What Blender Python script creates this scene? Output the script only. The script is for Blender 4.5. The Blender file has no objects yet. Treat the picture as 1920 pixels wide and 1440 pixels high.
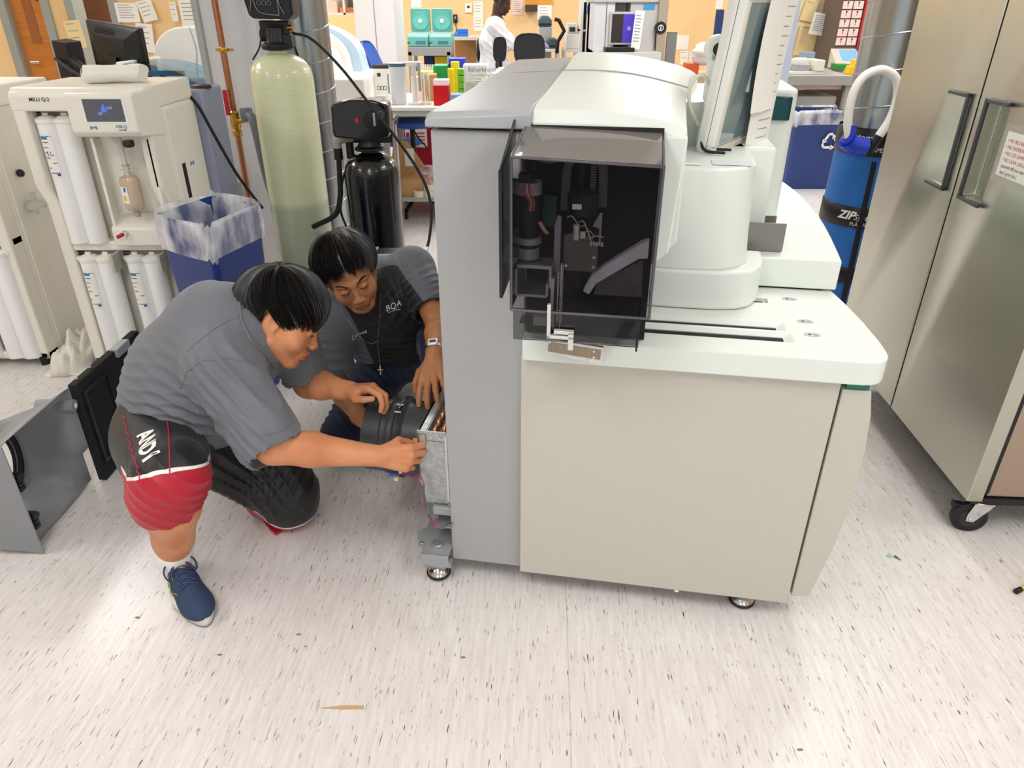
import bpy, bmesh, math, random
import numpy as np
from mathutils import Vector, Matrix, Euler, noise
from mathutils.bvhtree import BVHTree
random.seed(7); np.random.seed(7)
PI=math.pi; R=math.radians
scn=bpy.context.scene
COL=scn.collection
# ---------------------------------------------------------------- camera, world, light, exposure
F=1335.; TH=R(28.2); H=1.6
cam=bpy.data.objects.new('camera',bpy.data.cameras.new('camera')); COL.objects.link(cam)
cam.data.sensor_width=36; cam.data.lens=F*36/1920; cam.data.clip_start=.05; cam.data.clip_end=60
cam.location=(0,0,H); cam.rotation_euler=(PI/2-TH,0,0)
scn.camera=cam
w=bpy.data.worlds.new('world'); scn.world=w; w.use_nodes=True
w.node_tree.nodes['Background'].inputs[0].default_value=(.97,.985,1,1)
w.node_tree.nodes['Background'].inputs[1].default_value=.62
scn.view_settings.view_transform='Standard'; scn.view_settings.look='None'
scn.view_settings.exposure=0.10; scn.view_settings.gamma=1; scn.view_settings.use_curve_mapping=False
CEIL=2.72
# ceiling troffers (x, y, length along y)
TROFFERS=[(-3.2,4.25),(1.55,3.0),(-3.2,1.2),(-.8,.2),(1.55,.2),(3.9,1.2),(3.9,4.2),(-.8,6.3),(1.55,6.3),(-3.2,7.3),(3.9,7.3),(-.8,9.2),(1.55,9.2),(-3.2,9.8),(3.9,9.8),(-5.4,3.5),(-5.4,7),(-.8,-2.4),(1.55,-2.4)]
LIGHTPOWER=17
def ray(px,py):
    a=(px-960)/F;b=(720-py)/F
    return Vector((a, math.cos(TH)+b*math.sin(TH), -math.sin(TH)+b*math.cos(TH)))
def pz(px,py,z):
    d=ray(px,py);t=(z-H)/d[2];return Vector((d[0]*t,d[1]*t,z))
def pY(px,py,Y):
    d=ray(px,py);t=Y/d[1];return Vector((d[0]*t,Y,H+d[2]*t))
# ---------------------------------------------------------------- materials
def lin(c):
    if isinstance(c,str): c=[int(c[i:i+2],16)/255 for i in (0,2,4)]
    return tuple((x/12.92 if x<=.04045 else ((x+.055)/1.055)**2.4) for x in c[:3])+(1,)
_m={}
def mat(name,color='808080',rough=.5,metal=0,spec=.5,bump=None,coat=0,emit=None,es=1,trans=0,ior=1.45,alpha=1,var=None,sheen=0,sss=0,brush=None):
    if name in _m: return _m[name]
    m=bpy.data.materials.new(name); m.use_nodes=True; nt=m.node_tree; b=nt.nodes['Principled BSDF']
    b.inputs['Base Color'].default_value=lin(color); b.inputs['Roughness'].default_value=rough
    b.inputs['Metallic'].default_value=metal; b.inputs['Specular IOR Level'].default_value=spec
    b.inputs['Coat Weight'].default_value=coat; b.inputs['IOR'].default_value=ior
    b.inputs['Transmission Weight'].default_value=trans; b.inputs['Alpha'].default_value=alpha
    if sheen: b.inputs['Sheen Weight'].default_value=sheen
    if sss:
        b.inputs['Subsurface Weight'].default_value=sss; b.inputs['Subsurface Radius'].default_value=(.012,.005,.003); b.inputs['Subsurface Scale'].default_value=1
    if emit: b.inputs['Emission Color'].default_value=lin(emit); b.inputs['Emission Strength'].default_value=es
    tc=None
    def coord(scale):
        t=nt.nodes.new('ShaderNodeTexCoord'); mp=nt.nodes.new('ShaderNodeMapping')
        mp.inputs['Scale'].default_value=scale if hasattr(scale,'__len__') else (scale,)*3
        nt.links.new(t.outputs['Object'],mp.inputs['Vector']); return mp.outputs[0]
    if bump or var or brush:
        n=nt.nodes.new('ShaderNodeTexNoise'); n.inputs['Scale'].default_value=1; n.inputs['Detail'].default_value=4
        sc=(bump or var or brush)[0]
        nt.links.new(coord(sc),n.inputs['Vector'])
        if bump:
            bp=nt.nodes.new('ShaderNodeBump'); bp.inputs['Strength'].default_value=1; bp.inputs['Distance'].default_value=bump[1]
            nt.links.new(n.outputs['Fac'],bp.inputs['Height']); nt.links.new(bp.outputs[0],b.inputs['Normal'])
        if var:
            n2=nt.nodes.new('ShaderNodeTexNoise'); n2.inputs['Scale'].default_value=1; n2.inputs['Detail'].default_value=6
            nt.links.new(coord(var[0]),n2.inputs['Vector'])
            rp=nt.nodes.new('ShaderNodeValToRGB'); rp.color_ramp.elements[0].position=.35; rp.color_ramp.elements[1].position=.65
            rp.color_ramp.elements[0].color=lin(var[1]); rp.color_ramp.elements[1].color=lin(color)
            nt.links.new(n2.outputs['Fac'],rp.inputs[0]); nt.links.new(rp.outputs[0],b.inputs['Base Color'])
    _m[name]=m; return m
def tinted(name,tint,rough=.04,ior=1.45,dust_glare=0):
    m=bpy.data.materials.new(name); m.use_nodes=True; nt=m.node_tree; nt.nodes.clear()
    o=nt.nodes.new('ShaderNodeOutputMaterial'); mx=nt.nodes.new('ShaderNodeMixShader'); fr=nt.nodes.new('ShaderNodeFresnel')
    fr.inputs[0].default_value=ior; t=nt.nodes.new('ShaderNodeBsdfTransparent'); t.inputs[0].default_value=lin(tint)
    g=nt.nodes.new('ShaderNodeBsdfGlossy'); g.inputs['Roughness'].default_value=rough
    nt.links.new(fr.outputs[0],mx.inputs[0]); src=t.outputs[0]
    if dust_glare:
        df=nt.nodes.new('ShaderNodeBsdfDiffuse'); df.inputs[0].default_value=lin('b4aca6'); m2=nt.nodes.new('ShaderNodeMixShader'); m2.inputs[0].default_value=dust_glare; nt.links.new(t.outputs[0],m2.inputs[1]); nt.links.new(df.outputs[0],m2.inputs[2]); src=m2.outputs[0]
    nt.links.new(src,mx.inputs[1]); nt.links.new(g.outputs[0],mx.inputs[2]); nt.links.new(mx.outputs[0],o.inputs[0])
    _m[name]=m; return m
# ---------------------------------------------------------------- mesh builder
class MB:
    def __init__(s): s.v=[];s.f=[];s.m=[]
    def add(s,vs,fs,mi=0):
        o=len(s.v); s.v+= [tuple(v) for v in vs]; s.f+=[tuple(i+o for i in f) for f in fs]; s.m+=[mi]*len(fs); return s
    def box(s,x0,x1,y0,y1,z0,z1,mi=0,M=None):
        vs=[Vector((x,y,z)) for x in (x0,x1) for y in (y0,y1) for z in (z0,z1)]
        if M is not None: vs=[M@v for v in vs]
        return s.add(vs,[(0,1,3,2),(4,6,7,5),(0,4,5,1),(2,3,7,6),(0,2,6,4),(1,5,7,3)],mi)
    def prism(s,poly,a0,a1,axis='z',mi=0,M=None):
        def P(u,v,a): return Vector({'z':(u,v,a),'y':(u,a,v),'x':(a,u,v)}[axis])
        n=len(poly); vs=[P(u,v,a0) for u,v in poly]+[P(u,v,a1) for u,v in poly]
        if M is not None: vs=[M@v for v in vs]
        return s.add(vs,[tuple(range(n))[::-1],tuple(range(n,2*n))]+[(i,(i+1)%n,n+(i+1)%n,n+i) for i in range(n)],mi)
    def loft(s,rings,cap=True,mi=0,closed=True):
        n=len(rings[0]); vs=[v for r in rings for v in r]; fs=[]
        for k in range(len(rings)-1):
            for i in range(n if closed else n-1):
                fs.append((k*n+i,k*n+(i+1)%n,(k+1)*n+(i+1)%n,(k+1)*n+i))
        if cap: fs+= [tuple(range(n))[::-1],tuple(range((len(rings)-1)*n,len(rings)*n))]
        return s.add(vs,fs,mi)
    def tube(s,pts,r,seg=10,cap=True,mi=0,ref=None):
        pts=[Vector(p) for p in pts]; N=len(pts); rings=[]
        rr=r if hasattr(r,'__len__') else [r]*N
        up=Vector(ref) if ref else None; prev=None
        for i,p in enumerate(pts):
            t=(pts[min(i+1,N-1)]-pts[max(i-1,0)]); t=t.normalized() if t.length>1e-9 else Vector((0,0,1))
            if prev is None:
                a=up or (Vector((0,0,1)) if abs(t.z)<.9 else Vector((1,0,0))); x=(a-t*a.dot(t)).normalized()
            else: x=(prev-t*prev.dot(t)); x=x.normalized() if x.length>1e-6 else prev
            prev=x; y=t.cross(x)
            rings.append([p+(x*math.cos(2*PI*k/seg)+y*math.sin(2*PI*k/seg))*rr[i] for k in range(seg)])
        return s.loft(rings,cap,mi)
    def cyl(s,p0,p1,r0,r1=None,seg=24,mi=0): return s.tube([p0,p1],[r0,r0 if r1 is None else r1],seg,True,mi)
    def lathe(s,prof,o=(0,0,0),seg=32,mi=0,axis=(0,0,1),cap=True):
        q=Vector((0,0,1)).rotation_difference(Vector(axis).normalized()); o=Vector(o)
        rings=[[o+q@Vector((max(r,1e-4)*math.cos(2*PI*k/seg),max(r,1e-4)*math.sin(2*PI*k/seg),z)) for k in range(seg)] for r,z in prof]
        return s.loft(rings,cap,mi)
    def quad(s,a,b,c,d,mi=0): return s.add([a,b,c,d],[(0,1,2,3)],mi)
    def sphere(s,c,r,seg=16,mi=0,sc=(1,1,1)):
        n=seg//2; return s.add(*_sph(Vector(c),r,seg,n,sc),mi)
    def build(s,name,mats,parent=None,bevel=0,bseg=2,smooth=True,ang=35,world=False,solid=0,sub=0):
        me=bpy.data.meshes.new(name); vs=s.v
        if world and parent is not None:
            Mi=pm(parent).inverted(); vs=[tuple(Mi@Vector(v)) for v in vs]
        me.from_pydata(vs,[],s.f); me.update()
        if not hasattr(mats,'__len__'): mats=[mats]
        for m in mats: me.materials.append(m)
        if len(mats)>1: me.polygons.foreach_set('material_index',s.m)
        o=bpy.data.objects.new(name,me); COL.objects.link(o)
        bm=bmesh.new(); bm.from_mesh(me); bmesh.ops.recalc_face_normals(bm,faces=bm.faces); bm.to_mesh(me); bm.free()
        if smooth:
            me.polygons.foreach_set('use_smooth',[True]*len(me.polygons)); me.set_sharp_from_angle(angle=R(ang))
        if parent is not None: o.parent=parent
        if sub: md=o.modifiers.new('sub','SUBSURF'); md.levels=md.render_levels=sub
        if solid: md=o.modifiers.new('solid','SOLIDIFY'); md.thickness=solid; md.offset=0
        if bevel: md=o.modifiers.new('bevel','BEVEL'); md.width=bevel; md.segments=bseg; md.limit_method='ANGLE'; md.angle_limit=R(30); md.harden_normals=False
        return o
def _sph(c,r,seg,n,sc):
    vs=[];fs=[]
    for i in range(n+1):
        t=PI*i/n
        for k in range(seg):
            a=2*PI*k/seg; vs.append(c+Vector((math.sin(t)*math.cos(a)*sc[0],math.sin(t)*math.sin(a)*sc[1],math.cos(t)*sc[2]))*r)
    for i in range(n):
        for k in range(seg): fs.append((i*seg+k,(i+1)*seg+k,(i+1)*seg+(k+1)%seg,i*seg+(k+1)%seg))
    return vs,fs
def pm(o):
    M=Matrix.LocRotScale(o.location,o.rotation_euler,o.scale)
    return pm(o.parent)@M if o.parent else M
def tag(o,label=None,cat=None,group=None,kind=None):
    if label: o['label']=label
    if cat: o['category']=cat
    if group: o['group']=group
    if kind: o['kind']=kind
    return o
def thing(name,label,cat,loc=(0,0,0),rz=0,group=None):
    o=bpy.data.objects.new(name,None); o.empty_display_size=.1; COL.objects.link(o); o.location=loc; o.rotation_euler=(0,0,rz)
    return tag(o,label,cat,group)
def copy_tree(o,parent=None):
    c=o.copy(); COL.objects.link(c)
    if parent is not None: c.parent=parent
    for ch in list(o.children): copy_tree(ch,c)
    return c
def bx(x0,x1,y0,y1,z0,z1,M=None): return MB().box(x0,x1,y0,y1,z0,z1,0,M)
def text_mesh(txt,size,extrude=.0006,shear=0,bold=0,align='LEFT',spacing=1):
    cu=bpy.data.curves.new('t','FONT'); cu.body=txt; cu.size=size; cu.extrude=extrude; cu.shear=shear; cu.offset=bold; cu.align_x=align; cu.space_character=spacing; cu.resolution_u=3
    o=bpy.data.objects.new('t',cu); COL.objects.link(o); bpy.context.view_layer.update()
    me=bpy.data.meshes.new_from_object(o.evaluated_get(bpy.context.evaluated_depsgraph_get()))
    bpy.data.objects.remove(o); bpy.data.curves.remove(cu); return me
def text(name,txt,size,M,material,parent,**k):
    me=text_mesh(txt,size,**k); me.transform(M); me.materials.clear(); me.materials.append(material); me.name=name
    o=bpy.data.objects.new(name,me); COL.objects.link(o); o.parent=parent; return o
def frame(o,x,y):  # matrix with local X,Y axes and origin
    x=Vector(x).normalized(); y=Vector(y); y=(y-x*y.dot(x)).normalized(); z=x.cross(y); o=Vector(o)
    return Matrix(((x.x,y.x,z.x,o.x),(x.y,y.y,z.y,o.y),(x.z,y.z,z.z,o.z),(0,0,0,1)))
def bez(pts,n=16):
    # catmull-rom through points
    P=[Vector(p) for p in pts]; P=[P[0]*2-P[1]]+P+[P[-1]*2-P[-2]]; out=[]
    for i in range(1,len(P)-2):
        for k in range(n):
            t=k/n; a,b,c,d=P[i-1],P[i],P[i+1],P[i+2]
            out.append(.5*((2*b)+(c-a)*t+(2*a-5*b+4*c-d)*t*t+(3*b-a-3*c+d)*t**3))
    out.append(P[-2]); return out
def rrect(x0,x1,y0,y1,r,n=6,corners=(1,1,1,1)):
    # ccw from lower-left
    out=[]
    for (cx,cy,a0),on in zip(((x0+r,y0+r,PI),(x1-r,y0+r,1.5*PI),(x1-r,y1-r,0),(x0+r,y1-r,.5*PI)),corners):
        if on: out+= [(cx+r*math.cos(a0+PI/2*k/n),cy+r*math.sin(a0+PI/2*k/n)) for k in range(n+1)]
        else: out.append((cx+r*(math.cos(a0)+math.cos(a0+PI/2)),cy+r*(math.sin(a0)+math.sin(a0+PI/2))))
    return out
def cutout(o,cutmb):
    c=cutmb.build('cut',M_['white'],None,smooth=False)
    if o.parent: c.matrix_world=pm(o.parent)
    bpy.context.view_layer.update()
    md=o.modifiers.new('b','BOOLEAN'); md.object=c; md.solver='EXACT'; md.operation='DIFFERENCE'
    keep=[m for m in o.modifiers if m.type=='BEVEL']
    for m in keep: m.show_viewport=False
    bpy.context.view_layer.update()
    me=bpy.data.meshes.new_from_object(o.evaluated_get(bpy.context.evaluated_depsgraph_get()))
    o.modifiers.remove(md); o.data=me
    for m in keep: m.show_viewport=True
    me.polygons.foreach_set('use_smooth',[True]*len(me.polygons)); me.set_sharp_from_angle(angle=R(35))
    bpy.data.objects.remove(c)
M_={}
M_['white']=mat('white_plastic','f1f0ea',.38,bump=(400,.00005))
M_['cream']=mat('cream_plastic','efebdf',.35)
M_['steel']=mat('stainless','c9c5bc',.27,metal=1)
M_['chrome']=mat('chrome','d8d8d8',.12,metal=1)
M_['black']=mat('black_plastic','17181a',.4)
M_['blackgloss']=mat('black_gloss','060607',.12,coat=.5)
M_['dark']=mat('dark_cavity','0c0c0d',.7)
M_['rubber']=mat('rubber','1c1c1d',.75)
M_['copper']=mat('copper','b5795a',.32,metal=1)
M_['brass']=mat('brass','c09a48',.3,metal=1)
M_['paper']=mat('paper','f4f1ea',.8)
M_['ink']=mat('ink','3a3a40',.8)
M_['blueink']=mat('blue_ink','2a6fae',.6)
M_['redink']=mat('red_ink','c02030',.6)
M_['green_teal']=mat('teal_trim','1d7a68',.4)
# ---------------------------------------------------------------- room
def floor_mat():
    m=bpy.data.materials.new('vinyl_floor'); m.use_nodes=True; nt=m.node_tree; b=nt.nodes['Principled BSDF']
    N=nt.nodes.new; L=nt.links.new
    tc=N('ShaderNodeTexCoord'); mp=N('ShaderNodeMapping'); mp.inputs['Rotation'].default_value=(0,0,R(2.5))
    L(tc.outputs['Object'],mp.inputs['Vector'])
    def nz(scale,detail=3,rough=.6):
        mm=N('ShaderNodeMapping'); mm.inputs['Scale'].default_value=scale; L(mp.outputs[0],mm.inputs['Vector'])
        n=N('ShaderNodeTexNoise'); n.inputs['Scale'].default_value=1; n.inputs['Detail'].default_value=detail; n.inputs['Roughness'].default_value=rough
        L(mm.outputs[0],n.inputs['Vector']); return n.outputs['Fac']
    def ramp(x,p0,c0,p1,c1):
        r=N('ShaderNodeValToRGB'); e=r.color_ramp.elements; e[0].position=p0;e[0].color=c0;e[1].position=p1;e[1].color=c1; L(x,r.inputs[0]); return r.outputs[0]
    def mix(f,a,b_,mode='MIX'):
        x=N('ShaderNodeMix'); x.data_type='RGBA'; x.blend_type=mode
        for s,k in ((f,0),(a,6),(b_,7)):
            if hasattr(s,'links') or hasattr(s,'is_linked'): L(s,x.inputs[k])
            else: x.inputs[k].default_value=s
        return x.outputs[2]
    W=(1,1,1,1);K=(0,0,0,1)
    base=ramp(nz((90,7,1),4),.35,lin('d9d4d1'),.65,lin('eae6e4'))
    base=mix(ramp(nz((1.2,1.2,1),3),.35,K,.7,(.35,.35,.35,1)),base,lin('dcd5d0'))
    s1=ramp(nz((230,22,1),2,.5),.648,K,.678,W)
    gate=ramp(nz((26,9,1),2),.44,K,.56,W)
    st=mix(1.0,s1,gate,'MULTIPLY')
    col=mix(st,base,lin('5f544b'))
    s2=ramp(nz((150,11,3),2,.5),.672,K,.715,(.8,.8,.8,1))
    col=mix(s2,col,lin('a09384'))
    # scuffs
    sc=ramp(nz((6,6,5),4),.72,K,.78,(.5,.5,.5,1)); col=mix(sc,col,lin('a79f93'))
    # sheet seam
    sx=N('ShaderNodeSeparateXYZ'); L(mp.outputs[0],sx.inputs[0])
    a=N('ShaderNodeMath'); a.operation='SUBTRACT'; a.inputs[1].default_value=.095; L(sx.outputs[0],a.inputs[0])
    p=N('ShaderNodeMath'); p.operation='PINGPONG'; p.inputs[1].default_value=.914; L(a.outputs[0],p.inputs[0])
    c=N('ShaderNodeMath'); c.operation='LESS_THAN'; c.inputs[1].default_value=.0012; L(p.outputs[0],c.inputs[0])
    ml=N('ShaderNodeMath'); ml.operation='MULTIPLY'; ml.inputs[1].default_value=.45; L(c.outputs[0],ml.inputs[0])
    col=mix(ml.outputs[0],col,lin('9c8a76'))
    L(col,b.inputs['Base Color']); b.inputs['Roughness'].default_value=.24; b.inputs['Specular IOR Level'].default_value=.42
    bp=N('ShaderNodeBump'); bp.inputs['Distance'].default_value=.0006; bp.inputs['Strength'].default_value=.6
    L(nz((60,45,1),3),bp.inputs['Height']); L(bp.outputs[0],b.inputs['Normal'])
    return m
X0,X1,Y1,Y0=-8.5,8.5,11.2,-4.0
fl=MB().quad((X0,Y0,0),(X1,Y0,0),(X1,Y1,0),(X0,Y1,0)).build('floor',floor_mat(),smooth=False); tag(fl,kind='structure')
M_['wall']=mat('wall_paint','f4cf98',.7,bump=(60,.0004))
M_['wallw']=mat('white_wall_paint','dfe1e6',.6)
M_['ceil']=mat('ceiling_tile','f2f0ea',.85,bump=(180,.0006))
tag(bx(X0,X1,Y1,Y1+.12,0,CEIL+.1).build('wall_back',M_['wall'],smooth=False),kind='structure')
tag(bx(X0-.12,X0,Y0,Y1+.12,0,CEIL+.1).build('wall_left',M_['wall'],smooth=False),kind='structure')
tag(bx(X1,X1+.12,Y0,Y1+.12,0,CEIL+.1).build('wall_right',M_['wall'],smooth=False),kind='structure')
tag(bx(X0-.12,X1+.12,Y0,Y1+.12,CEIL,CEIL+.12).build('ceiling',M_['ceil'],smooth=False),kind='structure')
tag(bx(X0,X1,Y1-.012,Y1,0,.1).build('baseboard_back',mat('baseboard','6b6258',.6),smooth=False),kind='structure')
# troffers
M_['lens']=mat('troffer_lens','ffffff',.5,emit='fffaf0',es=4)
for i,(x,y) in enumerate(TROFFERS):
    t=tag(thing('ceiling_light','white recessed ceiling light panel','ceiling light',(x,y,CEIL),0,'ceiling lights in rows'))
    f=MB(); 
    for a in ((-.31,.31,-.61,-.58),(-.31,.31,.58,.61),(-.31,-.28,-.58,.58),(.28,.31,-.58,.58)): f.box(a[0],a[1],a[2],a[3],-.03,0)
    f.build('frame',M_['white'],t,smooth=False)
    MB().quad((-.28,-.58,-.02),(.28,-.58,-.02),(.28,.58,-.02),(-.28,.58,-.02)).build('diffuser',M_['lens'],t,smooth=False)
    ld=bpy.data.lights.new('troffer_light','AREA'); ld.shape='RECTANGLE'; ld.size=.54; ld.size_y=1.14; ld.energy=LIGHTPOWER*(1.6 if y>6 else 1); ld.color=(.985,.985,1)
    lo=bpy.data.objects.new('lamp',ld); COL.objects.link(lo); lo.parent=t; lo.location=(0,0,-.035)
# ---------------------------------------------------------------- the big analyzer (local frame u, v, z)
AO=Vector((-.186,1.701,0)); AA=R(-9.7)
AM=Matrix.Translation(AO)@Matrix.Rotation(AA,4,'Z'); AMI=AM.inverted()
def _pl(px,py,axis,val):
    c=AMI@Vector((0,0,H)); d=AMI.to_3x3()@ray(px,py); t=(val-c[axis])/d[axis]; return c+d*t
def lu(px,py,u): return _pl(px,py,0,u)
def lv(px,py,v): return _pl(px,py,1,v)
def lz(px,py,z): return _pl(px,py,2,z)
M_['agrey']=mat('analyzer_grey','a9aaab',.45,bump=(500,.00006))
M_['agreyt']=mat('analyzer_grey_top','adb0b3',.42,bump=(500,.00006))
M_['awhite_shade']=mat('analyzer_white_shaded','c6c3b8',.45,bump=(500,.00006))  # body white darkened to carry the shade on the upright faces
M_['awhite']=mat('analyzer_pale_green_white','e4eae3',.38,bump=(420,.00008))
M_['smoke']=tinted('smoked_acrylic','b8b4ba',ior=1.22); M_['smoketop']=tinted('smoked_acrylic_dust_glare','a8a2a4',dust_glare=.4)  # pale diffuse layer on the top imitates ceiling reflection along with dust
M_['smoke2']=tinted('smoked_acrylic_plate','c2c4c4')
M_['tealwin']=tinted('teal_acrylic','5e9aa2')
M_['galv']=mat('galvanised_sheet','c4c8c8',.42,metal=.75,var=((55,55,55),'a9aeb0'))
M_['mgrey']=mat('painted_metal_grey','a9adb0',.45,metal=.3)
AN=thing('laboratory_analyzer','large grey and off-white floor standing analyzer with smoked acrylic front cover','analyzer',AO,AA)
ZS=.862
# bodies
bx(0,.222,0,1.24,.07,1.345).build('side_cabinet',M_['agrey'],AN,bevel=.004)
bx(.228,1.0,.01,1.9,.10,.80).build('base_frame',M_['agrey'],AN,smooth=False)
bx(.216,.998,-.022,.008,.07,.80).build('front_panel',M_['awhite_shade'],AN,bevel=.003)
# curved operator-side fascia
pr=[(1.004,.10),(1.05,.106),(1.067,.205),(1.084,.322),(1.095,.466),(1.092,.60),(1.083,.707),(1.069,.775),(1.004,.775)]
MB().prism(pr,-.022,1.85,'y').build('side_fascia',M_['awhite_shade'],AN,bevel=.002,ang=50)
pr=[(1.012,.776),(1.064,.776),(1.063,.80),(1.012,.80)]
MB().prism(pr,-.018,1.8,'y').build('accent_strip',M_['green_teal'],AN,smooth=False)
# grey top cover, rising to the back
def topcover():
    m=MB(); rings=[]
    for v,z0,z1 in ((-.016,1.352,1.372),(0,1.352,1.383),(.03,1.352,1.386),(.35,1.36,1.388),(.72,1.36,1.40),(.75,1.36,1.402),(.76,1.36,1.398),(1.0,1.36,1.41),(1.22,1.36,1.412),(1.25,1.36,1.405)):
        uL,uR=-.008,.233
        rings.append([Vector((uL,v,z0)),Vector((uR,v,z0)),Vector((uR,v,z1+.012)),Vector((uL+.012,v,z1)),Vector((uL,v,z1-.008))])
    m.loft(rings); return m
topcover().build('top_cover',M_['agreyt'],AN,ang=25,bevel=.003)
# white hood over the probe station
def hood():
    rings=[]
    sp=[(-.004,.232,.572,1.366,1.345),(.015,.232,.575,1.392,1.366),(.06,.234,.575,1.398,1.371),(.35,.236,.585,1.412,1.378),(.55,.24,.592,1.428,1.388),(.565,.24,.592,1.424,1.385),(.85,.24,.615,1.447,1.40),(1.0,.245,.64,1.452,1.40),(1.1,.27,.655,1.436,1.385),(1.13,.29,.655,1.40,1.36)]
    for v,a,b,za,zb in sp:
        n=7; top=[]
        for k in range(n+1):
            t=k/n; u=a+(b-a)*t; z=za+(zb-za)*t+.016*math.sin(PI*t)*(1 if v>.2 else .6)
            top.append((u,z))
        lo=1.1 if v<.14 else 1.2
        lo2=1.09 if v<.14 else 1.2
        ring=[(a,lo+.15)]+[(a,top[0][1]-.02),(a+.004,top[0][1]-.006)]+top[0:1]+top[1:-1]+[(b-.02,top[-1][1]+.001),(b-.004,top[-1][1]-.008),(b,top[-1][1]-.03)]+[(b,lo2+.02)]+[(b-.02,lo2)]
        rings.append([Vector((u,v,z)) for u,z in ring])
    return MB().loft(rings)
hd=MB()
h=hood(); hood_o=h.build('probe_hood',M_['awhite'],AN,ang=40,bevel=.002)
sp_=[(.245+(.595-.245)*k/12, .558, 1.4285+(1.3885-1.4285)*k/12+.0163*math.sin(PI*k/12)) for k in range(13)]
MB().tube(sp_,.0022,6).build('hood_seam',mat('seam_green_grey','a9b0a8',.6),AN)
MB().tube([(-.006,.748,1.3985),(.1,.748,1.4065),(.24,.748,1.413)],.0016,6).build('cover_seam',mat('seam_dark_grey','7b7e82',.6),AN)
# hood cheek: vertical shell right of the smoked cover, chamfered below
MB().prism([(.505,1.345),(.574,1.345),(.558,1.088),(.524,1.058),(.505,1.058)],-.008,.22,'y').build('hood_cheek',M_['awhite'],AN,bevel=.004)
# black sheet stands in for the shaded depth of the probe bay
b=MB().box(.228,.521,-.014,-.0055,.866,1.345); b.build('probe_bay_shade',M_['dark'],AN,smooth=False)
# worktop slab
poly=[(.222,-.045),(.99,-.045)]+[(1.028+.055*math.sin(a),-.045+.055-.055*math.cos(a)) for a in [R(x) for x in range(0,91,10)]]
poly=[(.222,-.045),(1.035,-.045),(1.06,-.041),(1.08,-.027),(1.092,-.005),(1.096,.02),(1.096,.08),(1.088,.2),(1.074,.32),(1.055,.44),(1.05,.5),(1.05,1.6),(.222,1.6)]
slab=MB().prism(poly,.80,ZS).build('worktop',M_['awhite'],AN,bevel=.006,bseg=3,ang=30)
cut=MB(); SL=((.042,.091,.108,.870),(.113,.153,.175,.862)); ZD=ZS-.012
for (v0,v1,v2,ue) in SL:
    cut.loft([[Vector((.40,v0,ZS+.01)),Vector((ue+.034,v0,ZS+.01)),Vector((ue+.034,v2+.010,ZS+.01)),Vector((.40,v2+.010,ZS+.01))],
              [Vector((.40,v0,ZD)),Vector((ue,v0,ZD)),Vector((ue,v1,ZD)),Vector((.40,v1,ZD))]])
cut.box(.78,.862,.305,.342,ZS-.012,ZS+.01)
cutout(slab,cut)
sl=MB()
for (v0,v1,v2,ue) in SL: sl.box(.40,ue-.002,v0+.001,v1-.001,ZD+.0003,ZD+.001)
sl.box(.79,.852,.309,.340,ZD+.0003,ZD+.001)
sl.build('slot_shade',M_['dark'],AN,smooth=False)  # black strips paint the shade inside the open slots
sr=MB()
for (v0,v1,v2,ue) in SL: sr.box(.40,ue-.004,v1-.006,v1-.003,ZD+.001,ZD+.003)
sr.build('slot_rail',M_['mgrey'],AN,smooth=False)
for i,(px,py) in enumerate(((1480,561),(1510,603),(1523,628))):
    c=lz(px,py,ZS)
    e=MB(); e.lathe([(.001,0),(.021,0),(.021,.0006),(.001,.0006)],(0,0,0),28); 
    o=e.build('oval_marker',mat('marker_grey','b9bec0',.5),AN,smooth=False); o.location=(c.x,c.y,ZS+.0002); o.scale=(1,.62,1)
    s=MB(); s.box(-.010,-.003,-.006,.006,0,.0003).box(.004,.012,-.003,.001,0,.0003).build('marker_symbol',M_['ink'],o,smooth=False).location=(0,0,.0006)
# raised rear platform with arced edge
arc=[]
for t in range(0,13):
    a=t/12; v=.42+1.5*a; arc.append((1.063+.05*math.sin(PI*a*.9)-.14*a*a*a, v))
MB().prism([(.222,.42)]+arc+[(.222,1.92)],.868,.955).build('rear_platform',M_['awhite'],AN,bevel=.004,ang=30)
bx(.3,1.03,.43,1.8,.80,.872).build('platform_plinth',M_['dark'],AN,smooth=False)
# pedestal column under the monitor with a low ledge
def blob(u0,u1,v0,v1,r,n=8,rr=None):
    return rrect(u0,u1,v0,v1,r,n)
led=[(.44,.222),(.60,.215),(.70,.216),(.765,.228),(.80,.252),(.826,.30),(.838,.36),(.84,.43),(.44,.43)]
MB().prism(led,ZS+.002,.972).build('pedestal_ledge',M_['awhite'],AN,bevel=.008,bseg=3,ang=30)
def colring(z,u1,v0):
    base=[(.47,v0+.004),(.60,v0),(u1-.14,v0),(u1-.08,v0+.012),(u1-.03,v0+.045),(u1-.006,v0+.09),(u1,v0+.14),(u1,v0+.30),(u1-.01,v0+.5),(.47,v0+.5)]
    return [Vector((u,v,z)) for u,v in base]
MB().loft([colring(.97,.792,.222),colring(1.05,.785,.222),colring(1.235,.778,.222)]).build('monitor_pedestal',M_['awhite'],AN,bevel=.007,bseg=3,ang=30)
# round sleeve behind the hood and rear module
MB().lathe([(.055,1.235),(.056,1.34),(.052,1.352),(.001,1.354)],(.60,.60,0),28).build('round_sleeve',M_['awhite'],AN,ang=40)
bx(.58,.86,.75,1.30,1.23,1.335).build('rear_module',M_['awhite'],AN,bevel=.012,bseg=3)
bx(.30,.86,.55,1.85,.95,1.235).build('rear_body',M_['awhite'],AN,bevel=.01)
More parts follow.
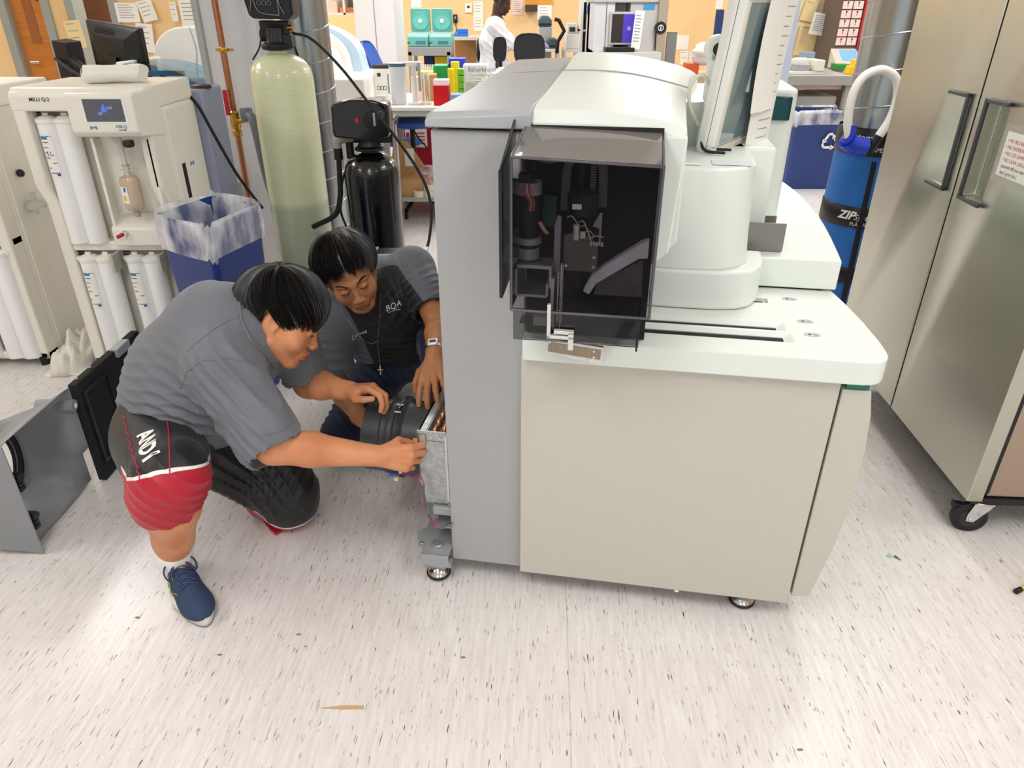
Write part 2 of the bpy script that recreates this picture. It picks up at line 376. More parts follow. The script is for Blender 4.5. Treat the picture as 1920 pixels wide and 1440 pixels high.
# rear tower with teal window
MB().prism(rrect(.80,.945,.82,1.15,.03),.955,1.365).build('rear_tower',M_['awhite'],AN,bevel=.012,bseg=3,ang=30)
tw=MB(); tw.box(.845,.925,.80,.835,1.275,1.345); tw.build('teal_window',M_['tealwin'],AN,bevel=.004)
bx(.85,.92,.8305,.834,1.28,1.34).build('window_backing',M_['dark'],AN,smooth=False)
# brushed metal plates standing on the platform
m_pl=mat('brushed_plate','8d8a85',.38,metal=.85)
bx(.80,.908,.475,.478,.957,1.04).build('metal_plate',m_pl,AN,bevel=.001)
bx(.80,.893,.56,.563,.957,1.04).build('metal_plate',m_pl,AN,bevel=.001)
bx(.80,.905,.478,.56,.956,.962).build('plate_foot',m_pl,AN,smooth=False)
# decals on pedestal top and sleeve
o=bx(-.03,.03,-.011,.011,0,.0006).build('sticker',M_['paper'],AN,smooth=False); o.location=(.60,.27,1.2365)
o=bx(-.05,.05,-.03,.03,0,.0006).build('sticker',mat('pale_label','d5dde2',.5),AN,smooth=False); o.location=(.71,.30,1.2365)
# ---- smoked acrylic cover
CV0=-.20; u0,u1=.221,.522; zb=1.0
def shell(pts,th,m):  # thin sheet list of quads -> solidify later
    return m
cov=MB()
fr=[(u0,zb),(u1,zb),(u1,1.316),(u1-.004,1.322),(u0+.004,1.33),(u0,1.326)]
rings=[[Vector((u,CV0,z)) for u,z in fr],[Vector((u,0,z+(.032 if z>1.1 else 0))) for u,z in fr]]
cov.add([v for r in rings for v in r],[(0,1,2,3,4,5)]+[(i,(i+1)%6,6+(i+1)%6,6+i) for i in (1,2,3,4,5)])
o=cov.build('smoked_cover',[M_['smoke'],M_['smoketop']],AN,ang=60); [setattr(p_,'material_index',1) for p_ in o.data.polygons if abs(p_.normal.z)>.8 and p_.center.z>1.3]
# light edges of the cover
m_edge=mat('acrylic_edge','4b4850',.1,coat=.6)
ed=MB(); rr=.0032
ed.tube([(u0,CV0,zb),(u0,CV0,1.326),],rr,8).tube([(u0,CV0,1.328),(u1,CV0,1.318)],rr,8).tube([(u1,CV0,1.318),(u1,CV0,zb)],rr,8).tube([(u0,CV0,zb),(u1,CV0,zb)],rr,8)
ed.tube([(u0,CV0,1.328),(u0,0,1.36)],rr,8).tube([(u1,CV0,1.318),(u1,0,1.35)],rr,8)
ed.build('cover_edge',m_edge,AN,ang=60)
bx(u0,u1,-.012,-.006,1.345,1.362).build('cover_gasket',M_['rubber'],AN,smooth=False)
# cover fin plate on the left, parallel to the side
MB().prism([(-.205,1.03),(-.205,1.30),(-.03,1.372),(-.03,1.05)],.197,.203,'x').build('side_shield',M_['smoke2'],AN,smooth=False)
e=MB().box(.1965,.2035,-.209,-.204,1.03,1.302); e.tube([(.2,-.205,1.301),(.2,-.03,1.373)],.0032,6); e.build('shield_edge',M_['black'],AN,smooth=False)
# lower guard
bx(.224,.505,-.19,-.186,.925,1.0).build('lower_guard',M_['smoke2'],AN,smooth=False)
bx(.224,.50,-.1,-.06,.925,.931).build('lower_guard',M_['smoke2'],AN,smooth=False)
bx(.499,.503,-.19,-.04,.915,1.0).build('lower_guard',M_['smoke2'],AN,smooth=False)
# ---- probe mechanism
pb=thing('probe','x','x'); 
for k in ('label','category'): del pb[k]
pb.name='probe_mechanism'; pb.parent=AN
M_['mwhite']=mat('bright_bracket','dcdcd8',.35,metal=.5)
def P(name,m,material,**k): 
    return m.build(name,material,pb,**k)
# stepper motors stack on the left
m=MB(); m.cyl((.245,-.11,1.16),(.245,-.11,1.235),.027); m.cyl((.245,-.11,1.236),(.245,-.11,1.262),.028,mi=1); m.cyl((.245,-.11,1.10),(.245,-.11,1.158),.022); m.cyl((.245,-.11,1.128),(.245,-.11,1.142),.029,mi=1); m.cyl((.245,-.11,1.093),(.245,-.11,1.118),.025,mi=1); m.box(.225,.255,-.13,-.10,1.25,1.28); m.cyl((.245,-.08,1.28),(.245,-.08,1.34),.014)
P('motor',m,[M_['black'],M_['mgrey']],ang=30)
m=MB()
for k in range(5): m.tube(bez([(.238+.003*k,-.138,1.262),(.240+.004*k,-.150,1.245),(.25+.003*k,-.145,1.225),(.247+.003*k,-.138,1.205)],5),.0011,5,mi=k%3)
P('wiring',m,[M_['redink'],mat('wire_orange','c98440',.5),mat('wire_white','d8d2c4',.5)])
m=MB()
for k in range(5): m.tube(bez([(.266+.002*k,-.12,1.178),(.275+.002*k,-.135,1.17),(.285+.002*k,-.13,1.155)],5),.0011,5,mi=k%2)
P('wiring',m,[mat('wire_orange','c98440',.5),mat('wire_white','d8d2c4',.5)])
# clear grey bracket under the motors
m=MB().prism([(-.03,0),(.048,0),(.048,-.052),(.042,-.052),(.042,-.008),(-.03,-.008)],-.15,-.09,'y',M=Matrix.Translation((.255,0,1.088)))
m.box(.225,.295,-.16,-.05,1.017,1.023); m.box(.222,.228,-.16,-.05,1.02,1.08); m.box(.292,.297,-.16,-.05,1.02,1.05)
P('bracket',m,mat('grey_bracket','c2c5ca',.35,metal=.6),bevel=.001)
# cable chain arch
pts=[(.318,-.05,1.19),(.320,-.05,1.27)]+[(.36-.04*math.cos(a),-.05,1.275+.04*math.sin(a)) for a in [PI*k/8 for k in range(1,8)]]+[(.40,-.05,1.27),(.402,-.05,1.20)]
m=MB(); pv=[Vector(p) for p in pts]; rings=[]
for i,p in enumerate(pv):
    t=(pv[min(i+1,len(pv)-1)]-pv[max(i-1,0)]).normalized(); n=Vector((t.z,0,-t.x)); rings.append([p+n*.009+Vector((0,-.012,0)),p+n*.009+Vector((0,.012,0)),p-n*.009+Vector((0,.012,0)),p-n*.009+Vector((0,-.012,0))])
m.loft(rings); P('cable_chain',m,mat('chain_grey','5a5860',.5),ang=50)
# vertical rail and ribbed rack
m=MB().box(.345,.357,-.03,.0,1.0,1.34); m.box(.37,.384,-.03,.0,1.18,1.34,mi=1)
for k in range(26): m.box(.371,.383,-.033,-.03,1.19+k*.0056,1.1928+k*.0056,mi=2)
P('rail',m,[M_['black'],M_['dark'],M_['mgrey']],smooth=False)
m=MB().cyl((.36,-.08,1.19),(.36,-.08,1.235),.034); m.box(.34,.36,-.116,-.113,1.207,1.218,mi=1)
P('motor',m,[M_['black'],M_['paper']],ang=30)
# carriage plate with round components
m=MB().prism([(.325,1.07),(.398,1.07),(.40,1.075),(.40,1.125),(.385,1.15),(.34,1.155),(.325,1.15)],-.12,-.112,'y')
P('carriage_plate',m,mat('carriage_brown_grey','6e6862',.4,metal=.6),bevel=.001)
m=MB(); [m.cyl((u,-.121,z),(u,-.125,z),.0035,seg=10) for u,z in ((.393,1.083),(.393,1.105),(.332,1.083))]
P('screw',m,M_['chrome'])
m=MB().cyl((.352,-.13,1.145),(.352,-.13,1.178),.007); P('capacitor',m,M_['mwhite'])
m=MB()
for k,(a,b_) in enumerate((((.355,1.18),(.38,1.15)),((.36,1.17),(.385,1.14)),((.37,1.16),(.392,1.15)),((.33,1.19),(.355,1.175)),((.38,1.145),(.41,1.15)))):
    m.tube(bez([(a[0],-.12,a[1]),((a[0]+b_[0])/2,-.14,max(a[1],b_[1])+.008),(b_[0],-.12,b_[1])],6),.0012,5)
for k in range(5): m.box(.383+.006*k,.387+.006*k,-.13,-.122,1.132+.002*(k%2),1.14)
m.box(.361,.372,-.131,-.128,1.148,1.163)
P('wiring',m,mat('wire_white','d8d2c4',.5))
# grey arm plates each side of the carriage
m=MB().prism([(.303,1.0),(.318,1.0),(.318,1.19),(.31,1.195),(.303,1.17)],-.12,-.115,'y'); m.prism([(.385,1.17),(.40,1.20),(.405,1.20),(.405,1.13),(.40,1.13),(.40,1.165)],-.11,-.105,'y')
P('side_plate',m,mat('plate_grey','9a9a9e',.4,metal=.5),bevel=.0008)
# diagonal grey arm
m=MB().prism([(.37,1.015),(.39,1.06),(.495,1.135),(.51,1.14),(.51,1.10),(.49,1.098),(.40,1.035),(.385,1.008)],-.10,-.07,'y')
P('support_arm',m,mat('arm_grey','cdd2d6',.4),bevel=.003)
m=MB().prism([(.395,1.0),(.40,1.03),(.50,1.09),(.505,1.0)],-.075,-.07,'y'); P('back_plate',m,mat('plate_brown','5d5754',.5),smooth=False)
# probe slide coming out below
m=MB().box(.302,.31,-.15,-.13,.945,1.06).box(.322,.328,-.15,-.13,.955,1.09).box(.312,.32,-.155,-.13,.985,1.03,mi=1).box(.302,.362,-.208,-.195,.940,.948).box(.350,.362,-.208,-.195,.915,.958).box(.318,.362,-.208,-.195,.952,.960).box(.302,.31,-.208,-.195,.94,1.02)
P('probe_slide',m,[M_['mwhite'],M_['black']],bevel=.0008)
m=MB().tube([(.319,-.158,.96),(.319,-.158,1.08)],.0018,6).tube([(.325,-.158,.93),(.325,-.158,1.10)],.0012,6); P('probe_needle',m,M_['chrome'])
m=MB().box(.262,.292,-.14,-.12,.94,.962); P('plate_tab',m,M_['mgrey'],bevel=.001)
# label plate sticking out below the cover
m=MB().prism([(.295,.880),(.298,.918),(.428,.905),(.426,.862),(.41,.862),(.345,.873),(.335,.881)],-.16,-.15,'y'); P('probe_plate',m,M_['mwhite'],bevel=.001)
m=MB().prism([(.300,.886),(.302,.910),(.423,.898),(.422,.874)],-.1616,-.1602,'y'); P('plate_label',m,mat('plate_label_bronze','a8967c',.35,metal=.7,var=((300,20,20),'8f8478')),smooth=False)
m=MB(); [m.cyl((u,-.1605,z),(u,-.163,z),.003,seg=10) for u,z in ((.305,.911),(.407,.895),(.407,.88),(.392,.871),(.354,.908))]; P('screw',m,M_['chrome'])
# green board bits
m=MB().box(.27,.30,-.06,-.055,1.15,1.22).box(.205,.225,-.12,-.06,1.12,1.16); P('circuit_board',m,mat('board_green','17584a',.4),smooth=False)
m=MB().box(.262,.30,-.03,-.02,1.30,1.33,mi=1).tube(bez([(.24,-.03,1.33),(.245,-.03,1.30),(.26,-.03,1.29),(.29,-.03,1.29),(.305,-.03,1.30),(.306,-.03,1.33)],6),.004,8); P('bent_tube',m,[M_['mgrey'],mat('plate_grey','9a9a9e')])
# ---- exposed left end: heat exchanger box, duct collar, foot
hx=MB()
hb=[(-.095,.03),(-.012,.03),(-.012,.40),(-.095,.40)]
hx.box(-.097,-.012,.035,.04,.25,.508).box(-.097,-.092,.035,.40,.25,.50).box(-.097,-.012,.395,.40,.25,.50).box(-.097,-.012,.035,.40,.25,.255)
hx.box(-.097,-.072,.035,.40,.495,.500); hx.box(-.072,-.012,.035,.40,.474,.478); hx.box(-.074,-.070,.035,.40,.475,.50)
hx.build('heat_exchanger_housing',M_['galv'],AN,smooth=False)
m=MB()
for r_,u in ((0,-.052),(1,-.026)):
    for k in range(7):
        v=.075+k*.045+(.012 if r_ else 0)
        m.tube([(u,v-.014,.478),(u,v-.014,.488),(u,v-.008,.495),(u,v+.008,.495),(u,v+.014,.488),(u,v+.014,.478)],.0075,10)
m.build('copper_bend',M_['copper'],AN)
m=MB(); [m.cyl((u,.034,z),(u,.031,z),.003,seg=8) for u,z in ((-.055,.49),(-.03,.49),(-.02,.44),(-.02,.33))]; m.box(-.014,-.008,.03,.045,.25,.50); m.build('flange',M_['chrome'],AN)
m=MB(); m.lathe([(.110,.0),(.117,.0),(.117,.055),(.122,.062),(.122,.075),(.117,.082),(.117,.095),(.129,.107),(.129,.120),(.119,.13),(.119,.21),(.111,.21),(.110,0)],(-.307,.215,.365),48,axis=(1,0,0),cap=False)
m.lathe([(.001,.19),(.110,.19),(.110,.20),(.001,.20)],(-.307,.215,.365),32,axis=(1,0,0),mi=0)
m.build('duct_collar',mat('duct_black_plastic','3a3d40',.35),AN,ang=30)
m=MB(); m.lathe([(.129,0),(.132,.001),(.132,.008),(.129,.009)],(-.198,.215,.365),48,axis=(1,0,0)); m.build('hose_clamp',M_['black'],AN,ang=40); m=MB().cyl((-.205,.19,.497),(-.185,.19,.497),.0035,seg=8).cyl((-.205,.16,.488),(-.185,.16,.488),.0035,seg=8); m.cyl((-.193,.17,.497),(-.193,.21,.50),.003,seg=8); m.build('clamp_bolt',M_['chrome'],AN,ang=40)
cols=[M_['redink'],mat('wire_blue','3f6fb0',.5),mat('wire_green','2e8a5a',.5),M_['black'],mat('wire_white','d8d2c4',.5)]
m=MB()
hp=[lv(742,888,.03),lv(768,892,.02),lv(788,905,.008),lv(794,935,.0),lv(803,965,-.012),lv(822,990,-.03),lv(846,983,-.012)]
for k in range(6):
    d=Vector((.0028*(k%3),.003*(k//3),.0028*(k%2))); m.tube(bez([p_+d*(1+.4*math.sin(i_*1.7+k)) for i_,p_ in enumerate(hp)],5),.0016,5,mi=k%5)
c_=hp[0]; m.box(c_.x-.018,c_.x+.004,c_.y-.008,c_.y+.008,c_.z-.006,c_.z+.004,mi=1).box(c_.x+.0,c_.x+.012,c_.y-.018,c_.y-.006,c_.z-.014,c_.z-.002,mi=4).box(c_.x+.012,c_.x+.022,c_.y-.004,c_.y+.006,c_.z+.002,c_.z+.016,mi=4)
m.build('wire_harness',cols,AN)
m=MB().box(-.06,0,.02,.20,.22,.248).box(-.06,-.004,.02,.2,.17,.175); m.build('bracket',M_['mgrey'],AN,bevel=.002)
m=MB().prism([(-.118,.03),(-.122,.06),(-.10,.075),(-.10,.12),(0,.12),(0,-.045),(-.085,-.045),(-.088,-.02),(-.105,-.01)],.112,.118); m.box(-.088,0,-.048,-.042,.075,.118)
m.build('foot_plate',M_['mgrey'],AN,bevel=.001)
m=MB().cyl((-.09,.0,.055),(.0,.0,.055),.02); m.box(-.075,-.015,-.03,.03,.05,.08); m.cyl((-.11,0,.055),(-.09,0,.055),.005); m.cyl((-.045,-.0,.118),(-.045,0,.128),.018); m.cyl((-.095,.0,.118),(-.095,0,.122),.007)
m.build('foot_casting',M_['galv'],AN,bevel=.003)
def foot(u,v):
    m=MB().lathe([(.001,0),(.03,0),(.036,.006),(.037,.014),(.034,.022),(.02,.032),(.012,.04),(.012,.12),(.001,.12)],(u,v,0),28); m.lathe([(.0362,.008),(.0382,.011),(.0382,.018),(.0362,.02)],(u,v,0),28,mi=1,cap=False)
    return m
for k,(u,v) in enumerate(((-.045,-.005),(.885,.035),(.1,1.1),(.885,1.7))):
    foot(u,v).build('levelling_foot',[M_['chrome'],M_['black']],AN)
# dropping paper tab under panel
bx(.68,.692,-.018,-.01,.060,.075).build('cable_tab',M_['paper'],AN,smooth=False)
# ---------------------------------------------------------------- stainless refrigerator on the right
FO=Vector((1.498,1.885,0)); FA=R(3.6-0)   # face runs along local v
FM=Matrix.Translation(FO)@Matrix.Rotation(-FA,4,'Z'); FMI=FM.inverted()
def fpl(px,py,axis,val):
    c=FMI@Vector((0,0,H)); d=FMI.to_3x3()@ray(px,py); t=(val-c[axis])/d[axis]; return c+d*t
FR=thing('laboratory_refrigerator','tall stainless steel two door refrigerator on casters beside the analyzer','refrigerator',FO,-FA)
def steel_mat(name,tint):
    m=bpy.data.materials.new(name); m.use_nodes=True; nt=m.node_tree; b=nt.nodes['Principled BSDF']; N=nt.nodes.new; L=nt.links.new
    b.inputs['Base Color'].default_value=lin(tint); b.inputs['Metallic'].default_value=1; b.inputs['Roughness'].default_value=.26
    tc=N('ShaderNodeTexCoord')
    def nz(sc,det=3):
        mp=N('ShaderNodeMapping'); mp.inputs['Scale'].default_value=sc; L(tc.outputs['Object'],mp.inputs[0]); n=N('ShaderNodeTexNoise'); n.inputs['Scale'].default_value=1; n.inputs['Detail'].default_value=det; L(mp.outputs[0],n.inputs[0]); return n.outputs['Fac']
    b1=N('ShaderNodeBump'); b1.inputs['Distance'].default_value=.0035; b1.inputs['Strength'].default_value=.35; L(nz((1.2,.9,5),0),b1.inputs['Height'])
    b2=N('ShaderNodeBump'); b2.inputs['Distance'].default_value=.00012; b2.inputs['Strength'].default_value=.8; L(nz((4,500,4),2),b2.inputs['Height']); L(b1.outputs[0],b2.inputs['Normal']); L(b2.outputs[0],b.inputs['Normal'])
    mr=N('ShaderNodeMapRange'); mr.inputs['To Min'].default_value=.2; mr.inputs['To Max'].default_value=.36; L(nz((2,2,2),2),mr.inputs['Value']); L(mr.outputs[0],b.inputs['Roughness'])
    return m
M_['fsteel']=steel_mat('brushed_stainless','c6c6ba'); M_['fsteel2']=steel_mat('brushed_stainless_side','b8a695')

ZB=.15; ZT=2.1; far=1.253
def door(v0,v1,hb,he):
    d=thing('door','x','x'); del d['label']; del d['category']; d.parent=FR
    pn=MB().box(0,.05,v0,v1,ZB,ZT).build('door_panel',M_['fsteel'],d,bevel=.003)
    s=1 if he>hb else -1
    a,b=sorted((hb+s*.006,he)); 
    deep=hb+s*.006
    cutout(pn,MB().prism([(-.01,deep),(.042,deep),(.042,deep+s*.03),(-.001,he),(-.01,he)],1.022,1.318))
    bx(.052,.075,v0+.02,v1-.02,ZB+.02,ZT-.02).build('gasket',M_['black'],d,smooth=False)
    m=MB(); t=.013; q=sorted((hb,hb+s*t)); w=sorted((hb,he))
    m.box(-.014,-.001,q[0],q[1],1.008,1.33); m.box(-.014,-.001,w[0],w[1],1.317,1.33); m.box(-.014,-.001,w[0],w[1],1.008,1.021)
    m.build('handle',mat('handle_grey','45464d',.35),d,bevel=.003)
    return d
d1=door(0,.617,.565,.43); d2=door(.629,far,.672,.812)
bx(.075,.80,.03,far,ZB,ZT).build('cabinet',M_['fsteel2'],FR,bevel=.004)
bx(.03,.78,.02,far-.01,.125,ZB-.002).build('base_rail',M_['black'],FR,smooth=False)
# casters
def caster(x,y,rot):
    c=thing('caster','x','x'); del c['label']; del c['category']; c.parent=FR; c.location=(x,y,0); c.rotation_euler=(0,0,rot)
    M_['tyre']=mat('caster_tyre','1f1f21',.6)
    MB().lathe([(.03,-.014),(.05,-.014),(.056,-.009),(.056,.009),(.05,.014),(.03,.014)],(0,0,.056),36,axis=(0,1,0)).build('wheel',M_['tyre'],c,ang=40)
    MB().lathe([(.001,-.0165),(.034,-.016),(.036,-.012),(.036,.012),(.034,.016),(.001,.0165)],(0,0,.056),28,axis=(0,1,0)).build('hub',mat('caster_hub','2b2b2d',.45,bump=(120,.002)),c,ang=40)
    m=MB()
    for s in (-1,1): m.prism([(-.012,.048),(.012,.048),(.052,.115),(.05,.127),(.0,.127),(-.012,.075)],.02*s-.0015,.02*s+.0015,'y')
    m.box(-.005,.055,-.025,.025,.124,.128); m.cyl((0,-.026,.056),(0,.026,.056),.006,seg=10); m.build('fork',M_['chrome'],c,bevel=.001)
    MB().box(-.058,-.03,-.012,.012,.098,.106,M=Matrix.Rotation(R(0),4,'Y')).box(-.062,-.055,-.014,.014,.088,.108).build('brake_lever',M_['tyre'],c,bevel=.002)
caster(.055,.045,R(-12)); caster(.055,1.2,R(5)); caster(.72,.06,R(20))
# notice taped on the nearer door
nt_=tag(thing('notice_sheet','white paper notice with red bulleted lines taped on the nearer refrigerator door','sign'),)
nt_.matrix_world=FM@Matrix.Translation((-.0015,.403,1.253))
NM=frame((0,0,0),(0,-1,0),(0,0,1))
pp=MB().box(0,.28,-.13,.0,0,.0008); me=pp.build('paper',M_['paper'],nt_,smooth=False); me.data.transform(NM@Matrix.Translation((-.0,0,0)))
pl=MB().box(-.02,.30,-.15,.02,-.0006,-.0001); me=pl.build('plastic_sleeve',mat('clear_sleeve','dcdcd8',.15,alpha=.25),nt_,smooth=False); me.data.transform(NM)
for k,(s_,c_) in enumerate((('\u2022 NO BIO BAGS IN THE FRIDGE','redink'),('\u2022 NO PAPERWORK IN FRIDGE','redink'),('\u2022 NO CSF SAMPLES IN FRIDGE','redink'),('\u2022 NO LAVA USAGE IN FRIDGE','redink'),('poured off you two consult','ink'),("day's grey bin.)",'ink'))):
    text('lettering',s_,.0155,NM@Matrix.Translation((.012+.006*(k>3),-.03-.0185*k,.001)),M_[c_],nt_,extrude=.0001)
# ---------------------------------------------------------------- left side: water purification units, tanks, bin
def pr(px0,px1,py0,py1,Y):   # metric rectangle seen at depth Y
    m=(py0+py1)/2; a=pY(px0,m,Y).x; b=pY(px1,m,Y).x; return a,b,pY((px0+px1)/2,py1,Y).z,pY((px0+px1)/2,py0,Y).z
def pbox(name,mats,px0,px1,py0,py1,Y,dep,parent=None,bevel=0,**k):
    a,b,c,d=pr(px0,px1,py0,py1,Y); return MB().box(a,b,Y,Y+dep,c,d).build(name,mats,parent,bevel=bevel,world=True,**k)
def cartridge_mesh():
    m=MB(); 
    return m
def cartridge(parent,x,y,z0,z1,r,label_on,dirty=False):
    c=thing('filter_cartridge','x','x'); del c['label']; del c['category']; c.parent=parent
    c.location=(x,y,0)
    m=MB()
    for dx in (-r*.93,r*.93): m.lathe([(r*.8,z0),(r*.97,z0+.006),(r,z0+.02),(r,z1-.02),(r*.97,z1-.01)],(dx,0,0),24)
    m.build('canister',M_['cart'],c,ang=40)
    for dx in (-r*.93,r*.93):
        m=MB().lathe([(r*1.08,z1-.014),(r*1.08,z1),(r*.6,z1+.012),(.001,z1+.014)],(dx,0,0),24); m.box(dx-.012,dx+.012,-.004,.004,z1+.01,z1+.024); sg=1 if dx>0 else -1; a_,b_=sorted((sg*r*1.7,sg*r*2.15)); m.box(a_,b_,-.012,.012,z1-.012,z1+.004); m.build('end_cap',M_['white'],c,bevel=.001,ang=40)
        MB().lathe([(r*.5,z0-.002),(r*1.03,z0-.002),(r*1.03,z0+.006)],(dx,0,0),24).build('base_ring',M_['white'],c,ang=40)
    if label_on:
        m=MB(); n=6; za,zb=z1-.24,z1-.055; rr=r+.0012; cx=-r*.93
        def p(a,z,q=0): return (cx+(rr+q)*math.sin(a),-(rr+q)*math.cos(a),z)
        for k in range(n):
            a0=-.75+1.3*k/n; a1=-.75+1.3*(k+1)/n; m.quad(p(a0,za),p(a1,za),p(a1,zb),p(a0,zb))
        def strip(a0,a1,z0_,z1_,mi):
            for k in range(3): m.quad(p(a0+(a1-a0)*k/3,z0_,.0006),p(a0+(a1-a0)*(k+1)/3,z0_,.0006),p(a0+(a1-a0)*(k+1)/3,z1_,.0006),p(a0+(a1-a0)*k/3,z1_,.0006),mi)
        strip(-.7,.45,zb-.012,zb-.008,1); strip(-.65,.1,zb-.022,zb-.012,1)
        for k,(a0,a1) in enumerate(((-.6,.1),(-.6,.0),(-.6,-.2),(-.6,-.1),(.0,.4),(-.6,-.3),(-.5,.2))): strip(a0,a1,zb-.036-.021*k,zb-.033-.021*k,2)
        strip(.1,.2,za+.012,za+.028,3); strip(.3,.4,za+.012,za+.028,3); strip(.2,.3,za+.014,za+.022,3)
        if dirty: strip(-.3,-.2,zb-.09,zb-.07,3); strip(.0,.06,zb-.09,zb-.07,3); strip(.12,.3,zb-.088,zb-.084,3)
        m.build('label',[M_['paper'],mat('label_teal','2a86b0',.5),M_['ink'],mat('ink_indigo','3a3f95',.6)],c,smooth=False)
    return c
M_['cart']=mat('cartridge_white','f6f6f4',.3)
def purifier(name,label,ox,oy,wd,dp,ht,console=True):
    t=thing(name,label,'water purifier',(ox,oy,0))
    # carcass: back, sides, frame with two bays
    pw=.055
    m=MB().box(0,wd,.12,dp,.04,ht-.09); m.build('body',M_['cream'],t,bevel=.006)
    fr=MB(); 
    fr.prism([(-.0,.05),(.03,.05),(.03,.62),(-.0,.70)],0,pw,'x') # placeholder lower post volume
    fr=MB()
    for x in (0,wd-pw):
        fr.prism([(.12,.03),(.03,.03),(.03,.82),(-.01,.90),(-.01,ht-.03),(.0,ht-.015),(.12,ht-.015)],x,x+pw,'x')
    fr.box(0.001,wd-.001,-.007,.12,ht-.062,ht-.02).box(0,wd,.04,.12,.60,.645).box(0,wd,.03,.12,.03,.07)
    fr.build('front_frame',M_['cream'],t,bevel=.012,bseg=3)
    MB().prism([(-.012,ht-.03),(.02,ht),(dp,ht),(dp,ht-.09),(-.012,ht-.09)],-.002,wd+.002,'x').build('top_cover',M_['cream'],t,bevel=.008)
    bx(wd-.004,wd+.006,.14,dp-.01,.05,ht-.1).build('side_panel',M_['cream'],t,bevel=.004)
    return t
UX,UY=-2.05,3.11
w1=purifier('water_purifier','cream water purification unit with touch screen console, blue bin beside its right side',UX,UY,.55,.47,1.295)
for (x,z0,z1,lb) in ((.138,.645,1.17,1),): cartridge(w1,x,.045,z0,z1,.042,1,True)
cartridge(w1,.148,.045,.09,.57,.042,1); cartridge(w1,.362,.045,.09,.57,.042,1)
for dx in (.25,.462): bx(dx-.006,dx+.008,-.03,.05,.52,.60).build('bay_divider',mat('divider_grey','b9b5a8',.5),w1,bevel=.002)
m=MB()
for (x,z) in ((.05,1.165),(.06,.575),(.275,.575)):
    for i in range(4):
        m.box(x-.012,x+.02,.06,.062,z+i*.012,z+.007+i*.012)
m.build('vent_grille',M_['dark'],w1,smooth=False)
c=MB().prism([(.12,1.287),(-.10,1.287),(-.112,1.277),(-.112,1.14),(-.09,1.118),(.12,1.09)],.285,.553,'x').build('console',M_['cream'],w1,bevel=.016,bseg=4)
bx(.345,.523,-.1135,-.1115,1.172,1.272).build('screen_bezel',M_['white'],w1,bevel=.001)
bx(.357,.511,-.1150,-.1130,1.18,1.264).build('screen',mat('lcd_grey','54565c',.15,emit='4a4c52',es=.25),w1,smooth=False)
m=MB(); dr=[(0,.026)]+[(.011*math.cos(a),.006*math.sin(a)*1.6+.002) for a in [PI*.1-k*PI*1.2/8 for k in range(9)]]
m.prism(dr,-.1156,-.1150,'y',M=Matrix.Translation((.435,0,1.222))); m.build('screen_icon',mat('icon_blue','4a66d8',.4,emit='4a66d8',es=.6),w1,smooth=False)
XM=lambda x,y,z: frame((x,y,z),(1,0,0),(0,0,1))
text('lettering','15.0',.013,XM(.447,-.1153,1.228),mat('icon_cyan','7fb6ff',.4,emit='7fb6ff',es=.6),w1)
text('lettering','137',.013,XM(.407,-.1153,1.206),_m['icon_cyan'],w1)
def mlogo(name,M,parent,s=1,m_=None):
    mm=MB()
    for P_ in ([(0,0),(.007,0),(.007,.012),(.014,.005),(.018,.009),(.010,.017),(0,.017)],[(.036,0),(.029,0),(.029,.012),(.022,.005),(.018,.009),(.026,.017),(.036,.017)]):
        mm.prism([(x*s,y*s) for x,y in P_],0,.0006,M=M)
    mm.build(name,m_ or mat('logo_blue','3d8fc0',.5),parent,smooth=False)
mlogo('logo',XM(.362,-.1137,1.150),w1,.75)
text('lettering','Milli-Q',.016,XM(.465,-.1137,1.156),mat('letter_teal','6b9db0',.5),w1); text('lettering','CLX 7080',.007,XM(.475,-.1137,1.146),M_['ink'],w1)
text('lettering','MILLI Q-2',.02,XM(.085,-.0125,1.245),M_['ink'],w1,bold=.0003)
mlogo('logo',frame((.5575,.29,.93),(0,1,0),(0,0,1)),w1,1)
bx(.5558,.5575,.20,.235,.80,.955).build('grip_slot',M_['dark'],w1,smooth=False)
# dispensing niche with bottle filter
bx(.288,.302,-.01,.05,.66,1.10).build('niche_rail',M_['cream'],w1,bevel=.004); bx(.520,.535,-.01,.05,.66,1.10).build('niche_rail',M_['cream'],w1,bevel=.004)
MB().prism([(-.02,.64),(-.02,.72),(.05,.76),(.10,.76),(.10,.64)],.28,.535,'x').build('niche_shelf',M_['cream'],w1,bevel=.008)
m=MB().lathe([(.001,.80),(.03,.80),(.039,.812),(.04,.83),(.04,.925),(.034,.94),(.015,.948),(.012,.96),(.001,.96)],(.405,-.0,0),28)
m.build('filter_bottle',mat('amber_plastic','dcc6ab',.15,trans=.25,coat=.4),w1,ang=40)
m=MB().lathe([(.012,.958),(.013,.985),(.01,.99),(.01,1.10)],(.405,0,0),16).lathe([(.014,.985),(.014,.992)],(.405,0,0),16,mi=1).box(.38,.45,-.005,.005,.968,.971); MB().lathe([(.012,.77),(.014,.785),(.01,.80)],(.405,0,0),16).build('bottle_outlet',M_['mgrey'],w1); m.build('bottle_fitting',[mat('clear_plastic','e6e6e2',.15,trans=.4),M_['mgrey']],w1)
m=MB(); rr=.0412
for k in range(3):
    a0=-1.0+.35*k; a1=a0+.35; m.quad((.405+rr*math.sin(a0),-rr*math.cos(a0),.835),(.405+rr*math.sin(a1),-rr*math.cos(a1),.835),(.405+rr*math.sin(a1),-rr*math.cos(a1),.905),(.405+rr*math.sin(a0),-rr*math.cos(a0),.905),0)
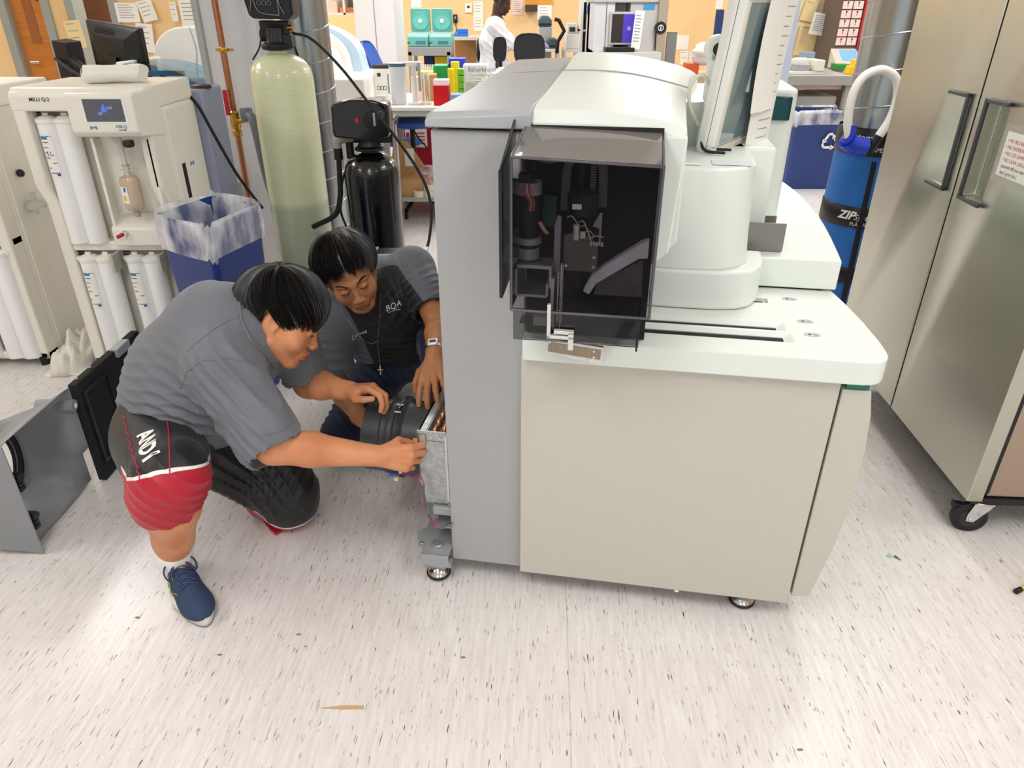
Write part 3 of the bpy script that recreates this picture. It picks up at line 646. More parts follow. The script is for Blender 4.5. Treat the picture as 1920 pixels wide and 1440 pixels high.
rr=.0418; a0,a1=-.6,-.25; m.quad((.405+rr*math.sin(a0),-rr*math.cos(a0),.845),(.405+rr*math.sin(a1),-rr*math.cos(a1),.845),(.405+rr*math.sin(a1),-rr*math.cos(a1),.868),(.405+rr*math.sin(a0),-rr*math.cos(a0),.868),1); a0,a1=-.35,-.1;m.quad((.405+rr*math.sin(a0),-rr*math.cos(a0),.88),(.405+rr*math.sin(a1),-rr*math.cos(a1),.89),(.405+rr*math.sin(a1),-rr*math.cos(a1),.903),(.405+rr*math.sin(a0),-rr*math.cos(a0),.90),2)
m.build('bottle_label',[M_['paper'],mat('label_yellow','e8c71c',.6),mat('label_blue','2c6fb5',.6)],w1,smooth=False)
MB().lathe([(.02,0),(.022,.004),(.022,.02),(.018,.026),(.001,.028)],(.472,-.06,1.10),20,axis=(0,0,-1)).build('knob',M_['black'],w1,ang=30)
m=MB().cyl((.34,-.022,.70),(.34,-.045,.70),.014,mi=0).cyl((.34,-.045,.70),(.32,-.06,.692),.008,mi=1); m.build('sample_valve',[M_['chrome'],M_['redink']],w1,ang=30)
bx(.292,.302,-.0115,-.0105,.82,.90).build('side_label',M_['paper'],w1,smooth=False)
for x in (.04,.50): MB().cyl((x,.05,0),(x,.05,.045),.018).build('foot',M_['rubber'],w1)
# neighbouring unit
w2=purifier('water_purifier','cream water purification unit cut off by the left edge of the photo',-2.86,3.16,.555,.66,1.275)
cartridge(w2,.44,.035,.05,.58,.042,0); cartridge(w2,.25,.035,.05,.58,.042,0); cartridge(w2,.40,.045,.665,1.15,.042,0)
m=MB().lathe([(.004,0),(.004,.03),(.006,.032)],(.60,.22,.71),14).lathe([(.001,.03),(.045,.03),(.045,.045),(.04,.05),(.03,.06),(.012,.065),(.012,.10),(.001,.10)],(.60,.22,.71),28); m.build('disc_filter',mat('clear_plastic','e6e6e2',.15,trans=.4),w2,ang=35)
MB().sphere((.575,.22,.90),.018,14).build('knob',M_['black'],w2)
bx(.5605,.5625,.03,.04,.85,.93).build('grip_slot',M_['dark'],w2,smooth=False)
for x in (.04,.52): MB().cyl((x,.04,0),(x,.04,.045),.02).build('foot',M_['rubber'],w2)
# crumpled cloth on the floor between them
def cloth(cx,cy,rx,ry,h,seed,n=28):
    m=MB(); vs=[];fs=[]
    for i in range(n+1):
        for j in range(n+1):
            u,v=i/n*2-1,j/n*2-1; d=max(0,1-(abs(u)**2.5+abs(v)**2.5)); p=Vector((u*2+seed,v*2,seed))
            z=h*(d**.5)*(.45+.9*abs(noise.noise(p*1.3))+.35*abs(noise.noise(p*3.1)))+.002
            vs.append((cx+rx*u*(1+.15*noise.noise(Vector((v*2,seed,1)))),cy+ry*v*(1+.2*noise.noise(Vector((u*2,seed,4)))),z))
    for i in range(n):
        for j in range(n): a=i*(n+1)+j; fs.append((a,a+1,a+n+2,a+n+1))
    return m.add(vs,fs)
q=tag(cloth(-2.19,3.30,.085,.24,.15,3.1).build('cloth',mat('white_cloth','eae6da',.9,bump=(300,.0004)),smooth=True,ang=180,solid=.003),'crumpled white cloth lying on the floor between the two water purifiers','cloth')
# rolled white bag on top
m=MB(); rings=[]
for i in range(15):
    t=i/14; c=Vector((-1.795+.205*t,3.27+.07*t,1.295+.036)); rr=.036*(1+.05*math.sin(t*9)); 
    rings.append([c+Vector((.006*math.sin(3*a),rr*1.35*math.cos(a)*(1+.04*noise.noise(Vector((a,t*6,2)))),rr*.98*math.sin(a)*(1+.08*noise.noise(Vector((a*1.5,t*5,7)))))) for a in [2*PI*k/28 for k in range(28)]])
m.loft(rings); c0=Vector((-1.801,3.268,1.331))
for k in range(3):
    rr=.028-.009*k; m.tube([c0+Vector((-.001*k,rr*1.3*math.cos(a),rr*math.sin(a))) for a in [2*PI*q/24 for q in range(22)]],.0018,5,mi=1)
tag(m.build('rolled_liner',[M_['white'],mat('roll_crease','c9c5ba',.7)],ang=60),'rolled up white plastic bag lying on top of the water purifier','bag roll')
# blue-grey cabinet behind the purifier
q=thing('side_cabinet','blue-grey narrow cabinet standing behind the right side of the water purifier','cabinet',(-1.665,3.62,0))
bx(0.115,.195,0,.26,.0,1.235).build('cabinet_body',mat('bluegrey','9aa0b8',.5),q,bevel=.01); MB().lathe([(.05,0),(.045,.012),(.001,.02)],(.16,.1,1.235),24).build('round_cap',M_['black'],q)
# ---- blue waste bin with liner
def bin_(name,label,cat,cs,h,taper,color,lin_drop,seed,group=None):
    # cs: four rim corners (world xy)
    ctr=sum((Vector(c) for c in cs),Vector((0,0)))/4
    t=thing(name,label,cat,(ctr.x,ctr.y,0),0,group)
    cs=[Vector(c)-ctr for c in cs]
    def rr(scale,n=5,r=.035):
        out=[]
        for i,c in enumerate(cs):
            a=(cs[i-1]-c).normalized()*r; b=(cs[(i+1)%4]-c).normalized()*r
            for k in range(n+1):
                s=k/n; out.append((c+a*(1-s)**2+b*s**2)*scale)
        return out
    outer=[(taper,0),(taper+.005,.01),(1-(1-taper)*.15,h*.84),(1.0,h*.85),(1.0,h)]
    rings=[[Vector((p.x,p.y,z)) for p in rr(s)] for s,z in outer]+[[Vector((p.x,p.y,z)) for p in rr(s)] for s,z in ((.985,h),(.97,h*.85),(taper*.97,.02))]
    MB().loft(rings).build('bin_body',mat(color[0],color[1],.42),t,ang=40)
    # liner: drapes over the rim
    m=MB(); base=rr(1.0,6); N=len(base)*4; fine=[]
    for i in range(len(base)):
        a=base[i]; b=base[(i+1)%len(base)]
        for k in range(4): fine.append(a.lerp(b,k/4))
    prof=[(.90,h*.70,0),(.935,h*.85,.3),(.965,h*.95,.6),(.99,h+.012,1),(1.035,h+.014,1),(1.05,h-.02,1),(1.05,h-.06,1),(1.045,h-lin_drop*.7,1.2),(1.035,h-lin_drop,1.6)]
    rings=[]
    for j,(s,z,wg) in enumerate(prof):
        ring=[]
        for i,p in enumerate(fine):
            nz_=noise.noise(Vector((i*.16+j*.3,j*.45,seed)))*.022+noise.noise(Vector((i*.9,j*.3,seed+5)))*.006
            dz=wg*.03*noise.noise(Vector((i*.12,seed,1)))*(1 if j>2 else .3)
            q_=p*(s+nz_*2.2); ring.append(Vector((q_.x,q_.y,z+dz)))
        rings.append(ring)
    m.loft(rings,cap=False); 
    lo=m.build('bin_liner',M_['liner'],t,ang=180); return t
def liner_mat():
    m=bpy.data.materials.new('clear_liner'); m.use_nodes=True; nt=m.node_tree; nt.nodes.clear(); N=nt.nodes.new; L=nt.links.new
    o=N('ShaderNodeOutputMaterial'); mx=N('ShaderNodeMixShader'); t=N('ShaderNodeBsdfTransparent'); t.inputs[0].default_value=(.93,.94,.95,1)
    p=N('ShaderNodeBsdfPrincipled'); p.inputs['Base Color'].default_value=lin('fafbfc'); p.inputs['Roughness'].default_value=.25
    tc=N('ShaderNodeTexCoord'); mp=N('ShaderNodeMapping'); mp.inputs['Scale'].default_value=(10,10,5); L(tc.outputs['Object'],mp.inputs[0])
    n=N('ShaderNodeTexNoise'); n.inputs['Scale'].default_value=1; n.inputs['Detail'].default_value=5; L(mp.outputs[0],n.inputs[0])
    r=N('ShaderNodeValToRGB'); r.color_ramp.elements[0].position=.34; r.color_ramp.elements[0].color=(.10,.10,.10,1); r.color_ramp.elements[1].position=.74; r.color_ramp.elements[1].color=(.9,.9,.9,1)
    L(n.outputs['Fac'],r.inputs[0]); L(r.outputs[0],mx.inputs[0]); L(t.outputs[0],mx.inputs[1]); L(p.outputs[0],mx.inputs[2]); L(mx.outputs[0],o.inputs[0])
    b=N('ShaderNodeBump'); b.inputs['Distance'].default_value=.01; L(n.outputs['Fac'],b.inputs['Height']); L(b.outputs[0],p.inputs['Normal']); return m
M_['liner']=liner_mat()
ZR=.84
b1=bin_('waste_bin','tall blue plastic waste bin with clear liner beside the water purifier','bin',[pz(a,b_,ZR).xy for a,b_ in ((288,402),(388,428),(488,384),(398,366))],ZR,.82,('bin_blue','1f3a86'),.13,2.2)
# ---- white wall column with pipes
cl=thing('wall_column','white painted wall column with pipes running down its face','column',(-1.70,4.35,0))
bx(0,.30,0,.35,0,CEIL).build('column_body',M_['wallw'],cl,smooth=False)
bx(-.03,-.0,-.004,.02,.0,CEIL).build('corner_guard',mat('guard_grey','aeb4b0',.5),cl,smooth=False)
cp=thing('copper_pipe','vertical copper water pipe with red lever ball valve on the white column','pipe',(-1.545,4.20,0))
m=MB().tube([(0,0,.05),(0,0,1.0)],.0155,14).tube([(0,0,1.0),(0,0,CEIL)],.0165,14); m.build('pipe',M_['copper'],cp)
m=MB().lathe([(.017,.93),(.024,.935),(.024,.965),(.018,.97),(.026,.985),(.028,1.01),(.024,1.03),(.026,1.06),(.018,1.07)],(0,0,0),16).cyl((0,0,1.02),(.05,-.02,1.02),.014).cyl((.05,-.02,1.02),(.075,-.03,1.02),.01); m.build('ball_valve',M_['brass'],cp,ang=30)
MB().box(-.03,-.006,-.045,-.03,1.05,1.18).build('valve_lever',M_['redink'],cp,bevel=.004)
MB().lathe([(.018,1.36),(.021,1.365),(.021,1.385),(.018,1.39)],(0,0,0),16).box(-.045,.05,.012,.016,1.368,1.382).build('pipe_clamp',M_['brass'],cp)
cd=thing('conduit','thin grey electrical conduit with junction box at the column base','conduit',(-1.66,4.25,0))
MB().tube([(0,0,.66),(0,0,CEIL)],.012,12).build('tube',M_['mgrey'],cd)
bx(-.03,.055,-.03,.03,.46,.66).build('junction_box',M_['mgrey'],cd,bevel=.003)
m=MB(); [m.lathe([(.014,.66+.02*k),(.018,.665+.02*k),(.014,.67+.02*k)],(0,0,0),12) for k in range(5)]; m.build('connector',M_['chrome'],cd)
bx(-.13,-.03,-.05,.04,.43,.52).build('plug_box',M_['black'],cd,bevel=.004)
m=MB().tube([(-.17,-.02,.62),(-.12,-.02,.63),(-.04,0,.60)],.008,8).tube(bez([(-.17,-.02,.62),(-.22,-.0,.57),(-.235,0,.45)],8),.006,8); m.build('power_cable',M_['rubber'],cd)
pvc=MB().tube(bez([(-1.47,4.18,1.05),(-1.43,4.14,1.04),(-1.41,4.12,.97),(-1.38,4.1,.7),(-1.30,4.08,.35)],8),.026,14).lathe([(.03,0),(.034,.01),(.034,.06),(.03,.065)],(-1.47,4.18,1.02),18)
tag(pvc.build('drain_hose',mat('hose_grey','6b7076',.4),ang=50),'grey hose curving down between copper pipe and the green tank','hose')
# ---- pale green resin tank
def tank(name,label,x,y,r,zt,mat_,neck_r,seg=48):
    t=thing(name,label,'tank',(x,y,0)); pf=[(r*.98,0),(r,.02)]+[(r,z) for z in (zt*.3,zt*.6,zt-r*.75)]
    for k in range(1,10):
        a=PI/2*k/10; pf.append((r*math.cos(a)*.98+.02*(k/10),zt-r*.75+r*.75*math.sin(a)))
    pf+=[(neck_r,zt),(neck_r,zt+.035)]
    MB().lathe(pf,seg=seg).build('tank_shell',mat_,t,ang=50); return t
def frp(name,c1,c2,zlev):
    m=bpy.data.materials.new(name); m.use_nodes=True; nt=m.node_tree; b=nt.nodes['Principled BSDF']; N=nt.nodes.new; L=nt.links.new
    tc=N('ShaderNodeTexCoord'); sp=N('ShaderNodeSeparateXYZ'); L(tc.outputs['Object'],sp.inputs[0])
    r=N('ShaderNodeMapRange'); r.inputs['From Min'].default_value=zlev-.02; r.inputs['From Max'].default_value=zlev+.02; L(sp.outputs[2],r.inputs['Value'])
    x=N('ShaderNodeMix'); x.data_type='RGBA'; x.inputs[6].default_value=lin(c2); x.inputs[7].default_value=lin(c1); L(r.outputs[0],x.inputs[0]); L(x.outputs[2],b.inputs['Base Color'])
    b.inputs['Roughness'].default_value=.2; b.inputs['Coat Weight'].default_value=.4
    mp=N('ShaderNodeMapping'); mp.inputs['Scale'].default_value=(6,6,260); L(tc.outputs['Object'],mp.inputs[0]); n=N('ShaderNodeTexNoise'); n.inputs['Scale'].default_value=1; n.inputs['Detail'].default_value=3; L(mp.outputs[0],n.inputs[0])
    n2=N('ShaderNodeTexNoise'); n2.inputs['Scale'].default_value=26; L(tc.outputs['Object'],n2.inputs[0])
    ad=N('ShaderNodeMath'); ad.operation='ADD'; L(n.outputs['Fac'],ad.inputs[0]); L(n2.outputs['Fac'],ad.inputs[1])
    bp=N('ShaderNodeBump'); bp.inputs['Distance'].default_value=.002; bp.inputs['Strength'].default_value=.7; L(ad.outputs[0],bp.inputs['Height']); L(bp.outputs[0],b.inputs['Normal']); return m
gt=tank('resin_tank','tall pale green fibreglass tank with black digital control valve on top',-1.183,3.97,.158,1.375,frp('fibreglass_green','e0e5bd','bcc4ac',.63),.045)
m=MB().lathe([(.05,1.385),(.075,1.39),(.078,1.40),(.078,1.415),(.06,1.42),(.055,1.43),(.05,1.49),(.06,1.50),(.001,1.505)],(0,0,0),28).box(-.07,.075,-.02,.05,1.44,1.52).box(.04,.085,-.04,.04,1.40,1.46).cyl((-.075,0,1.455),(-.02,0,1.455),.03); m.build('valve_body',M_['black'],gt,bevel=.004,ang=30)
m=MB(); rg=[]
for y,s in ((-.075,.9),(-.085,.97),(-.06,1.0),(.05,1.0)):
    ln=[(-.112*s,1.60),(-.118*s,1.66),(-.10*s,1.72),(.10*s,1.72),(.124*s,1.66),(.118*s,1.545),(.09*s,1.525),(-.08*s,1.53),(-.10*s,1.545)]
    rg.append([Vector((x+.005,y,z)) for x,z in ln])
m.loft(rg); m.build('control_head',M_['black'],gt,bevel=.008,bseg=3)
bx(-.05,.03,-.0885,-.085,1.622,1.648).build('lcd_screen',mat('lcd_blue','4a78ff',.3,emit='3f6cff',es=1.0),gt,smooth=False)
m=MB()
for x in (-.036,-.011,.014): m.lathe([(.0085,0),(.0105,0),(.0105,.001),(.0085,.001)],(x,-.0865,1.597),16,axis=(0,-1,0),cap=False)
m.tube(bez([(-.06,-.086,1.655),(-.062,-.086,1.62),(-.04,-.086,1.56),(.04,-.086,1.545),(.055,-.086,1.555),(.052,-.086,1.65)],8),.0022,5); m.tube(bez([(-.085,-.084,1.66),(-.07,-.086,1.62),(-.085,-.084,1.56)],8),.002,5).tube(bez([(.075,-.084,1.66),(.06,-.086,1.6),(.08,-.084,1.55)],8),.002,5)
m.build('button_trim',mat('trim_grey','8a8c90',.4),gt)
MB().cyl((.075,-.03,1.49),(.10,-.04,1.49),.012).build('brass_fitting',M_['brass'],gt)
# ---- black resin tank
bt=tank('resin_tank','shorter glossy black tank with black timer valve behind the crouching person',-.715,3.72,.14,.935,mat('black_fibreglass','08080a',.12,coat=.6,bump=((8,8,200),.0012)),.045)
m=MB().lathe([(.05,.94),(.075,.945),(.078,.955),(.06,.965),(.052,.985),(.05,1.03)],(0,0,0),28).box(-.02,.11,-.03,.04,.985,1.025).cyl((-.1,0,1.0),(.12,0,1.0),.022); m.build('valve_body',M_['black'],bt,bevel=.003,ang=30)
m=MB(); rg=[]
for y,s in ((-.10,.95),(-.085,1.0),(.03,1.0)):
    ln=[(-.155*s,1.02),(-.16*s,1.045),(-.155*s,1.165),(-.06*s,1.19),(.05*s,1.19),(.12*s,1.17),(.125*s,1.05),(.115*s,1.02),(.0*s,1.005)]
    rg.append([Vector((x,y,z)) for x,z in ln])
MB().loft(rg).build('timer_head',M_['blackgloss'],bt,bevel=.008,bseg=3)
m=MB().lathe([(.001,0),(.04,0),(.038,.012),(.001,.014)],(.04,-.102,1.10),28,axis=(0,-1,0)); m.build('dial',M_['black'],bt,ang=30)
bx(.05,.06,-.12,-.10,1.075,1.135).build('dial_pointer',M_['mgrey'],bt,bevel=.002)
MB().lathe([(.001,0),(.011,0),(.011,.012),(.001,.013)],(-.03,-.10,1.10),16,axis=(0,-1,0)).build('red_knob',M_['redink'],bt)
m=MB(); [m.box(.085+.012*math.cos(a)-.001,.085+.012*math.cos(a)+.001,-.104,-.1025,1.125+.015*math.sin(a)-.002,1.125+.015*math.sin(a)+.002) for a in [2*PI*k/12 for k in range(12)]]; m.build('dial_scale',M_['mgrey'],bt,smooth=False)
m=MB().tube(bez([(-.06,.0,1.0),(-.12,-.01,1.0),(-.155,-.01,.985),(-.16,-.01,.95)],6),.02,12); m.cyl((-.16,-.01,.90),(-.16,-.01,.955),.022,mi=1).cyl((-.105,.02,.90),(-.105,.02,.985),.02,mi=1); m.build('elbow_fitting',[mat('fitting_beige','a39c90',.5),M_['black']],bt,ang=40)
m=MB().tube(bez([(-.16,-.01,.90),(-.165,-.02,.8),(-.17,-.03,.72),(-.21,-.02,.62),(-.34,.0,.55)],8),.014,10).tube(bez([(-.105,0,.90),(-.15,-.02,.8),(-.165,-.05,.7),(-.17,-.04,.62),(-.13,-.04,.5)],8),.006,8); m.build('supply_hose',M_['rubber'],bt)
# long thin black tube arcing from green tank valve down to the floor
tb=MB().tube(bez([pY(549,62,3.93),pY(585,74,3.85),pY(640,128,3.7),pY(700,205,3.53),pY(745,262,3.46),pY(790,330,3.4),pY(808,385,3.33),pY(806,440,3.25),pY(796,480,3.17),pY(770,560,3.1)],10),.0068,10)
tag(tb.build('black_tubing',M_['rubber'],ang=60),'long thin black tube arcing from the green tank valve down past the black tank','tube')
tb=MB().tube(bez([pY(545,70,4.02),pY(560,110,4.14),pY(590,220,4.16),pY(606,330,4.16),pY(610,420,4.14)],8),.007,8).tube(bez([pY(492,58,3.9),pY(486,90,3.85),pY(474,112,3.85)],6),.004,6)
tag(tb.build('black_tubing',M_['rubber'],ang=60),'thin black tube hanging between the green tank and the silver duct','tube')
tb=MB().tube(bez([pY(349,173,3.56),pY(372,200,3.57),pY(400,250,3.58),pY(440,320,3.62),pY(470,362,3.68),pY(492,390,3.74)],8),.0075,8).tube(bez([pY(352,180,3.56),pY(362,230,3.57),pY(378,300,3.57),pY(390,350,3.57)],8),.006,8)
tag(tb.build('black_cable',M_['rubber'],ang=60),'black cable sloping from the water purifier back towards the green tank','cable')
# ---- spiral duct
def duct(name,label,x,y,r,z0,z1,pitch,tilt=0):
    t=thing(name,label,'duct',(x,y,0)); m=MB().cyl((0,0,z0),(0,0,z1),r,seg=40); m.build('duct_pipe',M_['ductm'],t,ang=50)
    n=int((z1-z0)/pitch*24); m=MB().tube([(r*math.cos(2*PI*k/24),r*math.sin(2*PI*k/24),z0+pitch*k/24) for k in range(n)],.0055,6); m.build('spiral_seam',M_['ductm'],t,ang=80); return t
M_['ductm']=mat('galvanised_duct','aab0b4',.26,metal=1,bump=((6,6,3),.004))
duct('spiral_duct','vertical silver spiral duct behind the green tank',-1.20,4.62,.135,.0,CEIL-.01,.165)
# ---------------------------------------------------------------- background
def chair_back(name,label,px0,px1,py0,py1,Y,color,yaw=0,tilt=0,group=None):
    a,b,z0,z1=pr(px0,px1,py0,py1,Y); w_=(b-a); t=thing(name,label,'chair',((a+b)/2,Y,0),yaw,group)
    bk=[]; 
    for y,s in ((-.02,.9),(-.03,1),(.01,1),(.025,.92)):
        h_=z1-z0; ring=[]
        for k in range(20):
            an=2*PI*k/20; c_,s_=math.cos(an),math.sin(an)
            ring.append(Vector((math.copysign(abs(c_)**.6,c_)*w_/2*s,y+tilt*(math.copysign(abs(s_)**.7,s_)),z0+h_*.5+math.copysign(abs(s_)**.7,s_)*h_/2*s)))
        bk.append(ring)
    MB().loft(bk).build('backrest',color,t,bevel=.004,ang=50)
    MB().prism(rrect(-.23,.23,-.5,-.03,.08),.44,.51).build('seat',color,t,bevel=.015)
    MB().cyl((0,-.25,.1),(0,-.25,.45),.025).build('gas_post',M_['black'],t)
    MB().tube([(0,.02,z0+.1),(0,.05,.5),(0,-.1,.43)],.02,8).build('back_bracket',M_['black'],t)
    for k in range(5):
        an=2*PI*k/5+.3; m=MB().tube([(0,-.25,.12),(.28*math.cos(an),-.25+.28*math.sin(an),.08)],.018,8).cyl((.28*math.cos(an)-.012,-.25+.28*math.sin(an),.028),(.28*math.cos(an)+.012,-.25+.28*math.sin(an),.028),.028); m.build('leg',M_['black'],t)
    return t
m_navyv=mat('blue_vinyl','3557a8',.35); m_blk=mat('black_fabric','26262a',.85)
# left wall-side region: door, frames, papers
LW=6.9
pt=thing('partition_wall','tan partition wall with door openings and posted papers at the left','partition',(0,LW,0))
def pseg(px0,px1): 
    a=pY(px0,60,LW).x; b=pY(px1,60,LW).x; bx(a,b,0,.12,0,CEIL).build('wall_panel',M_['wall'],pt,smooth=False)
pseg(-260,22); pseg(98,148); pseg(222,480)
def dframe(px,w_=.07):
    a=pY(px,60,LW).x; bx(a-w_/2,a+w_/2,-.03,.15,0,CEIL).build('door_frame',mat('frame_greygreen','9fa39b',.5),pt,smooth=False)
for px in (20,100,145,225): dframe(px)
dr=thing('wooden_door','orange wood veneer door with red decoration in the left background','door',(0,LW+.05,0))
a,b=pY(24,60,LW).x,pY(97,60,LW).x
bx(a,b,0,.045,.01,2.1).build('door_leaf',mat('door_wood','d98a3c',.45,var=((3,3,30),'c87a30')),dr,smooth=False)
bx(a+.12,a+.2,-.006,0,1.28,1.95).build('vision_strip',mat('strip_brown','a8663a',.4),dr,smooth=False)
MB().cyl((a+.08,-.05,1.13),(a+.16,-.05,1.13),.012).build('door_handle',M_['chrome'],dr)
q=MB().prism([(0,0),(.13,-.06),(.26,0),(.28,.2),(.0,.24)],-.01,0,'y',M=Matrix.Translation((a+.24,LW+.04,1.62))); tag(q.build('door_decoration',mat('maroon_paper','7c1f3a',.7),smooth=False),'maroon and white paper decoration hanging on the orange door','decoration')
q=MB(); [q.cyl((a+.36+.035*math.cos(k*PI/2),LW+.036,1.40+.035*math.sin(k*PI/2)),(a+.36+.035*math.cos(k*PI/2),LW+.044,1.40+.035*math.sin(k*PI/2)),.028,seg=14) for k in range(4)]
tag(q.build('paper_flower',M_['paper']),'small white paper flower stuck to the orange door','decoration')
# dark doorway between frames
tag(pbox('wood_cabinet',mat('brown_wood','6b4a38',.5),150,218,-60,140,LW+.6,.4),'brown wooden cabinet with dark slots seen through the doorway','cabinet')
def sheet(px0,px1,py0,py1,Y,label,lines=4,color='paper',rot=0,name='paper_sheet',cat='paper',group=None):
    a,b,z0,z1=pr(px0,px1,py0,py1,Y); t=thing(name,label,cat,((a+b)/2,Y,(z0+z1)/2),0,group); t.rotation_euler=(0,rot,0); w_,h_=(b-a)/2,(z1-z0)/2
    bx(-w_,w_,-.004,-.001,-h_,h_).build('page',M_[color],t,smooth=False)
    m=MB()
    for k in range(lines):
        z=h_*.75-k*(1.5*h_/max(lines,1)); m.box(-w_*.75,w_*(.3+.4*((k*37)%10)/10),-.0048,-.0042,z-h_*.03,z+h_*.03)
    if lines: m.build('print',M_['greyink'],t,smooth=False)
    return t
M_['greyink']=mat('grey_ink','9a9aa0',.8); M_['manila']=mat('manila','f0d9a0',.8); M_['pinkp']=mat('pale_pink_paper','f2d8cf',.8)
sheet(126,156,38,90,LW-.04,'manila folders in a wall pocket above the black monitor',3,'manila',R(-4),'manila_folder','folder')
sheet(218,260,5,42,LW-.05,'white calendar sheet with ruled columns on the tan wall',6)
sheet(262,290,0,40,LW-.05,'white page hanging beside the calendar sheet',4,rot=R(-12))
sheet(258,288,44,98,LW-.05,'white page pinned low on the wall right of the black monitor',4,rot=R(5))
sheet(320,332,4,40,LW-.05,'narrow pale page high on the wall right of the doorway',3)
sheet(338,378,0,50,LW-.05,'cluster of white pages near the top of the tan wall',5)
# left: monitor on arm (seen from behind)
mo=thing('computer_monitor','black computer monitor seen from behind on an articulated arm at the left','monitor',pY(222,100,5.0),R(-20))
mo.rotation_euler=(R(4),R(6),R(-22))
MB().loft([[Vector((x*s,y,z*s)) for x,z in ((-.22,-.19),(.22,-.19),(.22,.17),(-.22,.17))] for y,s in ((-.05,.55),(-.02,.9),(0,1),(.03,1))]).build('housing',M_['black'],mo,bevel=.004)
m=MB(); [m.box(-.12,.04,-.043,-.040,.10+.014*k,.105+.014*k) for k in range(4)]; m.build('vent_slots',M_['dark'],mo,smooth=False)
bx(-.04,.05,-.075,-.03,-.13,-.01).build('mount_plate',M_['blackgloss'],mo,bevel=.003)
m=MB().tube([(0,-.08,-.1),(-.2,-.1,-.12),(-.42,-.02,-.08)],.028,10); m.build('arm',M_['black'],mo,ang=50)
m=MB().tube(bez([(.1,-.06,-.12),(-.1,-.13,-.16),(-.3,-.12,-.13),(-.5,-.06,-.09)],8),.012,8)
for k in range(26):
    pass
m.build('cable_sleeve',mat('sleeve','2a2a2c',.7,bump=(300,.004)),mo)
bx(-.50,-.38,-.06,.06,-.72,.02).build('pole_bracket',M_['black'],mo,bevel=.003)
tag(pbox('desk',mat('desk_grey','8b8884',.6),95,300,168,178,5.05,.6),'grey desk behind the water purifier','desk')
# white chemistry analyzer with teal lid, left
wa=thing('bench_analyzer','white rounded analyzer behind the column with curved hood','analyzer',(-2.55,5.55,0))
pf=[(0,0)]+[(0.0,.9),(.02,1.15)]+[(.25-.25*math.cos(a),1.22+.23*math.sin(a)) for a in [PI/2*k/8 for k in range(9)]]+[(.60,1.45),(.60,0)]
MB().prism(pf,0,.6,'y').build('hood',M_['white'],wa,bevel=.01,ang=40)
m=MB(); 
for u in (.30,.46): m.tube(bez([(u,-.002,1.45),(u+.02,-.003,1.3),(u-.005,-.003,1.15),(u+.06,-.003,.95)],6),.003,5)
m.build('seam_line',mat('seam_grey','b9bcc0',.5),wa)
ta=thing('bench_analyzer','white analyzer with transparent blue curved lid behind the water purifier','analyzer',(-2.42,4.75,0))
bx(0,.72,0,.5,0,1.10).build('cabinet',M_['white'],ta,bevel=.01)
m=MB(); pf=[(0,1.10),(0,1.27)]+[(.12+.0*k,1.27) for k in range(1)]+[(.12+.42*math.sin(a),1.05+.22*math.cos(a)) for a in [R(10*k) for k in range(1,9)]]+[(.55,1.10)]
rg=[[Vector((x,y,z)) for x,z in pf] for y in (-.02,.42)]
m.loft(rg); m.build('lid',tinted('blue_acrylic','c4e8f8'),ta,ang=50)
bx(.03,.45,.1,.35,1.105,1.16).build('tray',mat('tray_grey','8a96a8',.5),ta,bevel=.004)
m=MB().box(.12,.35,.12,.15,1.19,1.22).box(.2,.23,.12,.15,1.1,1.2); m.build('pipette_arm',mat('arm_slate','5b7088',.5),ta,bevel=.002)
bx(.02,.06,-.03,.5,1.10,1.28).build('lid_frame',M_['white'],ta,bevel=.004)
# centre-left white analyzer with stacked curved covers
ca=thing('bench_analyzer','large white analyzer with arched blue-edged cover right of the silver duct','analyzer',(-1.9,5.75,0))
bx(0,.80,0,.9,0,1.10).build('cabinet',M_['white'],ca,bevel=.015)
def arch(x0,x1,y0,y1,h,mt,name,z0=1.10):
    pf=[(x0,z0)]+[(x0+(x1-x0)*.25,z0+h)]+[(x0+(x1-x0)*(.25+.72*math.sin(a)),z0+h*.25+h*.75*math.cos(a)) for a in [R(10*k) for k in range(1,10)]]+[(x1,z0)]
    MB().prism(pf,y0,y1,'y').build(name,mt,ca,ang=40,bevel=.004)
arch(.05,.56,.02,.5,.30,M_['cream'],'cover'); arch(.10,.60,.5,.62,.33,M_['white'],'cover_rim'); arch(.1,.68,.62,.9,.35,mat('pale_blue_plastic','b6cfe2',.4),'rear_cover')
bx(.12,.13,-.006,0,.1,1.05).build('door_seam',_m['seam_grey'],ca,smooth=False)
# shelving with clutter above
sh=thing('wall_shelf','white wall shelf unit with folders above the white analyzer','shelf',(0,8.2,0))
a,b,z0,z1=pr(618,668,-40,28,8.2)
m=MB().box(a-.3,b+.02,.0,.3,z0,z0+.02).box(a-.3,b+.02,0,.3,z1,z1+.02).box(b,b+.02,0,.3,z0,z1).box((a+b)/2-.01,(a+b)/2+.01,0,.3,z0,z1).box(a-.3,b,.29,.3,z0,z1); m.build('carcass',M_['white'],sh,smooth=False)
tag(pbox('folder_stack',mat('folder_orange','e2915a',.6),637,664,14,26,8.22,.2),'orange folders lying on the white wall shelf','folders')
tag(pbox('document_stack',M_['pinkp'],616,632,2,26,8.22,.2),'stack of white documents on the white wall shelf','documents')
# white tall cabinet
wc=thing('tall_cabinet','tall plain white cabinet standing behind the blue chair','cabinet',(0,7.9,0))
a,b,z0,z1=pr(668,742,0,150,7.9); bx(a,b,0,.7,0,2.3).build('cabinet_body',mat('cabinet_white','e6e8ea',.5),wc,bevel=.01)
bx(a+.20,a+.204,-.003,.0,0,2.3).build('door_gap',M_['ink'],wc,smooth=False)
chair_back('office_chair','blue padded office chair with grey shell left of the table',684,716,76,150,7.1,m_navyv,R(55),.10)
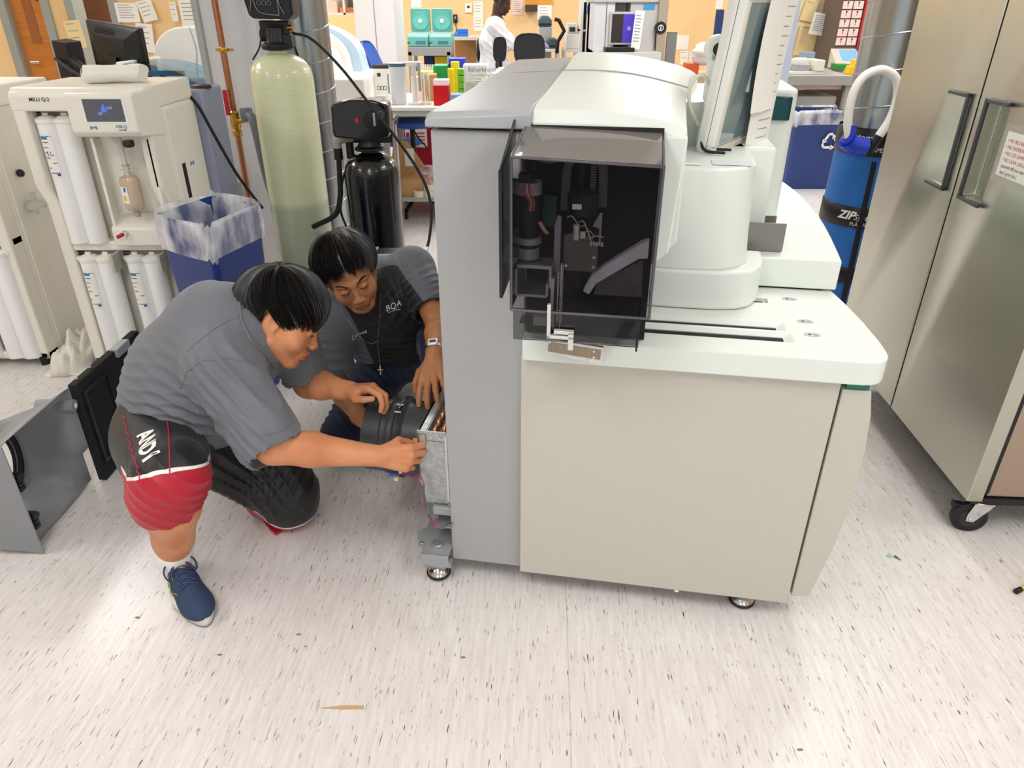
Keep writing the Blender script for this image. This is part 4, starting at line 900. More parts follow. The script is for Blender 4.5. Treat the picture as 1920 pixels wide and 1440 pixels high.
# stainless side table
st=thing('steel_table','stainless steel table with tubular legs behind the black tank','table',(-1.42,4.95,0))
MB().box(0,.56,0,.75,.80,.84).box(0,.56,0,.75,.25,.265).box(.53,.56,0,.75,.84,.86).build('table_top',M_['steel'],st,bevel=.006)
for x in (.03,.53):
    for y in (.03,.72): MB().cyl((x,y,0),(x,y,.8),.02).build('leg',M_['steel'],st)
# work table with lab supplies
TY,TZ=5.75,.90
wt=thing('work_table','white topped work table crowded with lab supplies','table',(0,TY,0))
a=pY(692,197,TY).x; b=pY(1000,197,TY).x
MB().box(a,b,0,.95,TZ-.03,TZ).build('table_top',M_['white'],wt,bevel=.006); MB().box(a+.05,b,.02,.9,TZ-.07,TZ-.03).build('apron',mat('table_grey','b9b7b0',.5),wt,smooth=False)
MB().box(a+.1,b,.05,.9,.17,.2).build('lower_shelf',mat('table_grey','b9b7b0',.5),wt,bevel=.004)
for x in (a+.1,b-.1):
    for y in (.06,.86): bx(x-.02,x+.02,y-.02,y+.02,0,TZ-.05).build('leg',mat('table_grey','b9b7b0',.5),wt,smooth=False)
def at(px,Y,dz=0): p=pY(px,190,Y); return p.x
def onT(name,label,cat,px0,px1,ptop,Y,dep,mt,bevel=.003,build=None,zb=None):
    a,b,_,z1=pr(px0,px1,ptop,ptop+1,Y); zb=TZ+.001 if zb is None else zb
    t=thing(name,label,cat,((a+b)/2,Y+dep/2,zb)); w_=(b-a)/2; h_=z1-zb
    if build: build(t,w_,dep/2,h_,mt)
    else: bx(-w_,w_,-dep/2,dep/2,0,h_).build('body',mt,t,bevel=bevel)
    return t
def b_canister(t,w_,d,h_,mt):
    MB().lathe([(w_*.85,0),(w_*.9,.01),(w_*.97,h_*.94)],(0,0,0),28).build('body',mt,t); MB().lathe([(w_*1.0,h_*.93),(w_*1.03,h_*.95),(w_*1.0,h_)],(0,0,0),28).build('lid_rim',mat('slate_blue','4b6f88',.4),t); MB().lathe([(.001,h_+.001),(w_*.97,h_+.001),(w_*.97,h_+.006),(.001,h_+.006)],(0,0,0),28).build('lid',M_['white'],t)
onT('canister','white plastic canister with slate blue rim at the table front','canister',726,758,120,TY+.12,.1,mat('frosted_white','e8e9ee',.5),build=b_canister)
def b_wipes(t,w_,d,h_,mt):
    bx(-w_,w_,-d,d,0,h_*.9).build('carton',mt,t,bevel=.004); bx(-w_,w_,-d,d,h_*.9,h_).build('carton_top',M_['ink'],t,bevel=.004); bx(-w_*.5,-w_*.05,-d-.001,-d,h_*.68,h_*.78).build('print',M_['ink'],t,smooth=False); bx(w_*.75,w_*.98,-d-.001,-d,h_*.2,h_*.75).build('print',M_['greyink'],t,smooth=False)
    for k in (-.4,-.0,.4): MB().lathe([(.012,0),(.016,0),(.016,.001),(.012,.001)],(k*w_,-d,h_*.36),14,axis=(0,-1,0),cap=False).build('symbol',M_['ink'],t)
onT('wipes_box','white carton with dark top at the left end of the table','box',698,728,122,TY+.38,.16,M_['paper'],build=b_wipes)
onT('small_box','small clear lidded box at the left front of the table','box',703,722,180,TY+.05,.1,mat('frosted_clear','e6e4e0',.3,trans=.3))
def b_stand(t,w_,d,h_,mt):
    MB().prism(rrect(-.055,.055,-.045,.045,.02),0,.02).build('base',M_['white'],t,bevel=.004); MB().cyl((0,.0,.02),(0,0,h_),.017).build('column',M_['white'],t); MB().prism(rrect(-.06,.06,-.03,.05,.015),h_-.01,h_+.02).build('head',M_['white'],t,bevel=.003); bx(.035,.055,-.05,-.02,h_*.35,h_+.02).build('pipette',M_['mgrey'],t,bevel=.003)
onT('pipette_stand','white pipette stand on a square foot right of the canister','stand',762,785,122,TY+.1,.1,M_['white'],build=b_stand)
def b_cyl(t,w_,d,h_,mt):
    MB().lathe([(w_*2,0),(w_*2,.008),(w_,.012),(w_,h_),(w_*1.1,h_+.003)],(0,0,0),20).build('glass_tube',mt,t,ang=40)
gl=mat('clear_glass','f4f8f8',.05,trans=.85)
for k,px in enumerate((792,801)): onT('graduated_cylinder',('clear graduated cylinder left of its taller twin beside the red box','clear graduated cylinder nearest the red box')[k],'cylinder',px-3,px+3,136,TY+.14,.03,gl,build=b_cyl)
def b_red(t,w_,d,h_,mt):
    bx(-w_,w_,-d,d,0,h_*.78).build('body',mt,t,bevel=.006); MB().prism([(-d,h_*.78),(d,h_*.78),(d*.9,h_),(-d*.8,h_)],-w_*.97,w_*.97,'x').build('lid',mat('pale_pink_lid','f3d6dc',.4),t,bevel=.004)
onT('sharps_container','bright red sharps container with pale lid at the table front','container',811,841,150,TY+.08,.14,mat('sharps_red','d80f14',.4),build=b_red)
onT('low_carton','low white and blue carton right of the red sharps container','box',843,872,178,TY+.08,.16,mat('carton_blue','8fa6d6',.6))
def b_green(t,w_,d,h_,mt):
    for k in range(5): bx(-w_,w_,-d,d,k*h_/5,(k+.9)*h_/5).build('tier',mt,t,bevel=.004)
onT('tube_rack','lime green stacked tube rack beside the white carton','rack',857,869,128,TY+.3,.1,mat('lime','7cc62e',.45),build=b_green)
def b_ybox(t,w_,d,h_,mt):
    bx(-w_,w_,-d,d,0,h_).build('tray',mt,t,bevel=.003)
for k,(p0,p1,tp,yy) in enumerate(((839,850,129,TY+.5),(845,860,116,TY+.62))): onT('tube_rack',('yellow tube rack in front of the blue bin','taller yellow tube rack behind, beside the lime rack')[k],'rack',p0,p1,tp,yy,.08,mat('yellow_plastic','ecd51c',.45))
onT('storage_bin','green plastic bin on the table behind the red sharps container','bin',812,838,123,TY+.55,.2,mat('green_bin','1c9a50',.45))
onT('storage_bin','blue plastic bin on the table behind the yellow tube racks','bin',841,872,110,TY+.75,.18,mat('blue_bin','2a3fd0',.45))
onT('tray_box','yellow tray of tubes behind the graduated cylinders','tray',780,812,135,TY+.5,.2,mat('yellow_pale','f2dc4a',.5))
def b_vials(t,w_,d,h_,mt):
    bx(-w_,w_,-d,d,0,h_*.6).build('rack',mt,t,bevel=.002); m=MB()
    for k in range(6): t_=MB().cyl((-w_*.85+k*w_*.34,0,h_*.4),(-w_*.85+k*w_*.34,0,h_),.007,seg=8); t_.build('vial',M_['white'],t)
onT('vial_rack','rack of white capped vials behind the pipette stand','rack',785,812,122,TY+.72,.12,mat('rack_blue','3a58b0',.5),build=b_vials)
def b_fb(t,w_,d,h_,mt):
    bx(-w_,w_,-d,d,0,h_).build('carton',mt,t,bevel=.003); text('lettering','fisherbrand',.048,XM(-w_*.6,-d-.001,h_*.82),mat('fb_ink','8a8fb0',.6),t); text('lettering','Transfer Pipet Tips',.022,XM(-w_*.55,-d-.001,h_*.70),M_['greyink'],t)
    m=MB(); [m.box(-w_*.55,w_*.5,-d-.001,-d,h_*(.62-.07*k),h_*(.635-.07*k)) for k in range(3)]; m.build('print',M_['greyink'],t,smooth=False)
onT('supply_carton','white carton with blue lettering at the right end of the table','box',868,914,122,TY+.32,.2,M_['paper'],build=b_fb)
def b_cup(t,w_,d,h_,mt):
    MB().lathe([(w_*.8,0),(w_*.85,.004),(w_,h_)],(0,0,0),20,cap=False).build('cup',mt,t); 
    for k in range(4): MB().tube([(0,0,.01),(.02*(k-1.5),.01,h_*1.35)],.004,6).build('stirrer',M_['white'],t)
onT('beaker','clear beaker of utensils in front of the white carton','beaker',873,896,155,TY+.1,.05,mat('smoky_glass','c8d0c8',.1,trans=.7),build=b_cup)
onT('carton','tan and white carton behind the pipette stand','box',770,790,145,TY+.35,.12,M_['pinkp'])
onT('carton','brown cardboard carton between the pipette stand and the green bin','box',796,816,140,TY+.36,.15,mat('cardboard','c79b6b',.8))
# lower shelf items
def floor_on(z): return z
m=mat('cardboard','c79b6b',.8)
cb=thing('cardboard_box','open brown cardboard box with raised flap on the lower table shelf','box',(pY(760,320,5.85).x,5.95,.201))
bx(-.17,.17,-.1,.15,0,.14).build('carton',_m['cardboard'],cb,bevel=.003); MB().prism([(-.16,.14),(-.11,.40),(.0,.40),(.17,.14)],.12,.13,'y').build('flap',_m['cardboard'],cb,smooth=False); bx(-.03,.05,.112,.118,.2,.34).build('label',M_['paper'],cb,smooth=False)
for k,(px,z0,n) in enumerate(((783,.201,1),(803,.201,2))):
    for j in range(n):
        t=thing('tape_roll',('cream tape roll lying alone on the lower shelf','lower cream tape roll of the stack on the lower shelf','upper cream tape roll of the stack on the lower shelf')[k+j],'tape roll',(pY(px,320,5.85).x,5.85,z0+.052*j))
        MB().lathe([(.022,0),(.045,0),(.045,.05),(.022,.05),(.022,0)],(0,0,0),24,cap=False).build('tape',mat('tape_cream','efe6d2',.7),t,ang=40)
        MB().lathe([(.019,.001),(.0225,.001),(.0225,.049),(.019,.049),(.019,.001)],(0,0,0),20,cap=False).build('core',_m['cardboard'],t,ang=40)
def bag(px,py,Y,s,label,mt,seed,zb):
    c=pY(px,py,Y); m=MB(); rings=[]
    for i in range(9):
        t=i/8; rr=s*(math.sin(PI*(.12+.80*t))**.6); rings.append([Vector((rr*(1+.35*noise.noise(Vector((k*.5,i*.6,seed))))*math.cos(2*PI*k/16),rr*.7*math.sin(2*PI*k/16)*(1+.3*noise.noise(Vector((k*.6,i*.5,seed+3)))),s*1.5*t)) for k in range(16)])
    o=m.loft(rings).build('plastic_bag',mt,None,ang=60); o.location=(c.x,Y,zb); return tag(o,label,'bag')
bag(800,290,6.1,.13,'crumpled clear plastic bag with red print on the lower shelf',mat('bag_clear','dfe3ea',.3,var=((14,14,14),'c9707c')),3,.202)
bag(950,125,6.2,.16,'white plastic bag with knotted top behind the grey analyzer',M_['white'],8,TZ+.002)
# red biohazard bin
rb=thing('biohazard_bin','dark red biohazard bin with white label under the table','bin',(pY(785,240,6.9).x,7.0,0))
MB().loft([[Vector((x*s,y*s,z)) for x,y in rrect(-.22,.22,-.16,.16,.04)] for s,z in ((.85,0),(1,.62),(1.05,.64),(1.05,.70))]).build('bin_body',mat('biohazard_red','b01830',.45),rb,ang=40)
bx(-.12,.08,-.175,-.168,.42,.58).build('label',M_['paper'],rb,smooth=False); m=MB(); [m.box(-.06,.06,-.1765,-.175,.45+.03*k,.46+.03*k) for k in range(4)]; m.build('print',M_['redink'],rb,smooth=False); bx(-.11,-.08,-.1765,-.175,.45,.55).build('print',M_['redink'],rb,smooth=False)
# blue stool
bs=thing('lab_stool','round blue padded stool with black post pushed under the table','stool',(pY(770,215,6.15).x,6.2,0))
MB().lathe([(.001,.70),(.20,.70),(.225,.715),(.225,.745),(.20,.765),(.001,.77)],(0,0,0),36).build('seat',m_navyv,bs,ang=50)
MB().cyl((0,0,.1),(0,0,.70),.022).build('post',M_['black'],bs); MB().tube([(0,0,.68),(.06,-.05,.6),(.14,-.08,.52)],.006,6).build('lever',M_['black'],bs)
for k in range(5):
    an=2*PI*k/5-.5; MB().tube([(0,0,.13),(.3*math.cos(an),.3*math.sin(an),.07)],.018,8).cyl((.3*math.cos(an)-.012,.3*math.sin(an),.03),(.3*math.cos(an)+.012,.3*math.sin(an),.03),.03).build('leg',M_['black'],bs)
# centrifuges on cart
CY=8.7
ct=thing('metal_cart','grey metal cart carrying the two teal centrifuges','cart',(0,CY,0))
a,b,_,z1=pr(765,845,88,120,CY); 
bx(a,b,0,.55,z1-.09,z1).build('cart_top',mat('cart_grey','a9a9a6',.5),ct,bevel=.004); bx(a,b,0,.55,.2,.24).build('cart_shelf',_m['cart_grey'],ct,bevel=.004)
for x in (a+.02,b-.02):
    for y in (.02,.53): bx(x-.02,x+.02,y-.02,y+.02,0,z1-.05).build('leg',_m['cart_grey'],ct,smooth=False)
teal=mat('teal_enamel','7cc9c0',.35); teald=mat('teal_lid','63b4ac',.4)
for k,(p0,p1) in enumerate(((763,802),(804,845))):
    aa,bb,_,zt=pr(p0,p1,64,65,CY+.02); w_=(bb-aa)/2; t=thing('centrifuge',('teal centrifuge with open lid, the left one of the pair on the cart','teal centrifuge with open lid, the right one of the pair on the cart')[k],'centrifuge',((aa+bb)/2,CY+.02,z1+.001),0)
    h_=zt-z1; lt=pY((p0+p1)/2,16,CY+.4).z-z1
    MB().prism([(0,0),(.48,0),(.48,h_),(.06,h_),(0,h_*.8)],-w_,w_,'x').build('housing',teal,t,bevel=.01)
    bx(-w_*.2,w_*.75,-.004,0,h_*.18,h_*.45).build('control_panel',mat('panel_slate','4e8f9c',.4),t,smooth=False)
    MB().prism(rrect(-w_*.96,w_*.96,h_+.01,lt,.02),.36,.44,'y').build('lid',teald,t,bevel=.006)
    MB().lathe([(w_*.74,0),(w_*.78,.012),(w_*.70,.012),(w_*.68,.004),(.001,.003)],(0,.358,(h_+lt)/2),32,axis=(0,-1,0),cap=False).build('lid_ring',teal,t,ang=40)
    MB().cyl((0,.33,(h_+lt)/2),(0,.36,(h_+lt)/2),.022).build('lid_hub',M_['white'],t)
    bx(-w_,-w_*.75,-.005,-.001,h_*.25,h_*.38).build('badge',M_['green_teal'],t,smooth=False)
bag(778,108,CY+.25,.16,'clear bag of supplies on the cart below the left centrifuge',mat('bag_grey','a8a4a8',.4),5,.242)
tag(pbox('storage_box',mat('yellow_box','d8b818',.6),815,838,106,125,CY+.15,.3),'yellow box below the right centrifuge','box')
tag(pbox('storage_box',mat('navy_box','1a2660',.6),795,812,100,125,CY+.15,.3),'dark navy box below the centrifuges','box')
# white curtain-like bags above centrifuges
tag(pbox('supply_bag',M_['white'],770,786,-30,14,CY+.6,.2),'white supply bag standing on the left centrifuge shelf','bag')
# wall things
WB=Y1-.002
th=thing('thermostat','white wall thermostat with small grey screen on the tan back wall','thermostat',(0,WB,0))
a,b,z0,z1=pr(872,885,6,24,WB); bx(a,b,-.03,0,z0,z1).build('case',M_['white'],th,bevel=.005); bx(a+.03,b-.03,-.033,-.03,z1-.06,z1-.03).build('screen',M_['ink'],th,smooth=False)
sheet(888,906,2,30,WB,'white notice with red prohibition sign above a second notice on the back wall',4); sheet(888,906,30,58,WB,'white notice below the red prohibition notice on the back wall',4)
sheet(961,980,0,28,WB,'pale notice on the back wall right of the person in the lab coat',6,'pinkp')
ph=thing('wall_phone','black wall phone with curly cord beside the centrifuges','phone',(0,WB,0)); a,b,z0,z1=pr(850,858,27,43,WB); bx(a,b,-.05,0,z0,z1).build('handset',M_['black'],ph,bevel=.008); bx(a+.02,b-.02,-.053,-.05,z0+.05,z1-.02).build('keypad',M_['greyink'],ph,smooth=False); MB().tube(bez([((a+b)/2,-.03,z0),((a+b)/2+.01,-.04,z0-.08),((a+b)/2-.01,-.03,z0-.16)],6),.006,6).build('cord',M_['black'],ph)
# low tan bench behind
tbk=thing('wood_bench','tan laminate bench along the back wall','bench',(0,9.9,0)); a,b,_,z1=pr(845,900,69,80,9.9)
lam=mat('tan_laminate','c99a62',.6); m=MB().box(a,b,0,.9,z1-.04,z1).build('worktop',mat('bench_top','c8c2b6',.5),tbk,bevel=.003); bx(a,b,.6,.65,0,z1-.04).build('modesty_panel',lam,tbk,smooth=False); bx(b-.05,b,0,.9,0,z1-.04).build('end_panel',mat('panel_grey','a8a59c',.5),tbk,smooth=False)
for k,(p0,p1,y0,y1_) in enumerate(((857,877,62,68),(857,877,55,61.4),(845,857,64,68.4))):
    tag(pbox('glove_box',mat('box_blue','1f6fd0',.6),p0,p1,y0,y1_,9.95,.12),('lower blue glove box of the stack on the tan bench','upper blue glove box of the stack on the tan bench','pale blue carton left of the glove boxes')[k],'box')
bag(866,105,9.95,.22,'dark blue and clear supply bags under the tan bench',mat('bag_navy','2a3a6a',.4),12,.001)
# chairs
chair_back('office_chair','black office chair left of the person in the lab coat',894,914,70,118,9.45,m_blk,R(200),.02)
chair_back('office_chair','black office chair behind the legs of the person in the lab coat',925,950,69,116,8.55,m_blk,R(-10),.02)
chair_back('office_chair','large black office chair back right of the person in the lab coat',963,1022,62,122,8.0,m_blk,R(4),.02)
# desk cluster right of person
dk=thing('printer_table','small white table under the grey label printers','table',(0,9.3,0)); a,b,_,z1=pr(1012,1050,92,100,9.3)
bx(a,b,0,.5,z1-.03,z1).build('table_top',M_['white'],dk,bevel=.003); [bx(x,x+.03,y,y+.03,0,z1-.03).build('leg',M_['white'],dk,smooth=False) for x in (a,b-.03) for y in (0,.47)]
slate=mat('slate_plastic','4c5a63',.45)
def lpr(p0,p1,y0,y1_,Y,label):
    a,b,z0,z1=pr(p0,p1,y0,y1_,Y); t=thing('label_printer',label,'printer',((a+b)/2,Y,z0+.002)); w_=(b-a)/2;h_=z1-z0
    MB().prism([(-w_,0),(w_,0),(w_,h_*.6),(w_*.5,h_),(-w_*.5,h_),(-w_,h_*.55)],0,.25,'y').build('housing',slate,t,bevel=.012); bx(-w_*.85,w_*.85,-.004,0,h_*.12,h_*.3).build('paper_slot',M_['black'],t,smooth=False); MB().cyl((-w_*.2,-.006,h_*.6),(-w_*.2,0,h_*.6),.008,seg=12).build('indicator',M_['green_teal'],t)
lpr(1022,1048,72,91,9.35,'dark slate label printer on the white table'); lpr(1010,1035,30,50,9.75,'dark slate label printer mounted above the other one')
pst=thing('printer_stand','grey stand holding the upper label printer','stand',(0,9.65,0)); pbox('stand_body',M_['mgrey'],1012,1034,51,130,9.65,.3,parent=pst)
sheet(1008,1034,10,46,10.0,'white notice page standing behind the upper label printer',5)
ar=MB().tube([pY(1040,36,9.2),pY(1048,38,9.2),pY(1058,58,9.2),pY(1046,78,9.2),pY(1044,100,9.2)],.022,8); ar.build('support_arm',M_['black'],pst,ang=40,world=True)
tag(pbox('bulletin_board',mat('board_orange','e8a548',.7),985,1037,-40,10,WB-.02,.02),'orange bulletin board high on the back wall','board')
tag(pbox('shelf_clutter_box',mat('dark_brown_box','4a3a2a',.7),985,1008,9,22,WB-.25,.25),'dark patterned box below the orange bulletin board','box')
# white instruments
wi=thing('bench_instrument','white bench instrument with grey display beside the glass cabinet','instrument',(0,9.4,0)); a,b,z0,z1=pr(1061,1086,44,91,9.4)
bx(a,b,0,.4,z0,z0+(z1-z0)*.6).build('housing',M_['white'],wi,bevel=.01); bx(a+.02,b-.03,.02,.35,z0+(z1-z0)*.62,z1).build('upper_unit',M_['white'],wi,bevel=.006); bx(a+.04,b-.05,-.003,0,z0+.18,z0+.23).build('display',M_['ink'],wi,smooth=False)
wt2=thing('side_table','white side table under the white instrument','table',(0,9.38,0)); bx(a-.02,b+.0,0,.45,z0-.04,z0-.002).build('table_top',M_['white'],wt2); [bx(x,x+.03,y,y+.03,0,z0-.04).build('leg',M_['white'],wt2,smooth=False) for x in (a-.02,b-.03) for y in (0,.42)]
gc=thing('glass_cabinet','glass fronted supply cabinet with shelves left of the grey instrument hood','cabinet',(0,9.2,0)); a,b,z0,z1=pr(1088,1112,4,110,9.2)
m=MB().box(a,a+.03,0,.4,0,z1).box(b-.03,b,0,.4,0,z1).box((a+b)/2-.01,(a+b)/2+.01,0,.02,0,z1).box(a,b,0,.4,z1,z1+.04); m.build('frame',M_['white'],gc,smooth=False); bx(a,b,.38,.4,0,z1).build('back',mat('cab_grey','8f8d88',.5),gc,smooth=False)
for k in range(5): bx(a,b,.02,.38,.3+.25*k,.32+.25*k).build('shelf',M_['white'],gc,smooth=False)
tag(pbox('blue_poster',mat('poster_blue','2a6ae0',.5),1101,1112,9,26,9.18,.006),'small blue poster on the glass cabinet door','poster')
for k in range(3): tag(pbox('supply_jar',mat('jar_dark','4b5a5c',.4),1092+k*6.2,1097+k*6.2,63,76,9.33,.06),('leftmost dark jar inside the glass cabinet','middle dark jar inside the glass cabinet','rightmost dark jar inside the glass cabinet')[k],'jar')
# grey instrument hood with monitors
ih=thing('instrument_hood','large light grey instrument cabinet with open bay holding a monitor','cabinet',(0,7.9,0)); a,b,z0,z1=pr(1113,1232,5,120,7.9)
gy=mat('hood_grey','c4c2be',.5)
bx(a,a+.2,0,.7,0,z1).build('side_panel',mat('hood_white','d8dade',.5),ih,bevel=.005); bx(b-.28,b,0,.7,0,z1).build('side_panel',gy,ih,bevel=.005); bx(a-.02,b+.02,-.03,.7,z1,z1+.12).build('top_panel',gy,ih,bevel=.01); bx(a,b,.5,.7,0,z1).build('back_panel',mat('hood_dark','5a5854',.6),ih,smooth=False); bx(a,b,-.32,.7,0,pY(1160,98,7.6).z).build('lower_cabinet',gy,ih,bevel=.005)
for k in range(4): bx(a+.2+k*.135,a+.325+k*.135,.1,.5,z1-.13,z1-.005).build('file_slot',mat('slot_grey','8f8f90',.5),ih,smooth=False)
bx(a+.115,a+.12,-.004,0,0,z1).build('door_gap',M_['dark'],ih,smooth=False); a2,b2,c2,d2_=pr(1207,1228,8,18,7.89); bx(a2,b2,-.006,0,c2,d2_).build('badge',mat('badge_blue','3f9ad8',.5),ih,smooth=False)
im=thing('computer_monitor','monitor with purple screen inside the grey instrument cabinet','monitor',(0,7.86,0)); a2,b2,c2,d2_=pr(1143,1193,22,84,7.86)
bx(a2,b2,0,.04,c2,d2_).build('frame',gy,im,bevel=.004); bx(a2+.02,(a2+b2)/2,-.004,0,c2+.02,d2_-.02).build('dark_pane',mat('pane_dark','3a322c',.2),im,smooth=False); bx((a2+b2)/2,b2-.01,-.005,0,c2+.02,d2_-.02).build('screen',mat('screen_purple','4636a8',.2,emit='4636a8',es=.5),im,smooth=False)
MB().cyl(((a2+b2)/2+.06,-.006,(c2+d2_)/2),((a2+b2)/2+.06,-.004,(c2+d2_)/2),.02).build('screen_logo',mat('logo_pale','a89ae8',.3),im)
sheet(1187,1204,20,92,7.7,'white printed list hanging at an angle in front of the grey instrument cabinet',9,rot=R(4))
tag(pbox('keyboard',M_['black'],1135,1190,90,97,7.6,.2),'black keyboard on the shelf of the grey instrument cabinet','keyboard')
hs=thing('headset_reel','round black reel with white emblem on the side of the grey cabinet','reel',pY(1238,52,7.85)); MB().cyl((0,-.03,0),(0,.03,0),.055,seg=28).build('disc',M_['black'],hs); 
em=MB().lathe([(.022,0),(.028,0),(.028,.002),(.022,.002)],(0,-.031,0),20,axis=(0,-1,0),cap=False); em.box(-.004,.004,-.034,-.031,-.02,.02); em.build('emblem',M_['white'],hs); MB().tube(bez([(-.04,0,-.04),(-.03,0,-.2),(.02,0,-.3),(-.01,0,-.5)],8),.006,6).build('cable',M_['black'],hs)
bx(-.03,.06,-.02,.0,-1.45,.35).build('post',mat('post_tan','a89a86',.6),hs,smooth=False)
tag(pbox('partition_panel',mat('panel_midgrey','8e8e8a',.6),1248,1266,60,150,8.4,.05),'narrow grey partition panel right of the grey instrument cabinet','panel')
sheet(1267,1291,66,93,WB,'pale blank sheet on the tan wall',0); sheet(1275,1290,95,121,WB,'framed white notice low on the tan wall',2); sheet(1292,1307,96,122,WB,'white notice with black figures low on the tan wall',4)
tag(pbox('red_container',mat('orange_red','e0603c',.5),1289,1310,120,140,9.0,.25),'orange-red container behind the analyzer','container'); tag(pbox('red_tray',mat('dark_red_tray','a82028',.5),1262,1283,127,136,9.0,.25),'dark red tray behind the analyzer','tray')
bag(1322,108,9.05,.16,'pale plastic bag right of the orange container',mat('bag_pale','e8ddd4',.4),21,pY(1322,122,9.05).z)
tag(pbox('back_bench',mat('bench_cream','cdb48c',.6),1245,1400,140,430,8.95,.6,),'cream bench behind the analyzer on the right','bench')
sheet(1342,1355,0,16,WB-.3,'white tag sheet beside the monitor edge at the top',2); tag(pbox('navy_binder',mat('navy','243a70',.5),1341,1355,18,76,WB-.4,.05),'tall navy binder standing beside the monitor edge','binder')
# ---------------------------------------------------------------- implicit surfaces for bodies and clothing
class Vol:
    def __init__(s,lo,hi,h):
        s.lo=np.array(lo,float); s.h=h; s.n=np.ceil((np.array(hi)-s.lo)/h).astype(int)+1
        s.F=np.full(s.n,.05,np.float32)
    def win(s,lo,hi,m):
        a=np.maximum(np.floor((np.array(lo)-m-s.lo)/s.h).astype(int),0); b=np.minimum(np.ceil((np.array(hi)+m-s.lo)/s.h).astype(int)+1,s.n)
        if (b<=a).any(): return None
        sl=tuple(slice(i,j) for i,j in zip(a,b))
        g=[(np.arange(i,j)*s.h+l).astype(np.float32) for i,j,l in zip(a,b,s.lo)]
        return sl,(g[0][:,None,None],g[1][None,:,None],g[2][None,None,:])
    def op(s,d,sl,k,mode='u'):
        F=s.F[sl]
        if mode=='u':
            if k<=0: s.F[sl]=np.minimum(F,d); return
            h=np.clip(.5+.5*(F-d)/k,0,1); s.F[sl]=F*(1-h)+d*h-k*h*(1-h)
        else:
            d=-d
            if k<=0: s.F[sl]=np.maximum(F,d); return
            h=np.clip(.5-.5*(F-d)/k,0,1); s.F[sl]=F*(1-h)+d*h+k*h*(1-h)
    def cap(s,a,b,ra,rb=None,k=.01,mode='u'):
        rb=ra if rb is None else rb; a=np.array(a,float); b=np.array(b,float); R_=max(ra,rb)
        w=s.win(np.minimum(a,b)-R_,np.maximum(a,b)+R_,k+.02)
        if w is None: return s
        sl,(X,Y,Z)=w; ab=b-a; L=max(float(ab@ab),1e-9)
        t=np.clip(((X-a[0])*ab[0]+(Y-a[1])*ab[1]+(Z-a[2])*ab[2])/L,0,1)
        d=np.sqrt((X-a[0]-t*ab[0])**2+(Y-a[1]-t*ab[1])**2+(Z-a[2]-t*ab[2])**2)-(ra+(rb-ra)*t)
        s.op(d,sl,k,mode); return s
    def chain(s,pts,rs,k=.01,mode='u'):
        for i in range(len(pts)-1): s.cap(pts[i],pts[i+1],rs[i],rs[i+1],k,mode)
        return s
    def ell(s,c,r,Mx=None,k=.01,mode='u'):
        c=np.array(c,float); r=np.array(r,float); Mx=np.eye(3) if Mx is None else np.array(Mx); e=np.sqrt(((Mx*r[None,:])**2).sum(1))
        w=s.win(c-e,c+e,k+.02)
        if w is None: return s
        sl,(X,Y,Z)=w; X=X-c[0];Y=Y-c[1];Z=Z-c[2]
        q=[X*Mx[0,i]+Y*Mx[1,i]+Z*Mx[2,i] for i in range(3)]
        k0=np.sqrt(sum((q[i]/r[i])**2 for i in range(3)))+1e-6; k1=np.sqrt(sum((q[i]/r[i]**2)**2 for i in range(3)))+1e-6
        s.op(k0*(k0-1)/k1,sl,k,mode); return s
    def plane_cut(s,z):  # remove everything below z
        i=int(math.ceil((z-s.lo[2])/s.h))
        zz=(np.arange(s.n[2])*s.h+s.lo[2]).astype(np.float32); s.F=np.maximum(s.F,(z-zz)[None,None,:]); return s
    def mesh(s):
        F=s.F; F[0]=F[-1]=.05; F[:,0]=F[:,-1]=.05; F[:,:,0]=F[:,:,-1]=.05
        I=F<0; n=s.n; nc=n-1
        c=[I[i:nc[0]+i,j:nc[1]+j,k:nc[2]+k] for i in (0,1) for j in (0,1) for k in (0,1)]
        al=c[0].copy(); an=c[0].copy()
        for q in c[1:]: al&=q; an|=q
        cells=np.argwhere(an&~al); del al,an
        idx=-np.ones(nc,np.int32); idx[cells[:,0],cells[:,1],cells[:,2]]=np.arange(len(cells))
        off=[(i,j,k) for i in (0,1) for j in (0,1) for k in (0,1)]
        val={o:F[cells[:,0]+o[0],cells[:,1]+o[1],cells[:,2]+o[2]] for o in off}
        sm=np.zeros((len(cells),3)); ct=np.zeros(len(cells))
        for o in off:
            for ax in range(3):
                if o[ax]: continue
                p=list(o); p[ax]=1; p=tuple(p); va,vb=val[o],val[p]; m=(va<0)!=(vb<0); t=np.where(m,va/(va-vb+1e-12),0)
                pos=np.array(o,float)[None,:].repeat(len(cells),0); pos[:,ax]=t; sm+=pos*m[:,None]; ct+=m
        V=(cells+sm/ct[:,None])*s.h+s.lo
        Q=[]
        for ax in range(3):
            sl0=[slice(None)]*3; sl1=[slice(None)]*3; sl0[ax]=slice(0,-1); sl1[ax]=slice(1,None)
            A=I[tuple(sl0)];B=I[tuple(sl1)]; e=np.argwhere(A!=B)
            b1,b2=(ax+1)%3,(ax+2)%3; ok=(e[:,b1]>0)&(e[:,b2]>0)&(e[:,b1]<nc[b1])&(e[:,b2]<nc[b2]); e=e[ok]
            def g(d1,d2): q=e.copy(); q[:,b1]-=d1; q[:,b2]-=d2; return idx[q[:,0],q[:,1],q[:,2]]
            q=np.stack([g(0,0),g(1,0),g(1,1),g(0,1)],1); fl=A[e[:,0],e[:,1],e[:,2]]; q[~fl]=q[~fl][:,::-1]; Q.append(q)
        return V,np.concatenate(Q)
